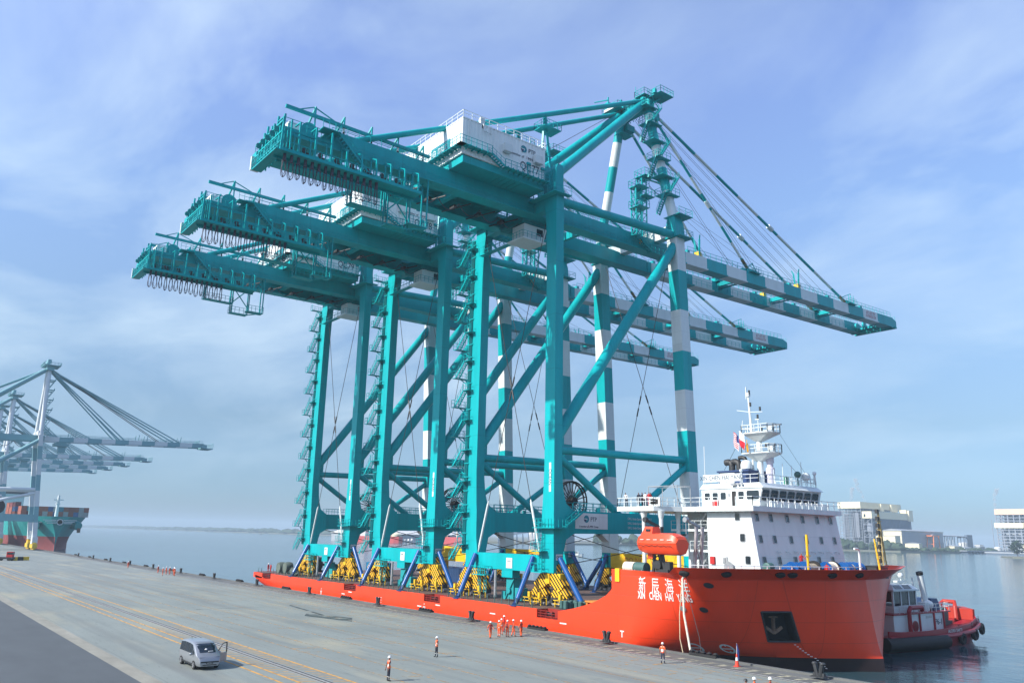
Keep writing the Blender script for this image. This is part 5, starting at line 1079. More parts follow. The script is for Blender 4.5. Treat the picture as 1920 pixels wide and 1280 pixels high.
# lifeboat in its davits (top-level: hangs from the davit)
lb = empty('lifeboat', (-59.9, 67.9, 9.2)); tag(lb, 'bright orange enclosed lifeboat hanging in davits on the ship side', 'lifeboat')
LO = (-59.9, 67.9, 9.2); secs = []
for x, wd, zk, zg in ((-3.15, .25, .75, 1.25), (-2.8, .75, .35, 1.2), (-2.0, 1.1, .1, 1.15), (-.8, 1.25, 0, 1.12), (.8, 1.25, 0, 1.12), (2.0, 1.2, 0, 1.15), (2.7, 1.12, .02, 1.18), (2.95, 1.0, .1, 1.2)):
    k = wd/1.25; ht = {-3.15: 1.5, -2.8: 1.9, 2.95: 1.65, 2.7: 2.0}.get(x, 2.3)
    secs.append([(LO[0]+x, LO[1]+a*wd, LO[2]+b_) for a, b_ in ((0, zk), (.55, zk+.12), (.9, zk+.55*(zg-zk)), (1.0, zg), (1.05, zg+.03), (1.0, zg+.1), (.92, zg+.35*(ht-zg)), (.7, zg+.9*(ht-zg)), (0, ht), (-.7, zg+.9*(ht-zg)), (-.92, zg+.35*(ht-zg)), (-1.0, zg+.1), (-1.05, zg+.03), (-1.0, zg), (-.9, zk+.55*(zg-zk)), (-.55, zk+.12))])
mb = MB(); mb.loft(secs); smoothall(build('boat_hull', mb, ORG, lb, LO), 30)
mb = MB(); mb.hexa([(LO[0]-2.3, LO[1]-.8, LO[2]+1.9), (LO[0]-.6, LO[1]-.8, LO[2]+1.9), (LO[0]-.6, LO[1]+.8, LO[2]+1.9), (LO[0]-2.3, LO[1]+.8, LO[2]+1.9)], [(LO[0]-1.8, LO[1]-.5, LO[2]+2.95), (LO[0]-.65, LO[1]-.55, LO[2]+2.95), (LO[0]-.65, LO[1]+.55, LO[2]+2.95), (LO[0]-1.8, LO[1]+.5, LO[2]+2.95)]); cn = build('conning_box', mb, ORG, lb, LO)
mb = MB(); mb.box(LO[0]-1.5, LO[0]-.9, LO[1]-.76, LO[1]-.6, LO[2]+2.45, LO[2]+2.7); build('pane', mb, GLS, cn, LO)
mb = MB()
for k in range(5): x = LO[0]-1.9+.95*k; mb.box(x, x+.5, LO[1]-1.24, LO[1]-1.2, LO[2]+1.55, LO[2]+1.61)
build('reflective_strip', mb, RFL, lb, LO)['kind'] = 'stuff'
mb = MB(); mb.path([(LO[0]-2.6+.4*k, LO[1]-1.28, LO[2]+1.0-.12*abs(math.sin(k*1.57))) for k in range(14)], .03, 4); build('grab_line', mb, BLK, lb, LO)
mb = MB(); mb.box(LO[0]-1.9, LO[0]-1.2, LO[1]-.06, LO[1]+.06, LO[2]-.4, LO[2]+.2); build('skeg', mb, ORG, lb, LO)
for x in (-62.6, -56.9):
    mb = MB()
    for y in (69.6, 70.6): mb.beam((x, y, 6.9), (x+.5, y, 12.2), .28)
    mb.beam((x+.5, 70.1, 12.2), (x+.5, 67.9, 12.9), .25); mb.beam((x+.5, 69.6, 10), (x+.3, 70.6, 8), .14); mb.beam((x+.5, 67.9, 12.9), (x+.5, 67.9, 11.4), .06); mb.tube((x+.5, 67.7, 12.9), (x+.5, 68.1, 12.9), .28, 12)
    for k in range(4): mb.beam((x+.1*k, 69.6, 7.5+1.2*k), (x+.1*k, 70.6, 8+1.2*k), .1)
    P_('lifeboat_davit', mb, DARK if x < -60 else STEEL)
# forecastle machinery
DB = BLUE; RPD = mat('rope_drum_beige', (.42, .36, .26), .9, var=.3, scale=9); RPW = mat('rope_drum_white', (.62, .57, .47), .9, var=.25, scale=9)
def winch(x, y0, items, z=7.75):
    w_ = empty('mooring_winch', (x, y0, 6.95)); off = (x, y0, 6.95); y = y0
    for r_, wd, m_, nm in items:
        mb = MB()
        if nm == 'rope_drum': mb.lathe([(.3, 0)]+[(r_+(.03 if k % 2 else 0), wd*k/9) for k in range(10)]+[(.3, wd)], (x, y, z), 'y', 20)
        else: mb.lathe([(.15, 0), (r_, .0), (r_, .1), (r_*.8, wd*.5), (r_, wd-.1), (r_, wd), (.15, wd)] if wd > .3 else [(.15, 0), (r_, 0), (r_, wd), (.15, wd)], (x, y, z), 'y', 22)
        smoothall(build(nm, mb, m_, w_, off), 30); y += wd
    mb = MB(); mb.box(x-.6, x+.6, y0+.1, y0+.3, 6.95, z); mb.box(x-.6, x+.6, y-.3, y-.1, 6.95, z); mb.box(x-.5, x+.5, y0, y, 6.9, 7.1); mb.tube((x, y0-.3, z), (x, y+.3, z), .12, 8); build('winch_frame', mb, DARK, w_, off); return w_
tag(winch(-52.6, 79.9, ((.6, .5, DB, 'gear_case'), (.3, .5, DARK, 'shaft_coupling'), (.85, .18, DB, 'flange'), (.4, .7, DARK, 'drum'), (.8, .16, DB, 'flange')), 7.9), 'blue mooring winch with empty drum by the deckhouse front', 'winch')
tag(winch(-52.6, 83.2, ((.9, .14, DB, 'flange'), (.35, .3, DARK, 'shaft_coupling'), (.62, 1.6, RPD, 'rope_drum'), (.95, .16, BLK, 'flange')), 7.9), 'mooring winch with grey beige rope drum beside the yellow pole', 'winch')
tag(winch(-52.0, 86.6, ((.85, .14, DB, 'flange'), (.68, 1.3, RPW, 'rope_drum'), (.85, .14, RPW, 'flange'), (.9, .3, BLK, 'flange')), 7.9), 'mooring winch with nearly white rope drum amid the forecastle', 'winch')
tag(winch(-51.0, 88.6, ((.85, 1.0, DB, 'gear_case'), (.62, .7, RPD, 'rope_drum'), (.85, .8, DB, 'drum'), (.68, .5, RPW, 'rope_drum'), (.8, .7, DB, 'gear_case'), (.45, .4, DARK, 'warping_head')), 7.9), 'large blue anchor windlass with beige and white ropes near the bow', 'windlass')
mb = MB(); mb.tube((-51.6, 82.6, 6.95), (-51.6, 82.6, 11.7), .14, 10); mb.beam((-51.6, 82.2, 9.4), (-51.6, 83.2, 9.4), .08)
for k in range(8): mb.beam((-51.6, 82.5, 7.3+.5*k), (-51.6, 82.9, 7.3+.5*k), .05)
tag(build('signal_pole', mb, YEL), 'thick yellow pole standing in front of the deckhouse', 'pole')
mb = MB(); mb.tube((-48.4, 92.2, 6.95), (-48.9, 92.2, 11.4), .12, 10, 0, .09)
for k in range(9): mb.beam((-48.45-.05*k, 92.0, 7.5+.42*k), (-48.45-.05*k, 92.45, 7.5+.42*k), .05)
tag(build('signal_pole', mb, YEL), 'slim yellow pole with rungs at the very bow', 'pole')
mb = MB(); mb.path([(-49.6, 89.9, 6.95), (-49.6, 89.9, 10.1), (-49.6, 89.6, 10.25), (-49.6, 88.9, 10.25)], .12, 8); tag(build('vent_gooseneck', mb, WHT), 'white bent vent pipe beside the anchor windlass', 'vent pipe')
mb = MB(); mb.hexa([(-50.5, 92.5, 6.95), (-49.0, 92.5, 6.95), (-49.0, 95, 6.95), (-50.5, 95, 6.95)], [(-50.5, 92.5, 8.35), (-49.0, 92.5, 8.35), (-49.0, 95, 8.2), (-50.5, 95, 8.2)]); mb.box(-50.6, -48.9, 92.4, 95.1, 8.3, 8.38); tag(build('deck_store_box', mb, DARK), 'long black store box on the bow deck', 'box')
mb = MB(); mb.lathe([(.32, -.5), (.5, -.42), (.5, .42), (.32, .5)], (-53.8, 78.4, 8.1), 'y', 16); mb.box(-54.1, -53.5, 78, 78.9, 6.95, 7.7); tag(build('hose_drum', mb, DGRN), 'grey green hose drum beside the deckhouse corner', 'drum')
for x, m_, l in ((-63.9, RPW, 'cream coloured canister on the deck below the bridge wing'), (-62.3, DGRN, 'green tarpaulin covered drum below the bridge wing')):
    t_ = empty('deck_canister', (x, 67.4, 6.95)); mb = MB(); mb.tube((x-.75, 67.4, 7.75), (x+.75, 67.4, 7.75), .6, 16); smoothall(build('barrel', mb, m_, t_, (x, 67.4, 6.95)))
    mb = MB(); 
    for o in (-.5, .5): mb.beam((x+o, 66.9, 6.95), (x+o, 67.9, 6.95), .1); mb.beam((x+o, 66.85, 6.95), (x+o, 66.85, 7.6), .08); mb.beam((x+o, 67.95, 6.95), (x+o, 67.95, 7.6), .08)
    build('cradle', mb, STEEL, t_, (x, 67.4, 6.95)); tag(t_, l, 'canister')
mb = MB(); mb.box(-61.0, -59.3, 68.2, 69.4, 6.95, 7.7); mb.tube((-60.8, 68.2, 8.1), (-60.8, 69.2, 8.1), .5, 14); mb.beam((-60, 68.6, 7.6), (-60.4, 68.6, 9.3), .3); mb.box(-59.9, -59.2, 68.4, 69, 7.6, 8.5); tag(build('davit_winch', mb, DARK), 'dark davit winch under the lifeboat', 'winch')
# deck fittings aft and amid ships
def blob(name, c, s_, m_, lab, cat, amp=.16):
    mb = MB(); rng = random.Random(hash(lab) % 999)
    mb.ball((0, 0, 0), 1, 14, 9); o_v = []
    for x, y, z in mb.v: k = 1+rng.uniform(-amp, amp); o_v.append((c[0]+x*s_[0]*k, c[1]+y*s_[1]*k, max(DK+.02, c[2]+z*s_[2]*k)))
    mb.v = o_v; return tag(build(name, mb, m_, smooth=False), lab, cat)
mb = MB(); ang = 20; fc = (-160.5, 74.2, 4.2)
mb.lathe([(.4, -3.0), (1.2, -2.7), (1.6, -2.0)]+[(1.66 if k % 2 else 1.5, -1.8+.33*k) for k in range(12)]+[(1.6, 2.0), (1.2, 2.7), (.4, 3.0)], fc, 'x', 18); f_ = build('pneumatic_fender', mb, BLK)
nt_ = MB()
for k in range(10):
    for a in range(8): t0 = a*math.pi/4; nt_.tube((fc[0]-2.2+.48*k, fc[1]+1.78*math.cos(t0), fc[2]+1.78*math.sin(t0)), (fc[0]-1.95+.48*k, fc[1]+1.78*math.cos(t0), fc[2]+1.78*math.sin(t0)), .26, 6)
build('tyre_net', nt_, BLK, f_)['kind'] = 'stuff'; tag(f_, 'big black pneumatic fender in a tyre net on the aft deck', 'fender')
for c, l in (((-166.4, 70.2, 3.3), 'olive covered round drum nearest the red stern'), ((-164.0, 70.6, 3.4), 'second olive covered round drum from the red stern')):
    mb = MB(); mb.lathe([(.3, -.8), (1.05, -.75), (1.15, -.3), (1.15, .3), (1.05, .75), (.3, .8)], c, 'y', 16); mb.box(c[0]-.9, c[0]+.9, c[1]-.5, c[1]+.5, DK, c[2]-.3); tag(smoothall(build('covered_drum', mb, mat('olive_cover', (.10, .13, .11), .85, var=.3) if 'olive_cover' not in MATS else MATS['olive_cover']), 30), l, 'drum', 'covered drums at the stern')
for i, (x, y, m_, l) in enumerate(((-148.5, 73.4, 'green_tarp', 'dark green tarpaulin heap beside the farthest crane'), (-158, 69.2, 'olive_cover', 'low olive covered pile along the aft rail'), (-155.5, 68.6, 'olive_cover', 'small olive pile between aft rail and black fender'))):
    mm_ = MATS.get(m_) or mat(m_, (.03, .10, .075), .8, var=.3); blob('tarpaulin_pile', (x, y, 2.9), (1.7 if i == 0 else .9, 1.4 if i == 0 else .7, 1.7 if i == 0 else .8), mm_, l, 'covered cargo')
def container(x, y, z, L_, m_, lab, rz=0, grp=None, par=None):
    t_ = empty('shipping_container', (x, y, z), rz); W_, H_ = 2.44, 2.6; mb = MB()
    def clad(a, b_, nx, ny):
        Ls = math.dist(a, b_); n_ = max(4, int(Ls/.55)); pts = []
        for i in range(n_):
            for f, o in ((0, 0), (.35, 0), (.5, -.05), (.85, -.05)): q = (i+f)/n_; pts.append((a[0]+(b_[0]-a[0])*q+nx*o, a[1]+(b_[1]-a[1])*q+ny*o))
        return pts
    r_ = clad((-L_/2, -W_/2), (L_/2, -W_/2), 0, -1)+clad((L_/2, -W_/2), (L_/2, W_/2), 1, 0)+clad((L_/2, W_/2), (-L_/2, W_/2), 0, 1)+clad((-L_/2, W_/2), (-L_/2, -W_/2), -1, 0)
    mb.loft([[(a, b_, .1) for a, b_ in r_], [(a, b_, H_-.1) for a, b_ in r_]]); build('panel_wall', mb, m_, t_, fix=True)
    mb = MB()
    for a in (-1, 1):
        for b_ in (-1, 1): mb.box(a*L_/2-.08, a*L_/2+.08, b_*W_/2-.08, b_*W_/2+.08, 0, H_)
        mb.box(-L_/2, L_/2, a*W_/2-.07, a*W_/2+.07, H_-.14, H_); mb.box(-L_/2, L_/2, a*W_/2-.07, a*W_/2+.07, 0, .14); mb.box(a*L_/2-.07, a*L_/2+.07, -W_/2, W_/2, H_-.14, H_); mb.box(a*L_/2-.07, a*L_/2+.07, -W_/2, W_/2, 0, .14)
    build('frame', mb, m_, t_); return tag(t_, lab, 'container', grp)
CB = mat('container_blue', (.02, .22, .42), .5, var=.2); CN = mat('container_navy', (.015, .05, .14), .5, var=.2)
container(-153.5, 86, DK, 6.06, CB, 'light blue container at the aft end of the ship deck')
container(-133, 90, DK, 12.2, CN, 'dark blue container behind the farthest crane legs', 0)
for i, (x, y) in enumerate(((-77.0, 69.6), (-77.0, 71.2), (-75.2, 70.4), (-76.4, 73.2))): 
    t_ = empty('drum_crate', (x, y, DK)); mb = MB(); 
    for a in (-.35, .35):
        for b_ in (-.35, .35): mb.lathe([(.28, 0), (.3, .05), (.3, .85), (.28, .9)], (a, b_, .1), 'z', 10)
    build('drum', mb, DGRN, t_); mb = MB(); mb.box(-.75, .75, -.75, .75, 0, .1); build('pallet', mb, DARK, t_); tag(t_, ['green drums on a pallet nearest the hull recess', 'green drums on a pallet behind the nearest pallet', 'green drums on a pallet close to the red sheer ramp', 'green drums on a pallet farthest inboard by the ramp'][i], 'drums', 'drum pallets by the ramp')
t_ = empty('cargo_cradle', (-72.3, 71.5, DK)); mb = MB()
for k in range(5): mb.box(-2.2+.9*k, -1.9+.9*k, -.9, .9, 0, 1.1)
mb.box(-2.3, 2.1, -1, 1, 1.0, 1.2); build('rib', mb, mat('orange_steel', (.55, .2, .03), .6), t_); mb = MB(); mb.box(-2.5, 2.3, -1.1, 1.1, -.0, .12); build('skid', mb, RED, t_); tag(t_, 'orange ribbed cradle on red skid below the forecastle', 'cradle')
mb = MB(); sp_ = (-122, 84.5)
mb.box(sp_[0]-5.5, sp_[0]+5.5, 84, 85.6, 6.2, 7.6); mb.box(sp_[0]-4, sp_[0]-2.5, 84, 85.6, 7.6, 8.4); mb.box(sp_[0]+2.5, sp_[0]+4, 84, 85.6, 7.6, 8.4); mb.box(sp_[0]-1, sp_[0]+1, 84, 85.6, 7.6, 8.0)
for k in (-5, 5): mb.box(sp_[0]+k-.4, sp_[0]+k+.4, 84.2, 85.4, DK, 6.2)
tag(build('container_spreader', mb, YEL), 'yellow spreader frame resting on stools between two cranes', 'spreader')
t_ = empty('deck_machinery', (-92, 75, DK)); 
for i, (x, y, a, b_, h_) in enumerate(((-1, 0, 1.6, 1.2, 1.6), (1.4, .4, .9, 1.0, 1.1), (-3.2, .6, .9, .9, 2.0))): mb = MB(); mb.box(x-a/2, x+a/2, y-b_/2, y+b_/2, 0, h_); mb.box(x-a/2-.1, x+a/2+.1, y-b_/2-.1, y+b_/2+.1, h_, h_+.08); mb.tube((x, y-b_/2-.1, h_*.6), (x, y-b_/2, h_*.6), .3, 10); build('unit_box', mb, DGRN, t_)
tag(t_, 'group of green pump units under the nearest crane', 'machinery')

# ------------------------------------------------------------------ sea fastening: blue tube braces and wire lashings
ENV = ['nearest crane QC77', 'middle crane QC78', 'farthest crane QC79']
def brace(p, q, lab):
    t_ = empty('sea_fastening_brace', q); p = Vector(p); q = Vector(q); d_ = (q-p).normalized(); mb = MB(); mb.tube(p, q-d_*.6, .36, 14); smoothall(build('tube', mb, BLUE, t_, q))
    mb = MB(); mb.tube(q-d_*.9, q-d_*.0, .36, 14, 0, .2); mb.box(q.x-.6, q.x+.6, q.y-.6, q.y+.6, DK, DK+.08); mb.beam((q.x-.5, q.y, DK), q-d_*.9, .08, .5); build('foot', mb, MATS.get('brace_navy') or mat('brace_navy', (.012, .05, .16), .35), t_, q)
    tag(t_, lab, 'brace', 'blue braces welded between cranes and deck')
def lash(p, q, lab, rod=7.5):
    """p low end, q high end: white turnbuckle rod then wire"""
    p = Vector(p); q = Vector(q); d_ = (q-p).normalized(); t_ = empty('lashing_wire', p); mb = MB(); mb.path([p+d_*rod, q], .05, 5); build('wire', mb, WIRE, t_, p)
    mb = MB(); mb.tube(p+d_*.8, p+d_*(rod-.6), .17, 8); mb.tube(p+d_*(rod-.6), p+d_*rod, .17, 8, 0, .05); mb.tube(p, p+d_*.8, .06, 6, 0, .17); r_ = build('turnbuckle_rod', mb, WHT, t_, p)
    for f in (.46, .50): c = p+(q-p)*f; mb = MB(); mb.tube(c-d_*.7, c+d_*.7, .12, 6); build('shackle_link', mb, DARK, t_, p)
    tag(t_, lab, 'lashing', 'crossed lashing wires in the crane frames')
for c, x0 in zip(ENV, CRX):
    brace((x0-7.1, 70.05, 8.2), (x0-6.6, 66.95, DK+.25), 'blue brace from stair leg sill towards the ship side, '+c)
    brace((x0+5.9, 70.05, 8.2), (x0+6.3, 66.95, DK+.25), 'blue brace from plain leg sill towards the ship side, '+c)
    brace((x0+9.9, 71.2, 8.1), (x0+14.2, 71.3, DK+.35), 'blue brace sloping towards the bow from plain landward leg, '+c)
    brace((x0+9.85, 99.3, 8.1), (x0+14.4, 99.0, DK+.25), 'blue brace sloping towards the bow from seaward leg, '+c)
    brace((x0-9.9, 99, 8.1), (x0-14.4, 98.6, DK+.25), 'blue brace sloping towards the stern from seaward leg, '+c)
    brace((x0-8.6, 98.0, 8.1), (x0-8.2, 95.0, DK+.25), 'blue brace sloping inboard from stern side seaward leg, '+c)
    brace((x0-9.9, 71.2, 8.1), (x0-13.6, 71.3, DK+.3), 'blue brace sloping towards the stern from stair leg, '+c)
    lash((x0-6.9, 70.35, 8.5), (x0+7.5, 70.6, 56.5), 'lashing wire rising from stair leg foot, landward frame of '+c); lash((x0+6.9, 70.35, 8.5), (x0-7.5, 70.6, 56.5), 'lashing wire rising from plain leg foot, landward frame of '+c)
    lash((x0-9.0, 99.4, 8.5), (x0+7.5, 97.2, 58), 'lashing wire rising towards the bow, seaward frame of '+c); lash((x0+9.0, 99.4, 8.5), (x0-7.5, 97.2, 58), 'lashing wire rising towards the stern, seaward frame of '+c)
    for s, l in ((-1, 'stern'), (1, 'bow')):
        for k, (a, b_) in enumerate((((73.9, 11.2), (97.9, 6.9)), ((72.2, 7.2), (96.6, 11.3)))):
            mb = MB(); xx = x0+s*8.7+.12*k; mb.path([(xx, a[0]+(b_[0]-a[0])*t/8, a[1]+(b_[1]-a[1])*t/8-.35*math.sin(math.pi*t/8)) for t in range(9)], .055, 5); tag(build('lashing_rope', mb, WIRE), 'dark rope %s under the %s side portal beam of %s' % (('falling seaward', 'rising seaward')[k], l, c), 'rope', 'crossed ropes under the portal beams')
mb = MB(); mb.path([(-55.5, 66.4, 7.35), (-55.4, 65.9, 7.0), (-54.8, 65.3, 3.6), (-53.5, 64.6, .2)], .11, 8); tag(build('mooring_rope', mb, RPW), 'pale mooring rope hanging from the bow fairlead to the quay', 'rope')
mb = MB(); mb.path([(-55.6, 66.4, 7.3), (-55.5, 65.9, 6.6), (-55.3, 65.2, 3.6), (-54.9, 64.7, 1.4), (-54.4, 64.5, .2)], .045, 6); tag(build('mooring_rope', mb, ROPE), 'thin slack rope beside the pale mooring rope', 'rope')
mb = MB(); mb.path([(-55.3, 66.4, 7.3), (-54.6, 66.1, 4.6), (-53.4, 65.8, 1.6), (-52.4, 64.8, .3)], .035, 6); tag(build('mooring_rope', mb, WIRE), 'thin dark messenger line right of the pale mooring rope', 'rope')
# ------------------------------------------------------------------ people: one continuous skinned body each
def make_body(name, pose, cloth):
    """cloth: dict torso / vest / legs / boots material; pose: joint offsets"""
    V = []; E_ = []; Rr = []
    def v(p, r): V.append(p); Rr.append(r if isinstance(r, tuple) else (r, r)); return len(V)-1
    def e(a, b_): E_.append((a, b_))
    lean = pose.get('lean', 0)
    def L_(x, y, z): return (x, y-lean*max(0, z-.95), z)
    pel = v((0, 0, .96), (.155, .115)); bel = v(L_(0, 0, 1.12), (.15, .11)); che = v(L_(0, 0, 1.33), (.17, .115)); nb = v(L_(0, .005, 1.47), (.085, .075)); nk = v(L_(0, 0, 1.54), .055)
    hy = pose.get('head', 0); hd = v(L_(hy*.02, -.012, 1.63), (.078, .095)); ht = v(L_(hy*.02, 0, 1.73), (.065, .075)); ns = v(L_(hy*.05, -.115, 1.62), .016)
    for a, b_ in ((pel, bel), (bel, che), (che, nb), (nb, nk), (nk, hd), (hd, ht), (hd, ns)): e(a, b_)
    arms = pose.get('arms', ((.06, -.02, 0), (.06, -.02, 0)))
    for s, (ab, fw_, el) in zip((-1, 1), arms):
        sh = v(L_(s*.19, 0, 1.425), .066); e(che, sh)
        elb = L_(s*(.22+ab), .03-fw_*.5, 1.15+max(0, fw_)*.05); wr = (elb[0]+s*(ab*.3-el*.12), elb[1]-.06-fw_-el*.16, elb[2]-.25+el*.22+max(0, fw_)*.2)
        ei = v(elb, .046); e(sh, ei); wi = v(wr, .03); e(ei, wi)
        dx, dy, dz = (wr[0]-elb[0])/.26, (wr[1]-elb[1])/.26, (wr[2]-elb[2])/.26
        pm = v((wr[0]+dx*.07, wr[1]+dy*.07, wr[2]+dz*.07), (.034, .022)); e(wi, pm)
        for k, ln in enumerate((.075, .085, .08, .062)):
            o = (k-1.5)*.02; f0 = v((wr[0]+dx*.12, wr[1]+dy*.12+o, wr[2]+dz*.12), .0095); f1 = v((wr[0]+dx*(.12+ln)-s*.02, wr[1]+dy*(.12+ln)+o, wr[2]+dz*(.12+ln)), .008); e(pm, f0); e(f0, f1)
        t0 = v((wr[0]+dx*.06-s*.03, wr[1]+dy*.06-.03, wr[2]+dz*.06), .011); t1 = v((wr[0]+dx*.11-s*.035, wr[1]+dy*.11-.045, wr[2]+dz*.11), .009); e(pm, t0); e(t0, t1)
    for s, (fw_, kn) in zip((-1, 1), pose.get('legs', ((0, 0), (0, 0)))):
        hp_ = v((s*.095, 0, .88), .1); e(pel, hp_)
        k_ = v((s*.105, -fw_*.5-kn*.1, .5), .068); e(hp_, k_); a_ = v((s*.11, -fw_+.02, .11), .05); e(k_, a_); h_ = v((s*.11, -fw_+.03, .05), .045); e(a_, h_); t_ = v((s*.125, -fw_-.15, .04), .038); e(h_, t_)
    me = bpy.data.meshes.new(name); me.from_pydata(V, E_, []); o = bpy.data.objects.new(name, me); COL.objects.link(o)
    sk = o.modifiers.new('s', 'SKIN'); sk.use_smooth_shade = True
    for i, r in enumerate(Rr): me.skin_vertices[0].data[i].radius = r
    me.skin_vertices[0].data[0].use_root = True
    su = o.modifiers.new('u', 'SUBSURF'); su.levels = 1; su.render_levels = 1
    dg = bpy.context.evaluated_depsgraph_get(); m2 = bpy.data.meshes.new_from_object(o.evaluated_get(dg)); bpy.data.objects.remove(o); bpy.data.meshes.remove(me); m2.name = name
    names = [cloth['torso'], cloth.get('vest', cloth['torso']), cloth['legs'], cloth.get('boots', BLK), SKIN, RFL, BLK]; m2.materials.clear()
    for m in names: m2.materials.append(m)
    for p in m2.polygons:
        c = p.center; ax = abs(c.x); z = c.z; y = c.y+lean*max(0, z-.95)
        if z > 1.5: mi = 6 if (cloth.get('hair') and (z > 1.66 or y > .03)) else 4
        elif z < .12: mi = 3
        elif ax > .215+(.0 if z > 1.2 else -.0) and z < 1.36: mi = 0 if z > (.98 if cloth.get('long', True) else 1.2) else 4
        elif z < .93: mi = 2
        elif z > .93 and ax < .2: mi = 1
        else: mi = 0
        if mi == 1 and cloth.get('tape') and (1.03 < z < 1.075 or 1.16 < z < 1.2 or (z > 1.2 and .085 < ax < .115)): mi = 5
        if mi == 2 and cloth.get('tape') and (.30 < z < .345): mi = 5
        p.material_index = mi
    m2.polygons.foreach_set('use_smooth', [True]*len(m2.polygons)); return m2
def hat_mesh(m):
    mb = MB(); rg = []
    for r_, h in ((.138, 1.665), (.142, 1.675), (.118, 1.69), (.115, 1.735), (.095, 1.785), (.05, 1.812), (.004, 1.818)): rg.append([(r_*.9*math.cos(2*math.pi*i/14), (r_*1.08+(.03 if r_ > .13 and math.sin(2*math.pi*i/14) < -.4 else 0))*math.sin(2*math.pi*i/14), h) for i in range(14)])
    mb.loft(rg); me = bpy.data.meshes.new('hard_hat'); me.from_pydata(mb.v, [], mb.f); me.materials.append(m); me.polygons.foreach_set('use_smooth', [True]*len(me.polygons)); return me
MATS['hat_black'] = mat('hat_black', (.02, .022, .025), .45); CUT = dict(torso=HIV, legs=HIV, boots=BLK, tape=True); VST = dict(torso=NAVY, vest=HIV, legs=NAVY, tape=True, long=False)
DVV = dict(torso=HIV, vest=mat('dark_red_vest', (.30, .03, .02), .8, var=.2, scale=8), legs=HIV, tape=False)
HW, HB = hat_mesh(HATW), hat_mesh(MATS['hat_black'])
STAND = dict(); WALK = dict(legs=((.17, .2), (-.15, .6)), arms=((.05, -.14, .1), (.05, .14, .25))); HANDB = dict(arms=((.05, -.12, .0), (.05, -.12, .0)), legs=((.03, 0), (-.03, 0))); POINT = dict(arms=((.04, 0, 0), (.04, .34, .55)))
LEAN = dict(lean=.45, arms=((.05, .2, .35), (.05, .2, .35)))
BODIES = {}
def body(k, pose, cloth):
    if k not in BODIES: BODIES[k] = make_body('body', pose, cloth)
    return BODIES[k]
def person(x, y, z, rz, key, lab, grp=None, hat=HW, s=1.0):
    t_ = empty('person', (x, y, z), R(rz)); t_.scale = (s, s, s)
    o = bpy.data.objects.new('body', BODIES[key]); COL.objects.link(o); o.parent = t_
    if hat: h = bpy.data.objects.new('hard_hat', hat); COL.objects.link(h); h.parent = t_
    return tag(t_, lab, 'person', grp)
body('vest', STAND, VST); body('vest_back', HANDB, VST); body('vest_arm', dict(legs=((.08, 0), (-.06, .1)), arms=((.06, -.05, .1), (.06, .05, .2))), VST)
body('cut', STAND, CUT); body('cut_walk', WALK, CUT); body('cut_dark', HANDB, DVV); body('cut_dark_walk', WALK, DVV); body('cut_point', POINT, CUT)
body('jeans', dict(legs=((.09, .1), (-.07, 0))), dict(torso=HIV, legs=mat('dark_jeans', (.02, .03, .06), .85, var=.2, scale=9), tape=True, long=False))
body('white_lean', LEAN, dict(torso=WCLO, legs=NAVY, hair=True)); body('dark', STAND, dict(torso=NAVY, legs=NAVY, hair=True)); body('white', HANDB, dict(torso=WCLO, legs=NAVY, hair=True)); body('red', STAND, dict(torso=RCLO, legs=RCLO, hair=True)); body('redhat', POINT, dict(torso=RCLO, legs=RCLO))
# quay
person(-64.95, 42.87, 0, -12, 'vest_arm', 'person in orange vest and dark trousers facing the camera alone on the apron', s=.99)
person(-56.54, 33.07, 0, 170, 'vest_back', 'person in orange vest seen from behind, hands behind the back, nearest alone', s=1.0)
person(-51.66, 58.47, 0, 196, 'jeans', 'person in orange shirt and dark jeans looking up at the ship bow', s=1.0)
G1 = 'workers in orange coveralls below the nearest crane'
for x, y, rz, k, l in ((-73.5, 55.4, 75, 'cut_dark_walk', 'orange coverall worker walking, leftmost and apart from the tight group'), (-73.9, 56.9, 20, 'cut_point', 'orange coverall worker with arm out, left in the tight group'), (-75.3, 58.3, 60, 'cut', 'orange coverall worker standing behind, second row of the tight group'),
                      (-73.7, 57.9, 200, 'cut_dark', 'orange coverall worker with hands behind in the middle of the group'), (-73.9, 58.9, 170, 'cut_dark_walk', 'orange coverall worker in dark red vest, right in the tight group'), (-73.0, 59.3, 95, 'cut_dark', 'orange coverall worker striding at the rightmost edge of the group')): person(x, y, 0, rz, k, l, G1, s=.98)
person(-77.4, 60.3, 0, 150, 'redhat', 'worker in red at the quay edge behind the orange group', s=1.02)
for x, y, hat, k, l in ((-35.78, 48.82, HB, 'vest', 'person with black hard hat, cut by the bottom edge of the view'), (-35.88, 49.93, HW, 'cut', 'person with white hard hat beside the black hat, at the bottom edge'), (-35.28, 50.9, HW, 'cut_dark', 'person with white hard hat rightmost at the bottom edge')): person(x, y, 0, 120, k, l, 'people at the bottom edge of the view', hat, .98)
G2 = 'distant workers on the quay edge'
for x, y, k, l in ((-243.7, 58.8, 'cut_dark', 'lone distant orange worker near the container ship end'), (-216, 59.2, 'cut_dark', 'distant orange worker, leftmost of the far group by the quay edge'), (-204.7, 57.2, 'cut', 'distant orange worker standing nearest the camera in the far group'), (-209.1, 59.2, 'cut', 'distant orange worker in the middle of the far group'), (-208.0, 59.7, 'cut_dark', 'distant orange worker beside the middle one of the far group'), (-206.3, 60.2, 'cut_dark_walk', 'distant orange worker walking in dark vest in the far group'), (-203.0, 59.3, 'cut_dark', 'distant orange worker next to rightmost of the far group'), (-201.8, 59.1, 'cut', 'distant orange worker, rightmost of the far group')): person(x, y, 0, random.uniform(60, 160), k, l, G2)
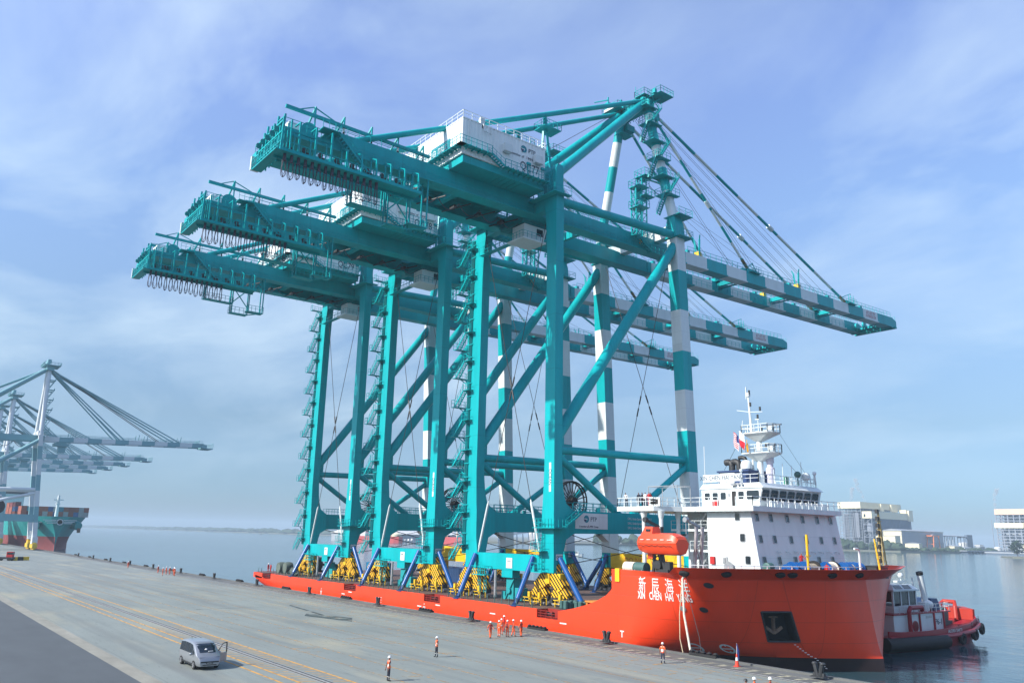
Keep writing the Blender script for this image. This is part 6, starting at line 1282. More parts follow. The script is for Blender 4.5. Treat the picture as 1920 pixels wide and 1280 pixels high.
# on the ship
for x, y, rz, k, l in ((-71.9, 75.2, 20, 'white_lean', 'person in white shirt leaning over the bridge wing rail'), (-70.1, 75.5, 10, 'dark', 'person in black, first in the row at the bridge wing rail'), (-69.6, 75.6, -15, 'dark', 'person in black, second in the row at the bridge wing rail'), (-69.0, 75.5, 20, 'white', 'person in white shirt among those in black on the bridge wing'), (-68.5, 75.9, 0, 'dark', 'person in black beside the one in red on the bridge wing'), (-68.2, 75.3, 30, 'red', 'person in red coverall standing on the bridge wing')): person(x, y, 14.72, rz, k, l, 'people on the bridge wing', None)
person(-53.4, 84.2, 7.9, 60, 'redhat', 'crew member in red raised behind the grey rope drum', None, None); person(-50.4, 84.3, 6.95, 0, 'red', 'crew member in red by the white rope drum', None, None)
person(-172.0, 69.6, DK, -60, 'red', 'crew member in red with white hat at the stern', None, HW); person(-170.2, 69.4, DK, 10, 'red', 'crew member in red without hat at the stern', None, None)

# ------------------------------------------------------------------ silver van with open door
van = empty('silver_van', (-70.6, 23.4, 0)); tag(van, 'silver one box van parked on the quay with its front passenger door open', 'van')
SIL = mat('silver_car_paint', (.30, .32, .34), .3, .5, var=.04, coat=.6); VD = mat('van_black_trim', (.015, .016, .018), .4)
def vprof(x):   # roof height and hood of the side profile, front at +x
    pts = [(-2.55, .95), (-2.5, 1.35), (-2.38, 1.78), (-2.1, 1.92), (-1.2, 1.98), (0, 1.97), (.75, 1.9), (1.2, 1.72), (1.65, 1.42), (2.0, 1.17), (2.3, 1.02), (2.5, .86), (2.58, .62)]
    for (a, b_), (c, d_) in zip(pts[:-1], pts[1:]):
        if a <= x <= c: return b_+(d_-b_)*(x-a)/(c-a)
    return pts[0][1] if x < 0 else pts[-1][1]
def vhalf(x): return .97 if -2.2 < x < 1.9 else (.97-.16*((-2.2-x)/.35)**2 if x < 0 else .97-.22*((x-1.9)/.68)**2)
def vring(x, z0=.30):
    h = vprof(x); w_ = vhalf(x); b_ = min(1.08, h-.12); tp = max(0, h-1.08)
    half = [(w_*.90, z0), (w_*.985, z0+.15), (w_, .75 if h > .9 else h*.75), (w_*.99, b_), (w_*(.99-.13*tp/.9), h-.10 if h > 1.25 else h-.05), (w_*(.93-.16*tp/.9), h-.02), (w_*.5, h+.015)]
    return [(x, y, z) for y, z in half]+[(x, 0, h+.025)]+[(x, -y, z) for y, z in reversed(half)]
xsv = [-2.55, -2.5, -2.38, -2.2, -1.9, -1.5, -1.0, -.4, .2, .75, 1.0, 1.2, 1.45, 1.65, 1.85, 2.05, 2.3, 2.45, 2.55, 2.58]
mb = MB(); mb.loft([vring(x) for x in xsv]); smoothall(build('body', mb, SIL, van), 50)
def vside(x, t, s, o):   # point on the glass house side between belt (t=0) and roof (t=1)
    r = vring(x); a, b_ = Vector(r[3]), Vector(r[4]); p = a+(b_-a)*t; return (p.x, s*(p.y+o), p.z)
for s in (-1, 1):
    for x0, x1 in ((-2.2, -1.02), (-.96, .18), (.24, 1.05)):
        if s > 0 and x0 > .2: continue
        mb = MB(); n_ = 5; q = []
        for i in range(n_+1): x = x0+(x1-x0)*i/n_; q.append((vside(x, .06, s, .012), vside(x, .93 if x < .8 else .86-.4*(x-.8), s, .012)))
        for (a, b_), (c, d_) in zip(q[:-1], q[1:]): mb.add([a, c, d_, b_], [(0, 1, 2, 3)])
        build('side_window', mb, GLS, van)
    mb = MB(); mb.add([vside(1.1, .1, s, .012), vside(1.6, .1, s, .012), vside(1.55, .5, s, .012), vside(1.15, .75, s, .012)], [(0, 1, 2, 3)]); build('quarter_window', mb, GLS, van)
    for xw in (-1.58, 1.62):
        mb = MB(); mb.lathe([(.2, -.11), (.33, -.11), (.345, -.06), (.345, .06), (.33, .11), (.2, .11)], (xw, s*.86, .345), 'y', 22); ty = smoothall(build('wheel', mb, BLK, van), 40); mb = MB(); mb.lathe([(.02, .10*s), (.06, .115*s), (.21, .10*s), (.225, .118*s), (.225, .09*s)], (xw, s*.86, .345), 'y', 22)
        for k in range(8): a = k*math.pi/4; mb.beam((xw, s*.975, .345), (xw+.21*math.cos(a), s*.975, .345+.21*math.sin(a)), .05)
        build('rim', mb, STEEL, ty); mb = MB(); k = 14; mb.add([(xw+.40*math.cos(math.pi*i/(k-1)*1.16-.25), s*(vhalf(xw)*.985+.008), .36+.40*math.sin(math.pi*i/(k-1)*1.16-.25)) for i in range(k)]+[(xw, s*(vhalf(xw)*.985+.008), .25)], [tuple(range(k+1))]); build('wheel_arch', mb, VD, van, fix=False)
    mb = MB(); mb.box(.25, .55, s*.985-.01, s*.985+.03, .93, .98) if s < 0 else mb.box(-.9, -.6, s*.985-.01, s*.985+.03, .93, .98); build('door_handle', mb, SIL, van)
    mb = MB(); mb.box(-2.0, 1.3, s*.955-.02, s*.955+.02, .30, .40); build('sill_trim', mb, VD, van)
    mb = MB(); mb.ball((1.32, s*1.13, 1.13), .13, 10, 6, sc=(.7, 1, .85)); mb.beam((1.35, s*.95, 1.08), (1.33, s*1.08, 1.1), .05); smoothall(build('mirror', mb, SIL, van))
    mb = MB(); mb.hexa([(2.52, s*.55, .58), (2.48, s*.78, .58), (2.40, s*.76, .58), (2.44, s*.5, .58)], [(2.50, s*.55, .72), (2.46, s*.78, .72), (2.36, s*.76, .72), (2.4, s*.5, .72)]); mb.ball((2.50, s*.66, .65), .06, 8, 5); build('headlight', mb, mat('headlamp_glass', (.8, .82, .84), .1) if 'headlamp_glass' not in MATS else MATS['headlamp_glass'], van)
mb = MB(); q = []
for x in (1.0, 1.25, 1.5, 1.75, 1.93): r = vring(x); k = 1.0; q.append([(x, y*(.90), vprof(x)+.035-(.05 if abs(y) > .6 else 0)) for y in (-.86+.03*x, -.5, 0, .5, .86-.03*x)])
for a, b_ in zip(q[:-1], q[1:]):
    for i in range(4): mb.add([a[i], b_[i], b_[i+1], a[i+1]], [(0, 1, 2, 3)])
smoothall(build('windscreen', mb, GLS, van))
mb = MB(); mb.ball((1.7, -.1, 1.46), .09, 8, 5, sc=(1, 1.2, .8)); build('dashboard_hat', mb, HATW, van); mb = MB(); mb.box(1.78, 1.95, .05, .4, 1.31, 1.34); build('dashboard_paper', mb, WHT, van)
mb = MB(); mb.box(2.555, 2.60, -.72, .72, .56, .66); mb.box(2.56, 2.60, -.55, .55, .36, .42); build('grille', mb, VD, van)
mb = MB(); mb.box(2.585, 2.62, -.26, .26, .48, .60); pl = build('number_plate', mb, VD, van); text('JQW 4517', .09, WHT, pl, (2.625, 0, .54), (0, 1, 0), (0, 0, 1))
mb = MB(); mb.box(2.38, 2.42, -.78, .78, .93, .945); build('hood_seam', mb, VD, van)
dr = empty('open_front_door', (1.30, .97, 0), R(-62)); dr.parent = van
mb = MB(); mb.box(-1.08, 0, -.035, .035, .36, 1.06); build('door_panel', mb, SIL, dr)
mb = MB(); mb.beam((-1.06, 0, 1.06), (-1.02, 0, 1.80), .07); mb.beam((-1.02, 0, 1.80), (-.55, 0, 1.76), .06); mb.beam((-.55, 0, 1.76), (-.02, 0, 1.1), .06); mb.box(-1.0, -.1, -.05, -.04, .45, .95); build('door_frame', mb, VD, dr)
mb = MB(); mb.beam((-1.4, -.3, 1.98), (-1.55, -.3, 2.16), .02); build('roof_aerial', mb, VD, van)

# ------------------------------------------------------------------ cone with a furled flag
t_ = empty('traffic_cone', (-47.0, 63.0, 0)); mb = MB(); mb.box(-.24, .24, -.24, .24, 0, .05); mb.lathe([(.2, .05), (.13, .5), (.06, 1.05), (.05, 1.06)], (0, 0, 0), 'z', 14); build('cone_body', mb, mat('cone_red', (.70, .05, .02), .5, var=.05), t_)
mb = MB(); mb.lathe([(.135, .5), (.075, .9)], (0, 0, .01), 'z', 14); build('cone_sleeve', mb, WHT, t_); mb = MB(); mb.beam((0, 0, 1), (.05, 0, 1.95), .03); build('flag_stick', mb, WHT, t_); mb = MB(); mb.path([(.06, 0, 1.9), (.14, .05, 1.3), (.2, .03, .6)], [.04, .1, .03], 6); build('furled_flag', mb, FB, t_); tag(t_, 'red traffic cone with white sleeve and furled flag on the quay edge', 'cone')

# ------------------------------------------------------------------ tug behind the bow
tug = empty('tugboat', (-57.5, 115.5, WZ), R(88)); tag(tug, 'red and white tugboat lying behind the red bow, black tyres on its side', 'tugboat')
TR = mat('tug_red', (.30, .010, .022), .4, var=.12); TO = mat('tug_orange_red', (.42, .03, .015), .5)
def T_(n, mb, m, p=None): return build(n, mb, m, p or tug)
secs = []
for x, hw, zd, kb in ((-13, 4.6, 1.7, .85), (-11, 5.2, 1.6, .92), (-5, 5.4, 1.5, .95), (2, 5.4, 1.6, .95), (7, 5.2, 1.9, .9), (10.5, 4.4, 2.4, .8), (13, 3.0, 2.9, .6), (14.6, 1.2, 3.3, .35), (15.0, .2, 3.4, .2)): secs.append([(x, -hw*kb*.8, -2), (x, -hw*kb, 0), (x, -hw, zd*.6), (x, -hw, zd+.75), (x, -hw+.18, zd+.75), (x, -hw+.18, zd), (x, hw-.18, zd), (x, hw-.18, zd+.75), (x, hw, zd+.75), (x, hw, zd*.6), (x, hw*kb, 0), (x, hw*kb*.8, -2)])
mb = MB(); mb.loft(secs); smoothall(T_('hull', mb, TR), 30)
mb = MB(); mb.path([(-13.1, -4.7, 1.55), (-5, -5.55, 1.35), (2, -5.55, 1.4), (7.2, -5.4, 1.7), (10.8, -4.6, 2.2), (13.2, -3.1, 2.7), (14.9, -1.1, 3.1), (15.2, 0, 3.2), (14.9, 1.1, 3.1), (13.2, 3.1, 2.7), (10.8, 4.6, 2.2), (2, 5.55, 1.4), (-13.1, 4.7, 1.55)], .3, 8); smoothall(T_('rubbing_band', mb, TR))
mb = MB()
mb.path([(-14, -4.6, .9), (-8, -5.5, .9), (-1, -5.6, .8)], .85, 10); smoothall(T_('side_fender', mb, BLK))
for i, (x, y, z) in enumerate(((3.5, -5.6, .9), (7.5, -5.4, 1.2), (11.2, -4.7, 1.7), (13.6, -3.1, 2.1), (14.9, -1.6, 2.3))):
    mb = MB(); k = 14; dr_ = Vector((.0+.18*max(0, i-1), -1, 0)).normalized(); u_ = Vector((-dr_.y, dr_.x, 0)); rg = []
    for a in range(k): A = 2*math.pi*a/k; c = Vector((x, y, z))+u_*.55*math.cos(A)+Vector((0, 0, .55))*math.sin(A); rr = (u_*math.cos(A)+Vector((0, 0, 1))*math.sin(A)); rg.append([c+rr*.28*math.cos(B_*math.pi/3)+dr_*.28*math.sin(B_*math.pi/3) for B_ in range(6)])
    rg.append(rg[0]); mb.loft(rg, cap=False); smoothall(T_('tyre_fender', mb, BLK)); mb = MB(); mb.beam((x, y+.2, z+.5), (x, y+.35, z+1.7), .05); T_('tyre_chain', mb, DARK)
mb = MB(); mb.prism([(-9.5, -3.4), (3.2, -3.4), (5.2, -2.6), (5.2, 2.6), (3.2, 3.4), (-9.5, 3.4)], 'z', 1.5, 4.1); dhs = T_('deckhouse', mb, WHT)
mb = MB(); mb.box(-9.6, 5.3, -3.5, 3.5, 4.1, 4.25); T_('deck_edge', mb, TR, dhs)
for x in (-3.2, .6, 3.2): mb = MB(); mb.path([(x, -3.5, 1.6), (x, -3.5, 4.1)], .14, 6); T_('side_pipe', mb, TR, dhs)
mb = MB(); mb.path([(-6.5, -3.9, 1.6), (-6.5, -3.9, 4.6), (-6.1, -3.9, 5.0), (-3.2, -3.9, 5.0), (-2.8, -3.7, 4.6)], .28, 8); T_('fire_pipe', mb, TR, dhs)
mb = MB(); mb.lathe([(.7, -.05), (.7, .05), (.55, .05), (.55, -.05)], (-4.4, -3.5, 2.6), 'y', 14); T_('hose_wheel', mb, TR, dhs)
text('P6-1', 1.1, INK, dhs, (1.9, -3.43, 2.9), (1, 0, 0), (0, 0, 1)); mb = MB(); mb.box(-1.4, .1, -3.45, -3.4, 3.5, 3.8); T_('name_plate', mb, STEEL, dhs)
mb = MB(); mb.hexa([(-7.6, -2.5, 4.25), (-1.6, -2.5, 4.25), (-1.6, 2.5, 4.25), (-7.6, 2.5, 4.25)], [(-7.6, -2.5, 5.1), (-1.6, -2.5, 5.1), (-1.6, 2.5, 5.1), (-7.6, 2.5, 5.1)]); mb.box(-7.9, -1.3, -2.8, 2.8, 7.0, 7.2); mb.hexa([(-7.7, -2.7, 7.2), (-1.4, -2.7, 7.2), (-1.4, 2.7, 7.2), (-7.7, 2.7, 7.2)], [(-7.0, -2.1, 7.8), (-2.2, -2.1, 7.8), (-2.2, 2.1, 7.8), (-7.0, 2.1, 7.8)])
for x, y in ((-7.5, -2.4), (-5.6, -2.4), (-3.6, -2.4), (-1.75, -2.4), (-1.75, -.8), (-1.75, .8), (-7.5, 2.4), (-1.75, 2.4), (-7.5, 0)): mb.beam((x, y, 5.1), (x, y, 7.0), .22)
wl = T_('wheelhouse', mb, WHT)
for a, b_ in (((-7.4, -2.42), (-5.7, -2.42)), ((-5.5, -2.42), (-3.7, -2.42)), ((-3.5, -2.42), (-1.85, -2.42))): mb = MB(); mb.add([(a[0], a[1], 5.15), (b_[0], b_[1], 5.15), (b_[0], b_[1], 6.95), (a[0], a[1], 6.95)], [(0, 1, 2, 3)]); T_('window', mb, GLS, wl)
for a, b_ in ((-2.3, -.9), (-.7, .7), (.9, 2.3)): mb = MB(); mb.add([(-1.72, a, 5.15), (-1.72, b_, 5.15), (-1.72, b_, 6.95), (-1.72, a, 6.95)], [(0, 1, 2, 3)]); T_('window', mb, GLS, wl)
for a in (-7.2, -4.9): mb = MB(); mb.add([(a, -2.66, 7.28), (a+2.0, -2.66, 7.28), (a+1.9, -2.2, 7.74), (a+.2, -2.2, 7.74)], [(0, 1, 2, 3)]); T_('skylight', mb, GLS, wl)
mb = MB(); mb.rail([(-7.9, -3.4, 4.25), (5.1, -3.4, 4.25), (5.1, 3.4, 4.25)], 1.0, 1.2, .07); T_('upper_railing', mb, WHT, dhs)
mb = MB()
for x, y in ((-5.6, -.5), (-4.6, -.5), (-5.1, .5)): mb.beam((x, y, 7.8), (-5.1, 0, 17.4), .16)
for k in range(8): z = 8.4+1.1*k; w_ = .55*(1-(z-7.8)/10); mb.beam((-5.1-w_, -w_, z), (-5.1+w_, w_, z+.8), .09); mb.beam((-5.1+w_, -w_, z), (-5.1-w_, w_, z+.9), .09); mb.beam((-6.2+.06*k, 0, z), (-4+-.06*k, 0, z), .08)
T_('lattice_mast', mb, mat('mast_buff', (.50, .38, .16), .6, var=.2)); mb = MB()
for k in range(10): z = 8.6+.95*k; mb.box(-5.9+.03*k, -5.55+.03*k, -.2, .2, z, z+.55)
for x, h_ in ((-3.9, 4.2), (-2.8, 1.4), (-6.6, 1.8)): mb.tube((x, .6, 7.8), (x, .6, 7.8+h_), .06, 6); mb.box(x-.18, x+.18, .45, .75, 7.8+h_*.7, 7.8+h_*.95)
T_('mast_fittings', mb, DARK)['kind'] = 'stuff'; mb = MB(); mb.ball((-2.9, -1.2, 8.9), .38, 10, 6); mb.beam((-2.9, -1.2, 7.8), (-2.9, -1.2, 8.6), .12); mb.box(-4.2, -2.2, -1.4, -.8, 8.0, 8.25); T_('radome', mb, WHT)
mb = MB(); mb.tube((2.6, -1.6, 4.3), (1.5, -1.6, 9.0), .42, 12); mb.tube((.7, -1.2, 4.3), (.1, -1.2, 8.6), .12, 8); smoothall(T_('exhaust_stack', mb, WHT)); mb = MB(); mb.tube((1.5, -1.6, 9.0), (1.4, -1.6, 9.35), .46, 12); T_('stack_tip', mb, BLK)
mb = MB(); mb.hexa([(2.9, -2.4, 4.25), (5.0, -2.4, 4.25), (5.0, 2.4, 4.25), (2.9, 2.4, 4.25)], [(2.9, -2.2, 5.8), (4.4, -2.2, 5.8), (4.4, 2.2, 5.8), (2.9, 2.2, 5.8)]); T_('engine_casing', mb, CN); mb = MB(); mb.ball((2.2, -2.0, 5.0), .7, 12, 7, sc=(1, 1, .9)); mb.box(.2, 1.4, -2.6, -1.6, 4.25, 5.4); T_('life_raft', mb, WHT)
mb = MB(); mb.lathe([(.3, -1.2), (1.1, -1.1), (.9, 0), (1.1, 1.1), (.3, 1.2)], (8.4, 0, 3.3), 'y', 16); mb.box(7.4, 9.4, -1.6, 1.6, 1.9, 2.6); mb.box(6.3, 7.0, -1.8, -.9, 1.8, 3.3); T_('towing_winch', mb, DGRN)
mb = MB(); mb.path([(11, -1.4, 2.6), (11.4, -1.2, 4.4), (12.2, -.8, 5.0), (12.2, .8, 5.0), (11.4, 1.2, 4.4), (11, 1.4, 2.6)], .3, 8); mb.hexa([(11.8, -3.6, 2.7), (15.0, -1, 3.3), (15, 1, 3.3), (11.8, 3.6, 2.7)], [(11.8, -3.7, 4.2), (14.4, -1, 4.3), (14.4, 1, 4.3), (11.8, 3.7, 4.2)]); T_('bow_staple', mb, TO)
text('ALORA SAKTI', .62, WHT, tug, (2.0, -5.47, 1.95), (1, 0, 0), (0, 0, 1))
# ------------------------------------------------------------------ far shore, woods
FAR = mat('far_ground', (.16, .17, .13), .9, var=.3, scale=.02)
mb = MB(); shore = [(-9050, 1300), (-4000, 1250), (-2400, 1180), (-1700, 900), (-1150, 760), (-1010, 840), (-1015, 1000), (-1000, 1130), (-900, 1230), (-760, 1250), (-640, 1285), (-615, 1400), (-630, 1600), (-660, 1690), (-620, 1720), (-300, 1690), (2550, 1600), (2550, 9050), (-9050, 9050)]
mb.prism(shore, 'z', -4, .3); tag(build('far_shore', mb, FAR), 'low far shore across the harbour', None, None, 'structure')
mb = MB(); mb.prism([(-420, 1090), (-385, 1030), (-250, 980), (200, 1000), (200, 1300), (-250, 1240), (-400, 1180)], 'z', -4, -.9); tag(build('mangrove_bank', mb, FAR), 'low wooded bank at the right edge', None, None, 'structure')
LEAF = mat('far_foliage', (.035, .065, .03), .9, var=.45, scale=.15); LEAF2 = mat('mangrove_foliage', (.03, .06, .028), .85, var=.45, scale=.4)
def wood(name, pts, lab, h0, h1, step, r_):
    mb = MB()
    for (xa, ya), (xb, yb) in zip(pts[:-1], pts[1:]):
        n_ = max(1, int(math.dist((xa, ya), (xb, yb))/step))
        for i in range(n_):
            for k in range(2):
                f = (i+random.random())/n_; x = xa+(xb-xa)*f+random.uniform(-6, 6); y = ya+(yb-ya)*f+random.uniform(0, 25); h_ = random.uniform(h0, h1); rr = r_*random.uniform(.6, 1.3); o = len(mb.v)
                mb.ball((x, y, h_*.5), 1, 7, 5, sc=(rr, rr, h_*.62))
                for q in range(o, len(mb.v)): a = mb.v[q]; mb.v[q] = (a[0]+random.uniform(-1, 1)*rr*.22, a[1]+random.uniform(-1, 1)*rr*.22, a[2]+random.uniform(-1, 1)*h_*.09)
    return tag(build(name, mb, LEAF, fix=False), lab, None, None, 'stuff')
wood('far_woodland', [(-9000, 1320), (-4000, 1270), (-2400, 1200)], 'faint wooded shore on the horizon behind the red stern', 7, 16, 45, 28)
wood('far_woodland', [(-1120, 1060), (-1015, 1090), (-1000, 1140), (-905, 1240), (-765, 1262), (-650, 1292)], 'dark wooded shore behind the lifeboat and along the plant', 8, 17, 11, 8)
wood('far_woodland', [(-650, 1292), (-625, 1400), (-640, 1600), (-670, 1700)], 'dim low trees along the plant waterfront', 3, 7, 14, 6)
wood('far_woodland', [(-1700, 930), (-1160, 790)], 'hazy trees behind the far dock', 6, 12, 30, 14)
for i, (x, y, h_) in enumerate(((-398, 1080, 19), (-386, 1095, 16), (-372, 1065, 21), (-352, 1085, 22), (-335, 1060, 20), (-395, 1130, 15))):
    t_ = empty('mangrove_tree', (x, y, -1)); mb = MB(); mb.tube((0, 0, 0), (0, 0, h_*.5), .5, 6, 0, .25)
    for k in range(4): a = k*1.6; mb.tube((0, 0, h_*.35), (3*math.cos(a), 3*math.sin(a), h_*.6), .2, 5, 0, .08)
    build('trunk', mb, mat('bark', (.08, .065, .05), .9) if 'bark' not in MATS else MATS['bark'], t_); mb = MB(); rng = random.Random(i)
    for k in range(330):
        while True:
            p = Vector((rng.uniform(-1, 1), rng.uniform(-1, 1), rng.uniform(-1, 1)))
            if .35 < p.length < 1: break
        lob = 1+.3*math.sin(3*math.atan2(p.y, p.x)+i); c = Vector((p.x*h_*.42*lob, p.y*h_*.42*lob, h_*.58+p.z*h_*.42)); u_ = Vector((rng.uniform(-1, 1), rng.uniform(-1, 1), rng.uniform(-.6, .6))).normalized()*rng.uniform(.7, 1.4); w_ = u_.cross(Vector((rng.uniform(-1, 1), rng.uniform(-1, 1), 1))).normalized()*rng.uniform(.6, 1.2); mb.add([c-u_-w_, c+u_-w_*.6, c+u_+w_, c-u_*.7+w_], [(0, 1, 2, 3)])
    build('crown', mb, LEAF2, t_, fix=False); tag(t_, ['low mangrove tree nearest the water at the right edge', 'small mangrove tree second from the water tip', 'tall mangrove tree leaning over the bank at the right edge', 'broad mangrove tree behind the bank edge', 'mangrove tree cut off by the right edge', 'small mangrove tree behind the tip of the bank'][i], 'tree', 'mangrove trees at the right edge')
# ------------------------------------------------------------------ power plant
CRM = mat('plant_cream_cladding', (.72, .66, .46), .6, var=.08, scale=.05); PGR = mat('plant_grey_cladding', (.30, .33, .36), .6, var=.15, scale=.05); PBL = mat('plant_blue_cladding', (.10, .15, .22), .6, var=.2, scale=.05); PST = mat('plant_steel', (.22, .25, .30), .6, var=.15, scale=.1); PTK = mat('plant_tank_white', (.62, .62, .60), .5); PPK = mat('plant_peach_cladding', (.72, .50, .36), .6, var=.08, scale=.05)
def frame(mb, x0, x1, y0, y1, z0, z1, nx, ny, nz, w_=1.0, br=True):
    for i in range(nx+1):
        for j in range(ny+1): x = x0+(x1-x0)*i/nx; y = y0+(y1-y0)*j/ny; mb.beam((x, y, z0), (x, y, z1), w_)
    for k in range(1, nz+1):
        z = z0+(z1-z0)*k/nz
        for j in range(ny+1): y = y0+(y1-y0)*j/ny; mb.beam((x0, y, z), (x1, y, z), w_*.8)
        for i in range(nx+1): x = x0+(x1-x0)*i/nx; mb.beam((x, y0, z), (x, y1, z), w_*.8)
        if br and k % 2: mb.beam((x0, y0, z-(z1-z0)/nz), (x0+(x1-x0)/nx, y0, z), w_*.6); mb.beam((x1, y0, z-(z1-z0)/nz), (x1, y0+(y1-y0)/ny, z), w_*.6)
def bt(name, loc, lab, cat='building', grp=None): return tag(empty(name, loc), lab, cat, grp)
t_ = bt('boiler_house', (-750, 1400, .3), 'tall boiler house with cream roof band over open steel frame')
def G(n, mb, m, par, loc): return build(n, mb, m, par, loc)
Lc = (-750, 1400, .3)
mb = MB(); mb.box(-772, -730, 1339, 1481, 69, 80); G('roof_band', mb, CRM, t_, Lc)
mb = MB(); frame(mb, -771, -731, 1341, 1372, .3, 69, 5, 3, 14, .8); frame(mb, -771, -731, 1380, 1478, .3, 69, 3, 5, 6, 1.0); G('steel_frame', mb, PST, t_, Lc)
mb = MB(); mb.box(-768, -736, 1374, 1476, 10, 66); G('boiler_casing', mb, PGR, t_, Lc)
mb = MB(); mb.box(-748, -739, 1347, 1353, 20, 62); mb.lathe([(3.5, 8), (3.5, 60)], (-762, 1348, 0), 'z', 12); G('duct', mb, PST, t_, Lc)
for y0, y1 in ((1404, 1414), (1440, 1462)): mb = MB(); mb.box(-729.9, -727, y0, y1, 66, 78.5); G('lift_house', mb, CRM, t_, Lc)
t_ = bt('filter_house', (-716, 1400, .3), 'lower filter house with cream end and blue grey wall, in front of the boiler house'); Lc = (-716, 1400, .3)
mb = MB(); mb.box(-725, -708, 1333, 1475, 52, 63.5); G('upper_wall', mb, CRM, t_, Lc); mb = MB(); mb.box(-724.5, -710.5, 1350, 1474, .3, 52); 
for k in range(24): y = 1352+5*k; mb.box(-710.5, -709.6, y, y+2.6, 1, 51.5)
G('lower_wall', mb, PBL, t_, Lc); mb = MB(); frame(mb, -724, -709, 1334, 1350, .3, 52, 1, 1, 5, .9); mb.lathe([(5.5, 30), (5.5, 44), (1.4, 22)], (-716.5, 1342, 0), 'z', 12); G('hopper_frame', mb, PST, t_, Lc); mb = MB(); mb.box(-722, -719, 1332.8, 1333, 54, 59); G('window', mb, GLS, t_, Lc)
mb = MB(); mb.box(-724, -712, 1462, 1474, 63.5, 70); mb.box(-709, -706, 1460, 1474, 50, 69); G('end_tower', mb, CRM, t_, Lc)
t_ = bt('turbine_hall', (-688, 1430, .3), 'long cream and grey turbine hall with low pitched roof'); Lc = (-688, 1430, .3)
mb = MB(); mb.box(-705, -672, 1357, 1507, .3, 32); G('wall', mb, CRM, t_, Lc); mb = MB(); mb.prism([(-706, 32), (-671, 32), (-671, 32.8), (-688.5, 35.5), (-706, 32.8)], 'y', 1356, 1508); G('roof', mb, PGR, t_, Lc); mb = MB(); mb.box(-671.9, -671.6, 1358, 1506, 2, 31); 
for k in range(36): y = 1360+4.1*k; mb.box(-671.6, -671.3, y, y+2, 12, 14.5)
G('side_cladding', mb, PGR, t_, Lc)
mb = MB(); mb.prism([(-700, 26), (-676, 26), (-676, 27), (-700, 29)], 'y', 1508, 1610); 
for k in range(8): y = 1512+13*k; mb.beam((-678, y, .3), (-678, y, 26), 1.0); mb.beam((-698, y, .3), (-698, y, 26), 1.0)
G('lean_to_roof', mb, PGR, t_, Lc)
t_ = bt('annex_hall', (-672, 1314, .3), 'low cream annex hall in front of the turbine hall end'); Lc = (-672, 1314, .3); mb = MB(); mb.box(-689, -657, 1305, 1322, 6, 23); G('wall', mb, CRM, t_, Lc); mb = MB(); mb.box(-689.5, -656.5, 1304.5, 1322.5, 23, 23.6); G('roof', mb, PGR, t_, Lc); mb = MB(); mb.box(-688, -658, 1306, 1321, .3, 6); G('base', mb, PBL, t_, Lc)
t_ = bt('pump_house', (-655, 1361, .3), 'small cream pump house right at the waterfront'); Lc = (-655, 1361, .3); mb = MB(); mb.box(-667, -644, 1356, 1367, .3, 12); G('wall', mb, CRM, t_, Lc); mb = MB(); mb.prism([(-668, 12), (-643, 12), (-655.5, 13.6)], 'y', 1355.5, 1367.5); G('roof', mb, PGR, t_, Lc); mb = MB(); mb.box(-664, -660, 1355.9, 1356, 1, 5); G('door', mb, PBL, t_, Lc)
t_ = bt('gantry_crane', (-665, 1450, .3), 'orange goliath crane frame on the plant quay', 'gantry crane'); Lc = (-665, 1450, .3); OC = mat('orange_crane_paint', (.62, .16, .04), .5); mb = MB()
for x in (-671, -659): mb.beam((x, 1439, .3), (x+2*(x < -660), 1442, 25), 1.3); mb.beam((x, 1464, .3), (x+2*(x < -660), 1460, 25), 1.3)
mb.beam((-671, 1439, 1.2), (-659, 1439, 1.2), 1.4); mb.beam((-671, 1464, 1.2), (-659, 1464, 1.2), 1.4); mb.beam((-671, 1441, 12), (-659, 1441, 12), .8); G('leg_frame', mb, OC, t_, Lc); mb = MB(); mb.box(-670, -660, 1438, 1468, 24.5, 26.5); G('bridge_girder', mb, OC, t_, Lc); mb = MB(); mb.box(-667, -663, 1450, 1454, 26.5, 28); G('hoist_trolley', mb, PST, t_, Lc)
t_ = bt('transfer_tower', (-719, 1722, .3), 'dark blue conveyor transfer tower'); Lc = (-719, 1722, .3); mb = MB(); mb.box(-722, -717, 1710, 1734, .3, 31); G('wall', mb, PBL, t_, Lc); mb = MB(); mb.beam((-719, 1712, 27), (-690, 1610, 25), 3, 2.5); G('conveyor', mb, PGR, t_, Lc)
for i, (x, y, r_, h_) in enumerate(((-711, 1675, 8, 15), (-640, 1650, 6, 8))): t_ = bt('storage_tank', (x, y, .3), ['white storage tank beside the dark transfer tower', 'small pale storage tank on the plant waterfront'][i], 'tank'); mb = MB(); mb.lathe([(r_, 0), (r_, h_), (r_*.5, h_+1.3), (.1, h_+1.5)], (x, y, .3), 'z', 18); build('shell', mb, PTK, t_, (x, y, .3)); mb = MB(); mb.ladder((x+r_, y-1, .3), (x+r_, y-1, h_), (0, 1, 0), 6); build('ladder', mb, PST, t_, (x, y, .3))
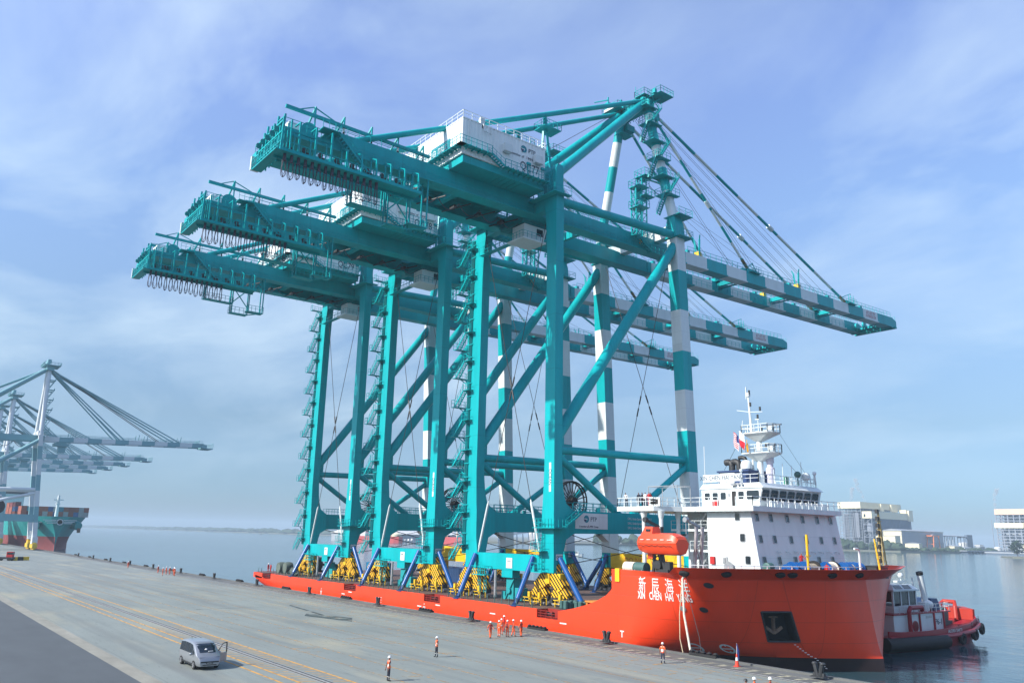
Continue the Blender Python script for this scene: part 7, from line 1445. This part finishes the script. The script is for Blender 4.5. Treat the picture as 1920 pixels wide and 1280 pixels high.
for i, (x, y, a, b_, h_, m_) in enumerate(((-652, 1500, 14, 30, 9, CRM), (-655, 1550, 10, 26, 7, PTK), (-650, 1600, 8, 20, 9, PGR), (-668, 1640, 10, 16, 12, PTK), (-610, 1740, 30, 30, 15, CRM), (-585, 1735, 14, 40, 20, PTK), (-560, 1745, 20, 30, 22, CRM), (-630, 1745, 26, 18, 12, PGR))):
    t_ = bt('plant_shed', (x, y, .3), ['long cream shed right of the orange crane', 'white shed behind the jetty', 'small grey shed by the jetty end', 'white block beside the storage tank', 'cream pitched hall left of the far boiler', 'pale tank hall below the far boiler', 'cream office block below the far boiler', 'grey low shed at the start of the far works'][i], 'building', 'small plant buildings'); mb = MB(); mb.box(x-a/2, x+a/2, y-b_/2, y+b_/2, .3, h_); G('wall', mb, m_, t_, (x, y, .3)); mb = MB(); mb.prism([(x-a/2-.5, h_), (x+a/2+.5, h_), (x, h_+a*.12)], 'y', y-b_/2-.4, y+b_/2+.4); G('roof', mb, PGR, t_, (x, y, .3)); mb = MB()
    for k in range(4): mb.box(x+a/2, x+a/2+.1, y-b_/2+2+k*b_/4.4, y-b_/2+3.5+k*b_/4.4, h_*.45, h_*.7)
    G('window', mb, GLS, t_, (x, y, .3))['kind'] = 'stuff'
t_ = bt('boiler_house', (-610, 1870, .3), 'second boiler house with peach roof band at the right edge'); Lc = (-610, 1870, .3)
mb = MB(); mb.box(-690, -600, 1782, 1988, 72, 83); G('roof_band', mb, PPK, t_, Lc); mb = MB(); frame(mb, -689, -602, 1784, 1980, .3, 72, 8, 9, 12, 1.9); G('steel_frame', mb, PST, t_, Lc); mb = MB(); mb.box(-692, -640, 1780, 1792, 46, 56); mb.box(-660, -610, 1782, 1850, 46, 56); G('mid_house', mb, CRM, t_, Lc); mb = MB(); mb.box(-686, -606, 1796, 1960, 10, 30); mb.box(-680, -640, 1790, 1900, 30, 44); mb.box(-670, -620, 1810, 1960, 56, 70); G('boiler_casing', mb, PGR, t_, Lc); mb = MB(); mb.box(-630, -596, 1780, 1800, 12, 30); G('hopper', mb, PPK, t_, Lc)
t_ = bt('transmission_mast', (-700, 1790, .3), 'thin lattice mast left of the far works', 'mast'); mb = MB(); mb.beam((-700, 1790, .3), (-700, 1790, 62), .9); mb.beam((-703, 1790, 44), (-697, 1790, 44), .5); G('mast_pole', mb, PST, t_, (-700, 1790, .3))
t_ = bt('jetty', (-612, 1560, WZ), 'long jetty on piles below the plant', 'jetty'); mb = MB(); mb.box(-618, -606, 1440, 1680, 1.4, 2.6); G('jetty_deck', mb, PGR, t_, (-612, 1560, WZ)); mb = MB()
for k in range(20): mb.box(-617, -607, 1444+12.2*k, 1447+12.2*k, WZ-2, 1.4)
G('pile', mb, PBL, t_, (-612, 1560, WZ))['kind'] = 'stuff'
t_ = bt('jetty', (-470, 1400, WZ), 'dark low wharf in front of the far works', 'jetty'); mb = MB(); mb.box(-560, -400, 1392, 1412, -.2, 2.0); G('jetty_deck', mb, PGR, t_, (-470, 1400, WZ)); mb = MB(); mb.box(-558, -402, 1393, 1411, WZ-2, -.2); G('wharf_wall', mb, PBL, t_, (-470, 1400, WZ))
# steam: small bodies of thin cloud above the stacks
sm = bpy.data.materials.new('steam'); sm.use_nodes = True; t = sm.node_tree; t.nodes.remove(t.nodes['Principled BSDF']); pv = t.nodes.new('ShaderNodeVolumePrincipled'); pv.inputs['Color'].default_value = (.92, .94, .97, 1)
g = t.nodes.new('ShaderNodeTexCoord'); n = t.nodes.new('ShaderNodeTexNoise'); n.inputs['Scale'].default_value = .16; n.inputs['Detail'].default_value = 3; t.links.new(g.outputs['Object'], n.inputs[0]); r = t.nodes.new('ShaderNodeMapRange'); r.inputs[1].default_value = .42; r.inputs[2].default_value = .75; r.inputs[4].default_value = .26; t.links.new(n.outputs[0], r.inputs[0]); t.links.new(r.outputs[0], pv.inputs['Density']); t.links.new(pv.outputs[0], t.nodes['Material Output'].inputs['Volume'])
for i, (x, y, z, dx, h_, k) in enumerate(((-757, 1352, 80, 9, 26, 1.0), (-743, 1378, 80, -14, 42, 1.1), (-690, 1784, 83, 10, 42, 1.1))):
    mb = MB(); secs = []
    for j in range(9): f = j/8; r_ = (1.6+4.6*f*(1.15-f*.6))*k; c = (x+dx*f*.5+1.6*math.sin(5*f+i), y+dx*f, z+h_*f); secs.append([(c[0]+r_*math.cos(a*math.pi/4)*(1+.2*math.sin(a*2+j)), c[1]+r_*math.sin(a*math.pi/4), c[2]) for a in range(8)])
    mb.loft(secs); tag(build('steam', mb, sm), ['thin white steam over the boiler house, left plume', 'thin white steam over the boiler house, right plume', 'thin white steam over the far boiler house'][i], None, None, 'stuff')
# ------------------------------------------------------------------ dock seen under the cranes, boats
t_ = bt('dock_silo', (-1005, 850, .3), 'bright white silo block seen under the portal beam'); mb = MB(); mb.box(-1014, -1000, 836, 846, .3, 26); G('wall', mb, PTK, t_, (-1005, 850, .3)); mb = MB(); mb.box(-1014.5, -999.5, 835.5, 846.5, 26, 26.8); G('roof', mb, PGR, t_, (-1005, 850, .3)); mb = MB(); mb.box(-1013, -1001, 848, 853, .3, 28); G('lift_tower', mb, PTK, t_, (-1005, 850, .3))
t_ = bt('dock_conveyor', (-1010, 810, .3), 'pale inclined conveyor on trestles left of the white silo', 'conveyor'); mb = MB(); mb.beam((-1010, 770, 9), (-1006, 836, 18), 2.5, 3); G('conveyor', mb, PTK, t_, (-1010, 810, .3)); mb = MB()
for k in range(6): y = 772+12*k; mb.beam((-1010, y, WZ), (-1010, y, 9+1.6*k), 1.0); mb.beam((-1006, y, WZ), (-1010, y, 9+1.6*k), .8)
G('trestle', mb, PBL, t_, (-1010, 810, .3))
t_ = bt('dock_shed', (-1085, 700, .3), 'long pale roofed dock shed seen under the middle crane'); mb = MB(); mb.box(-1150, -1090, 560, 760, WZ, 9); G('wall', mb, PGR, t_, (-1085, 700, .3)); mb = MB(); mb.prism([(-1152, 9), (-1088, 9), (-1120, 14)], 'y', 558, 762); G('roof', mb, PTK, t_, (-1085, 700, .3))
mb = MB(); mb.lathe([(8, 0), (8, 11), (4, 13), (.2, 13.6)], (-1080, 632, WZ), 'z', 18); tag(build('storage_tank', mb, CRM), 'cream round tank before the long dock shed', 'tank')
HR = mat('far_hull_red', (.5, .05, .045), .6, var=.1)
def freighter(x, y, L_, rz, m_, lab, w_=14, h_=9):
    t_ = empty('cargo_ship', (x, y, WZ), R(rz)); secs = []
    for f, k in ((-.5, .8), (-.45, 1), (.35, 1), (.45, .7), (.5, .06)): secs.append([(f*L_, -w_/2*k, -1), (f*L_, -w_/2*k, h_), (f*L_, w_/2*k, h_), (f*L_, w_/2*k, -1)])
    mb = MB(); mb.loft(secs); build('hull', mb, m_, t_); mb = MB(); mb.box(-.42*L_, -.30*L_, -w_*.4, w_*.4, h_, h_+12); mb.box(-.41*L_, -.31*L_, -w_*.45, w_*.45, h_+12, h_+15); build('deckhouse', mb, PTK, t_); mb = MB()
    for k in range(3): xx = (-.15+.2*k)*L_; mb.beam((xx, 0, h_), (xx, 0, h_+13), 1.0); mb.beam((xx, 0, h_+11), (xx+.13*L_, 0, h_+7), .8)
    build('deck_crane', mb, CRM, t_); tag(t_, lab, 'ship')
freighter(-925, 632, 80, 20, HR, 'distant red cargo ship seen between the nearest and middle crane'); freighter(-1000, 560, 70, 30, HR, 'fainter distant red ship left of the other red ship', 12, 8)
mb = MB(); mb.box(-1030, -1020, 560, 630, WZ-1, -.4)
for k in range(12): mb.box(-1022, -1018, 562+5.5*k, 565+5.5*k, -.4, 2.2+(k % 3)*.6)
tag(build('pontoon_dock', mb, PTK), 'pale pontoon dock with small white craft before the sheds', 'dock')
t_ = bt('dolphin_pier', (-1320, 1330, WZ), 'low hazy pier on the water under the portal beam', 'pier'); mb = MB(); mb.box(-1420, -1300, 1270, 1290, 2, 4); mb.box(-1300, -1250, 1330, 1350, 1, 3); G('jetty_deck', mb, PGR, t_, (-1320, 1330, WZ)); mb = MB()
for k in range(9): mb.box(-1418+14*k, -1415+14*k, 1274, 1288, WZ-2, 2)
G('pile', mb, PBL, t_, (-1320, 1330, WZ))['kind'] = 'stuff'
lb_ = empty('launch', (-430, 398, WZ), R(35)); secs = []
for f, k in ((-5, .9), (2, 1), (4.4, .55), (5.6, .05)): secs.append([(f, -1.7*k, -.3), (f, -2*k, 1.1+(f > 2)*.5), (f, 2*k, 1.1+(f > 2)*.5), (f, 1.7*k, -.3)])
mb = MB(); mb.loft(secs); build('hull', mb, WHT, lb_); mb = MB(); mb.box(-3, 2, -1.3, 1.3, 1.1, 2.7); mb.box(-3.4, 2.6, -1.5, 1.5, 2.7, 2.85); mb.beam((-1, 0, 2.8), (-1, 0, 4.4), .1); cbn = build('cabin', mb, WHT, lb_); mb = MB(); mb.box(-2.6, 1.6, -1.34, -1.3, 1.8, 2.5); mb.box(2.0, 2.04, -1.1, 1.1, 1.8, 2.5); build('window', mb, GLS, cbn); tag(lb_, 'small white launch on the water seen below the portal beam', 'launch')
for i, (x, y) in enumerate(((-2300, 900), (-2050, 1010))):
    t_ = empty('buoy', (x, y, WZ)); mb = MB(); mb.lathe([(2, -.5), (2, 1.5), (.6, 2), (.4, 6), (.1, 6.5)], (0, 0, 0), 'z', 10); build('buoy_body', mb, DARK, t_); mb = MB(); mb.box(-.6, .6, -.6, .6, 5, 7); build('top_mark', mb, DARK, t_); tag(t_, ['dark buoy far out, left one, before the horizon', 'dark buoy far out, right one, before the horizon'][i], 'buoy')

# ------------------------------------------------------------------ container ship along the far quay
cs = empty('container_ship', (-650, 82, WZ)); CSO = (-650, 82, WZ); tag(cs, 'teal container ship with dark red underside moored beyond the far cranes', 'ship')
CT = mat('container_ship_teal', (.012, .30, .30), .5, var=.12, scale=.1); CRD_ = mat('container_ship_antifouling', (.22, .05, .05), .65, var=.2, scale=.1)
mb = MB(); secs = []; ZL = [-4, WZ, 1, 5.0, 8, 11, 13, 15.5]
def csw(s, z):   # half breadth by distance aft of the bow
    top = 17*min(1, (s/26)**.55) if s > 0 else 0; bot = 17*min(1, max(0, (s-3)/60)**.8); f = max(0, min(1, (z+2)/17)); return bot+(top-bot)*f**1.3
for j, z in enumerate(ZL): 
    pass
ss = [0, 1, 3, 6, 10, 15, 22, 30, 45, 65, 100, 200, 300]
for s_ in ss:
    rg = []
    for z in ZL: bx = -497+max(0, (z-2)*.28)-s_; rg.append((bx, 82-max(.15, csw(s_+max(0, z-2)*.18, z)), z))
    for z in reversed(ZL): bx = -497+max(0, (z-2)*.28)-s_; rg.append((bx, 82+max(.15, csw(s_+max(0, z-2)*.18, z)), z))
    secs.append(rg)
n = len(secs[0])
for i in range(len(secs)-1):
    o = len(mb.v); mb.v += secs[i]+secs[i+1]
    for k in range(n): z = (secs[i][k][2]+secs[i][(k+1) % n][2])/2; mb.f.append((o+k, o+n+k, o+n+(k+1) % n, o+(k+1) % n)); mb.m.append(1 if z < 4.9 else 0)
o = len(mb.v); mb.v += secs[0]; mb.f.append(tuple(o+k for k in range(n))); mb.m.append(0)
smoothall(build('hull', mb, [CT, CRD_], cs, CSO), 35)
for s_ in (-1, 1):
    mb = MB(); mb.tube((-505, 82+s_*8, 12), (-499.5, 82+s_*10.5, 10.6), 2.6, 14, 0, 2.2); smoothall(build('anchor_bolster', mb, CT, cs, CSO)); mb = MB(); mb.box(-499.6, -498.6, 82+s_*10.8-.8, 82+s_*10.8+.8, 7.2, 9.6); build('anchor', mb, MATS['rusty_anchor'], cs, CSO)
mb = MB(); mb.tube((-506, 82, 15), (-506, 82, 27), 1.0, 10, 0, .6); mb.box(-506.8, -505.2, 81, 83, 22, 22.6); mb.beam((-506, 79.5, 24.5), (-506, 84.5, 24.5), .5); smoothall(build('foremast', mb, WHT, cs, CSO))
mb = MB(); mb.box(-760, -748, 68, 97, 15, 37); mb.box(-760, -747, 64, 100, 33, 37); wb = build('bridge_house', mb, WHT, cs, CSO); mb = MB(); mb.box(-747.02, -746.9, 65, 99, 34.2, 36); build('window', mb, GLS, wb, CSO); mb = MB(); mb.box(-761, -746.8, 66, 98, 37, 38.2); build('red_band', mb, RED, wb, CSO)
mb = MB(); 
for k in range(5): mb.box(-500.2-.0, -500.0+.4, 82-9+.9*k, 82-8.3+.9*k, 12.3, 12.6)
for z, y0, y1 in ((13.4, 74, 90), (12.6, 75, 89), (11.8, 76, 88)): mb.box(-492.4, -492.1, y0, 80.2, z, z+.35); mb.box(-492.4, -492.1, 83.8, y1, z, z+.35)
bw = build('bow_stripe', mb, WHT, cs, CSO); mb = MB(); mb.lathe([(1.6, 0), (1.6, .25), (1.2, .25), (1.2, 0)], (-492.3, 82, 12.6), 'x', 16); build('bow_emblem', mb, WHT, cs, CSO)
CCOL = [mat('box_'+n_, c, .6, var=.2) for n_, c in (('rust', (.26, .07, .045)), ('brick', (.33, .10, .06)), ('teal', (.03, .20, .26)), ('blue', (.03, .10, .24)), ('grey', (.33, .34, .34)), ('maroon', (.18, .04, .045)))]
CNAME = ['rust red', 'brick red', 'teal blue', 'dark blue', 'grey', 'maroon']
proto_boxes = {}
for ci, m_ in enumerate(CCOL): proto_boxes[ci] = None
for ry in range(13):
    for rz_ in range(2):
        ci = random.choice((0, 0, 1, 1, 2, 3, 4, 5)); y = 82-15.2+2.54*ry; z = 15.6+2.62*rz_
        if proto_boxes[ci] is None: o = container(-516, y, z, 12.2, CCOL[ci], 'tmp', 0); proto_boxes[ci] = o
        else: o = copy_tree(proto_boxes[ci]); o.location = (-516, y, z)
        tag(o, '%s container, %s tier, %s from the quay side across the far bow' % (CNAME[ci], ('lower', 'upper')[rz_], ('first', 'second', 'third', 'fourth', 'fifth', 'sixth', 'seventh', 'eighth', 'ninth', 'tenth', 'eleventh', 'twelfth', 'last')[ry]), 'container', 'containers on the far ship')
for rx in range(3):
    for rz_ in range(3):
        ci = random.choice((0, 1, 3, 5)); o = copy_tree(proto_boxes[ci]) if proto_boxes[ci] else container(-545, 68, 18, 12.2, CCOL[ci], 't'); o.location = (-545-13.5*rx, 67.5, 15.6+2.62*rz_)
        tag(o, '%s container of the quay side stacks behind the far bow, %s stack, %s tier' % (CNAME[ci], ('nearest', 'middle', 'farthest')[rx], ('bottom', 'middle', 'top')[rz_]), 'container', 'containers on the far ship')

# ------------------------------------------------------------------ far quay cranes
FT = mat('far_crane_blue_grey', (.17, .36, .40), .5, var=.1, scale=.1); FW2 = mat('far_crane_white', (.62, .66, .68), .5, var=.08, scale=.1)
def far_crane():
    r_ = empty('gantry_crane', (0, 0, 0)); B = lambda n_, mb, m: build(n_, mb, m, r_)
    for s in (-1, 1):
        zl = [4.5, 12, 19, 26, 33, 40, 46, 51]; yy = lambda z: 61.3-.085*(z-4.5)
        mb = MB(); mb.rects([(z, s*7-1.0, s*7+1.0, yy(z)-.9+(.0), yy(z)+.9) for z in zl], [1, 0, 1, 0, 1, 0, 1]); B('seaside_leg', mb, [FT, FW2])
        mb = MB(); mb.rects([(4.5, s*7-1, s*7+1, 28, 30), (60, s*7-1, s*7+1, 28, 30)]); B('landside_leg', mb, FT)
        mb = MB(); mb.box(s*7-.8, s*7+.8, 29, 61, 12.3, 15.4); B('portal_beam', mb, FT)
        mb = MB(); mb.tube((s*7, 29.5, 26), (s*7, 60, 26.4), .8, 10); mb.tube((s*7, 30, 17), (s*7, 59.5, 25), .7, 10); smoothall(B('horizontal_brace', mb, FW2)); mb = MB(); mb.tube((s*7, 29.5, 28), (s*7, 57.5, 49), .9, 10); smoothall(B('diagonal_brace', mb, FT))
        mb = MB(); mb.tube((s*7, 29, 60), (s*1.8, 56.5, 82.5), .9, 10); smoothall(B('raking_leg', mb, FT)); mb = MB(); mb.tube((s*6.6, 57.3, 51), (s*1.8, 57.4, 82.5), .95, 10); ps = smoothall(B('apex_post', mb, FW2))
        mb = MB()
        for k in range(6): f = .08+.15*k; c = Vector((s*6.6, 57.3, 51))*(1-f)+Vector((s*1.8, 57.4, 82.5))*f; mb.box(c.x-1, c.x+1, c.y+.8, c.y+3.2, c.z, c.z+.3); mb.rail([(c.x-1, c.y+3.1, c.z), (c.x+1, c.y+3.1, c.z)], 1.1, 1, .12); mb.flight((c.x, c.y+.9, c.z-3.8), (c.x, c.y+3, c.z), (.8, 0, 0), 6, hr=False)
        build('stair_landing', mb, FT, ps)
        x0, x1 = s*3.4-.65, s*3.4+.65; zb_ = lambda y: 48.6+(y-57)*.038
        mb = MB(); mb.loft([[(x0, y, zb_(y)), (x1, y, zb_(y)), (x1, y, zb_(y)+2.6), (x0, y, zb_(y)+2.6)] for y in (8, 59.5)]); B('landside_girder', mb, FT)
        ys = [59.5+6.05*k for k in range(12)]+[132]; mb = MB(); mb.loft([[(x0, y, zb_(y)), (x1, y, zb_(y)), (x1, y, zb_(y)+2.1), (x0, y, zb_(y)+2.1)] for y in ys], [1-(k % 2) for k in range(12)]); bg_ = B('boom_girder', mb, [FT, FW2])
        mb = MB(); mb.rail([(x1, 60, zb_(60)+2.1), (x1, 131, zb_(131)+2.1)], 1.1, 3, .12); 
        for y in (70, 72, 100, 104, 120): mb.beam((s*3.4, y, zb_(y)+2), (s*3.4, y+.4, zb_(y)+5), .3)
        build('walkway_railing', mb, FT, bg_)
        for yb in (118, 92): 
            for o in (-.5, .5): mb = MB(); mb.tube((s*1.8+o*.4, 58.2, 82.2), (s*3.4+o, yb+o*3, zb_(yb)+2.2), .3, 7); B('fore_stay', mb, FT)
        mb = MB(); mb.tube((s*1.8, 57, 83), (s*3.4, 8, 53), .4, 7); B('back_stay', mb, FT)
        mb = MB()
        for k in range(4): mb.path([(s*1+.3*k, 58, 83), (s*1.5+.3*k, 110, zb_(110)+2.4)], .06, 4)
        B('hoist_rope', mb, WIRE)
        mb = MB(); mb.box(s*7-4.5, s*7+4.5, 60.4, 62.2, .9, 2.6); 
        for k in range(8): mb.tube((s*7-4+1.15*k, 60.9, .6), (s*7-4+1.15*k, 61.7, .6), .5, 10)
        mb.prism([(s*7-2.5, 2.6), (s*7+2.5, 2.6), (s*7+1, 4.6), (s*7-1, 4.6)], 'y', 60.5, 62.1); B('bogie', mb, YEL)
    mb = MB(); mb.box(-7, 7, 60.6, 62, 4.5, 8.3); mb.box(-7, 7, 28.3, 29.7, 4.5, 8.3); mb.box(-7, 7, 56.2, 58.4, 51, 53); B('cross_beam', mb, FW2)
    mb = MB(); mb.box(-4.2, 4.2, 56, 59, 81.8, 84); mb.box(-5.5, 5.5, 54.5, 61.5, 84, 84.3); mb.rail([(-5.5, 54.5, 84.3), (5.5, 54.5, 84.3), (5.5, 61.5, 84.3), (-5.5, 61.5, 84.3), (-5.5, 54.5, 84.3)], 1.2, 1.4, .14); mb.box(-3.5, 3.5, 56, 57.5, 85.4, 87); mb.beam((-3, 57, 84), (-3, 57, 86), .3); mb.beam((3, 57, 84), (3, 57, 86), .3); B('apex_head', mb, FT)
    g_ = 48.6+75*.038; mb = MB(); mb.box(-4.6, 4.6, 131, 133.4, g_-.4, g_+1.6); mb.box(-4.6, 4.6, 133, 136.5, g_-.5, g_-.1); mb.rail([(-4.6, 136.5, g_), (4.6, 136.5, g_)], 2.5, 1.5, .15); mb.box(-4, 4, 129.5, 132, g_+1.8, g_+2); mb.rail([(-4, 129.5, g_+2), (4, 129.5, g_+2)], 1.6, 1.3, .15); B('boom_tip_frame', mb, FT)
    mb = MB(); mb.box(-6.5, 6.5, 14, 26, 53, 59); B('machinery_house', mb, FW2)
    mb = MB(); mb.box(-3, 3, 64, 70, 47, 48.3); mb.box(-1, 2, 66, 69, 44.2, 47); B('trolley', mb, FT)
    for k in range(3): mb = MB(); mb.path([(-2.7, 34+7*k+7*q/8, 48.4-2.6*math.sin(math.pi*q/8)) for q in range(9)], .12, 5); B('festoon_loop', mb, WIRE)
    mb = MB(); mb.lathe([(3.0, -.4), (3.2, -.4), (3.2, .4), (3.0, .4)], (5.6, 45, 18.4), 'x', 20); mb.lathe([(.4, -.3), (2.9, -.25), (2.9, .25), (.4, .3)], (5.6, 45, 18.4), 'x', 20); B('cable_reel', mb, BLK)
    mb = MB(); mb.box(5.0, 9.0, 60.2, 62.4, 2.6, 5.6); B('drive_cabinet', mb, FW2)
    return r_
fc = far_crane(); FL = ['nearest of the pale blue grey cranes on the far quay, tallest at left', 'second pale blue grey crane behind the nearest far one', 'third pale blue grey crane along the far quay', 'fourth pale blue grey crane along the far quay', 'faintest pale blue grey crane, shortest boom in view']
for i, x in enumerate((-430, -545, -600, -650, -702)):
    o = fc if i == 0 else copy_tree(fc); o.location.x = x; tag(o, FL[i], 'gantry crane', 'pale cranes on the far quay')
# small plant on the far quay
for i, (x, y) in enumerate(((-298, 38.6), (-299, 40.3), (-300, 42.0))): mb = MB(); mb.hexa([(x-.6, y-.8, 0), (x+.6, y-.8, 0), (x+.6, y+.8, 0), (x-.6, y+.8, 0)], [(x-.45, y-.8, 1.1), (x+.45, y-.8, 1.1), (x+.45, y+.8, 1.1), (x-.45, y+.8, 1.1)]); tag(build('barrier_block', mb, YEL if i != 1 else BLK), ['yellow barrier block nearest the far tractor', 'black barrier block between two yellow ones', 'yellow barrier block farthest from the far tractor'][i], 'barrier', 'barrier blocks on the far quay')
t_ = empty('yard_tractor', (-297, 36, 0), R(60)); mb = MB(); mb.box(-2.4, 2.4, -1.1, 1.1, .5, 1.1); build('chassis', mb, DARK, t_); mb = MB(); mb.box(.6, 2.3, -1.0, .4, 1.1, 2.7); cb_ = build('cab', mb, RCLO, t_); mb = MB(); mb.box(.8, 2.32, -1.02, .42, 1.9, 2.5); build('window', mb, GLS, cb_)
for x in (-1.5, 1.5):
    for y in (-1.0, 1.0): mb = MB(); mb.tube((x, y-.2, .5), (x, y+.2, .5), .5, 12); build('wheel', mb, BLK, t_)
tag(t_, 'red yard tractor standing far along the quay at the left edge', 'tractor')
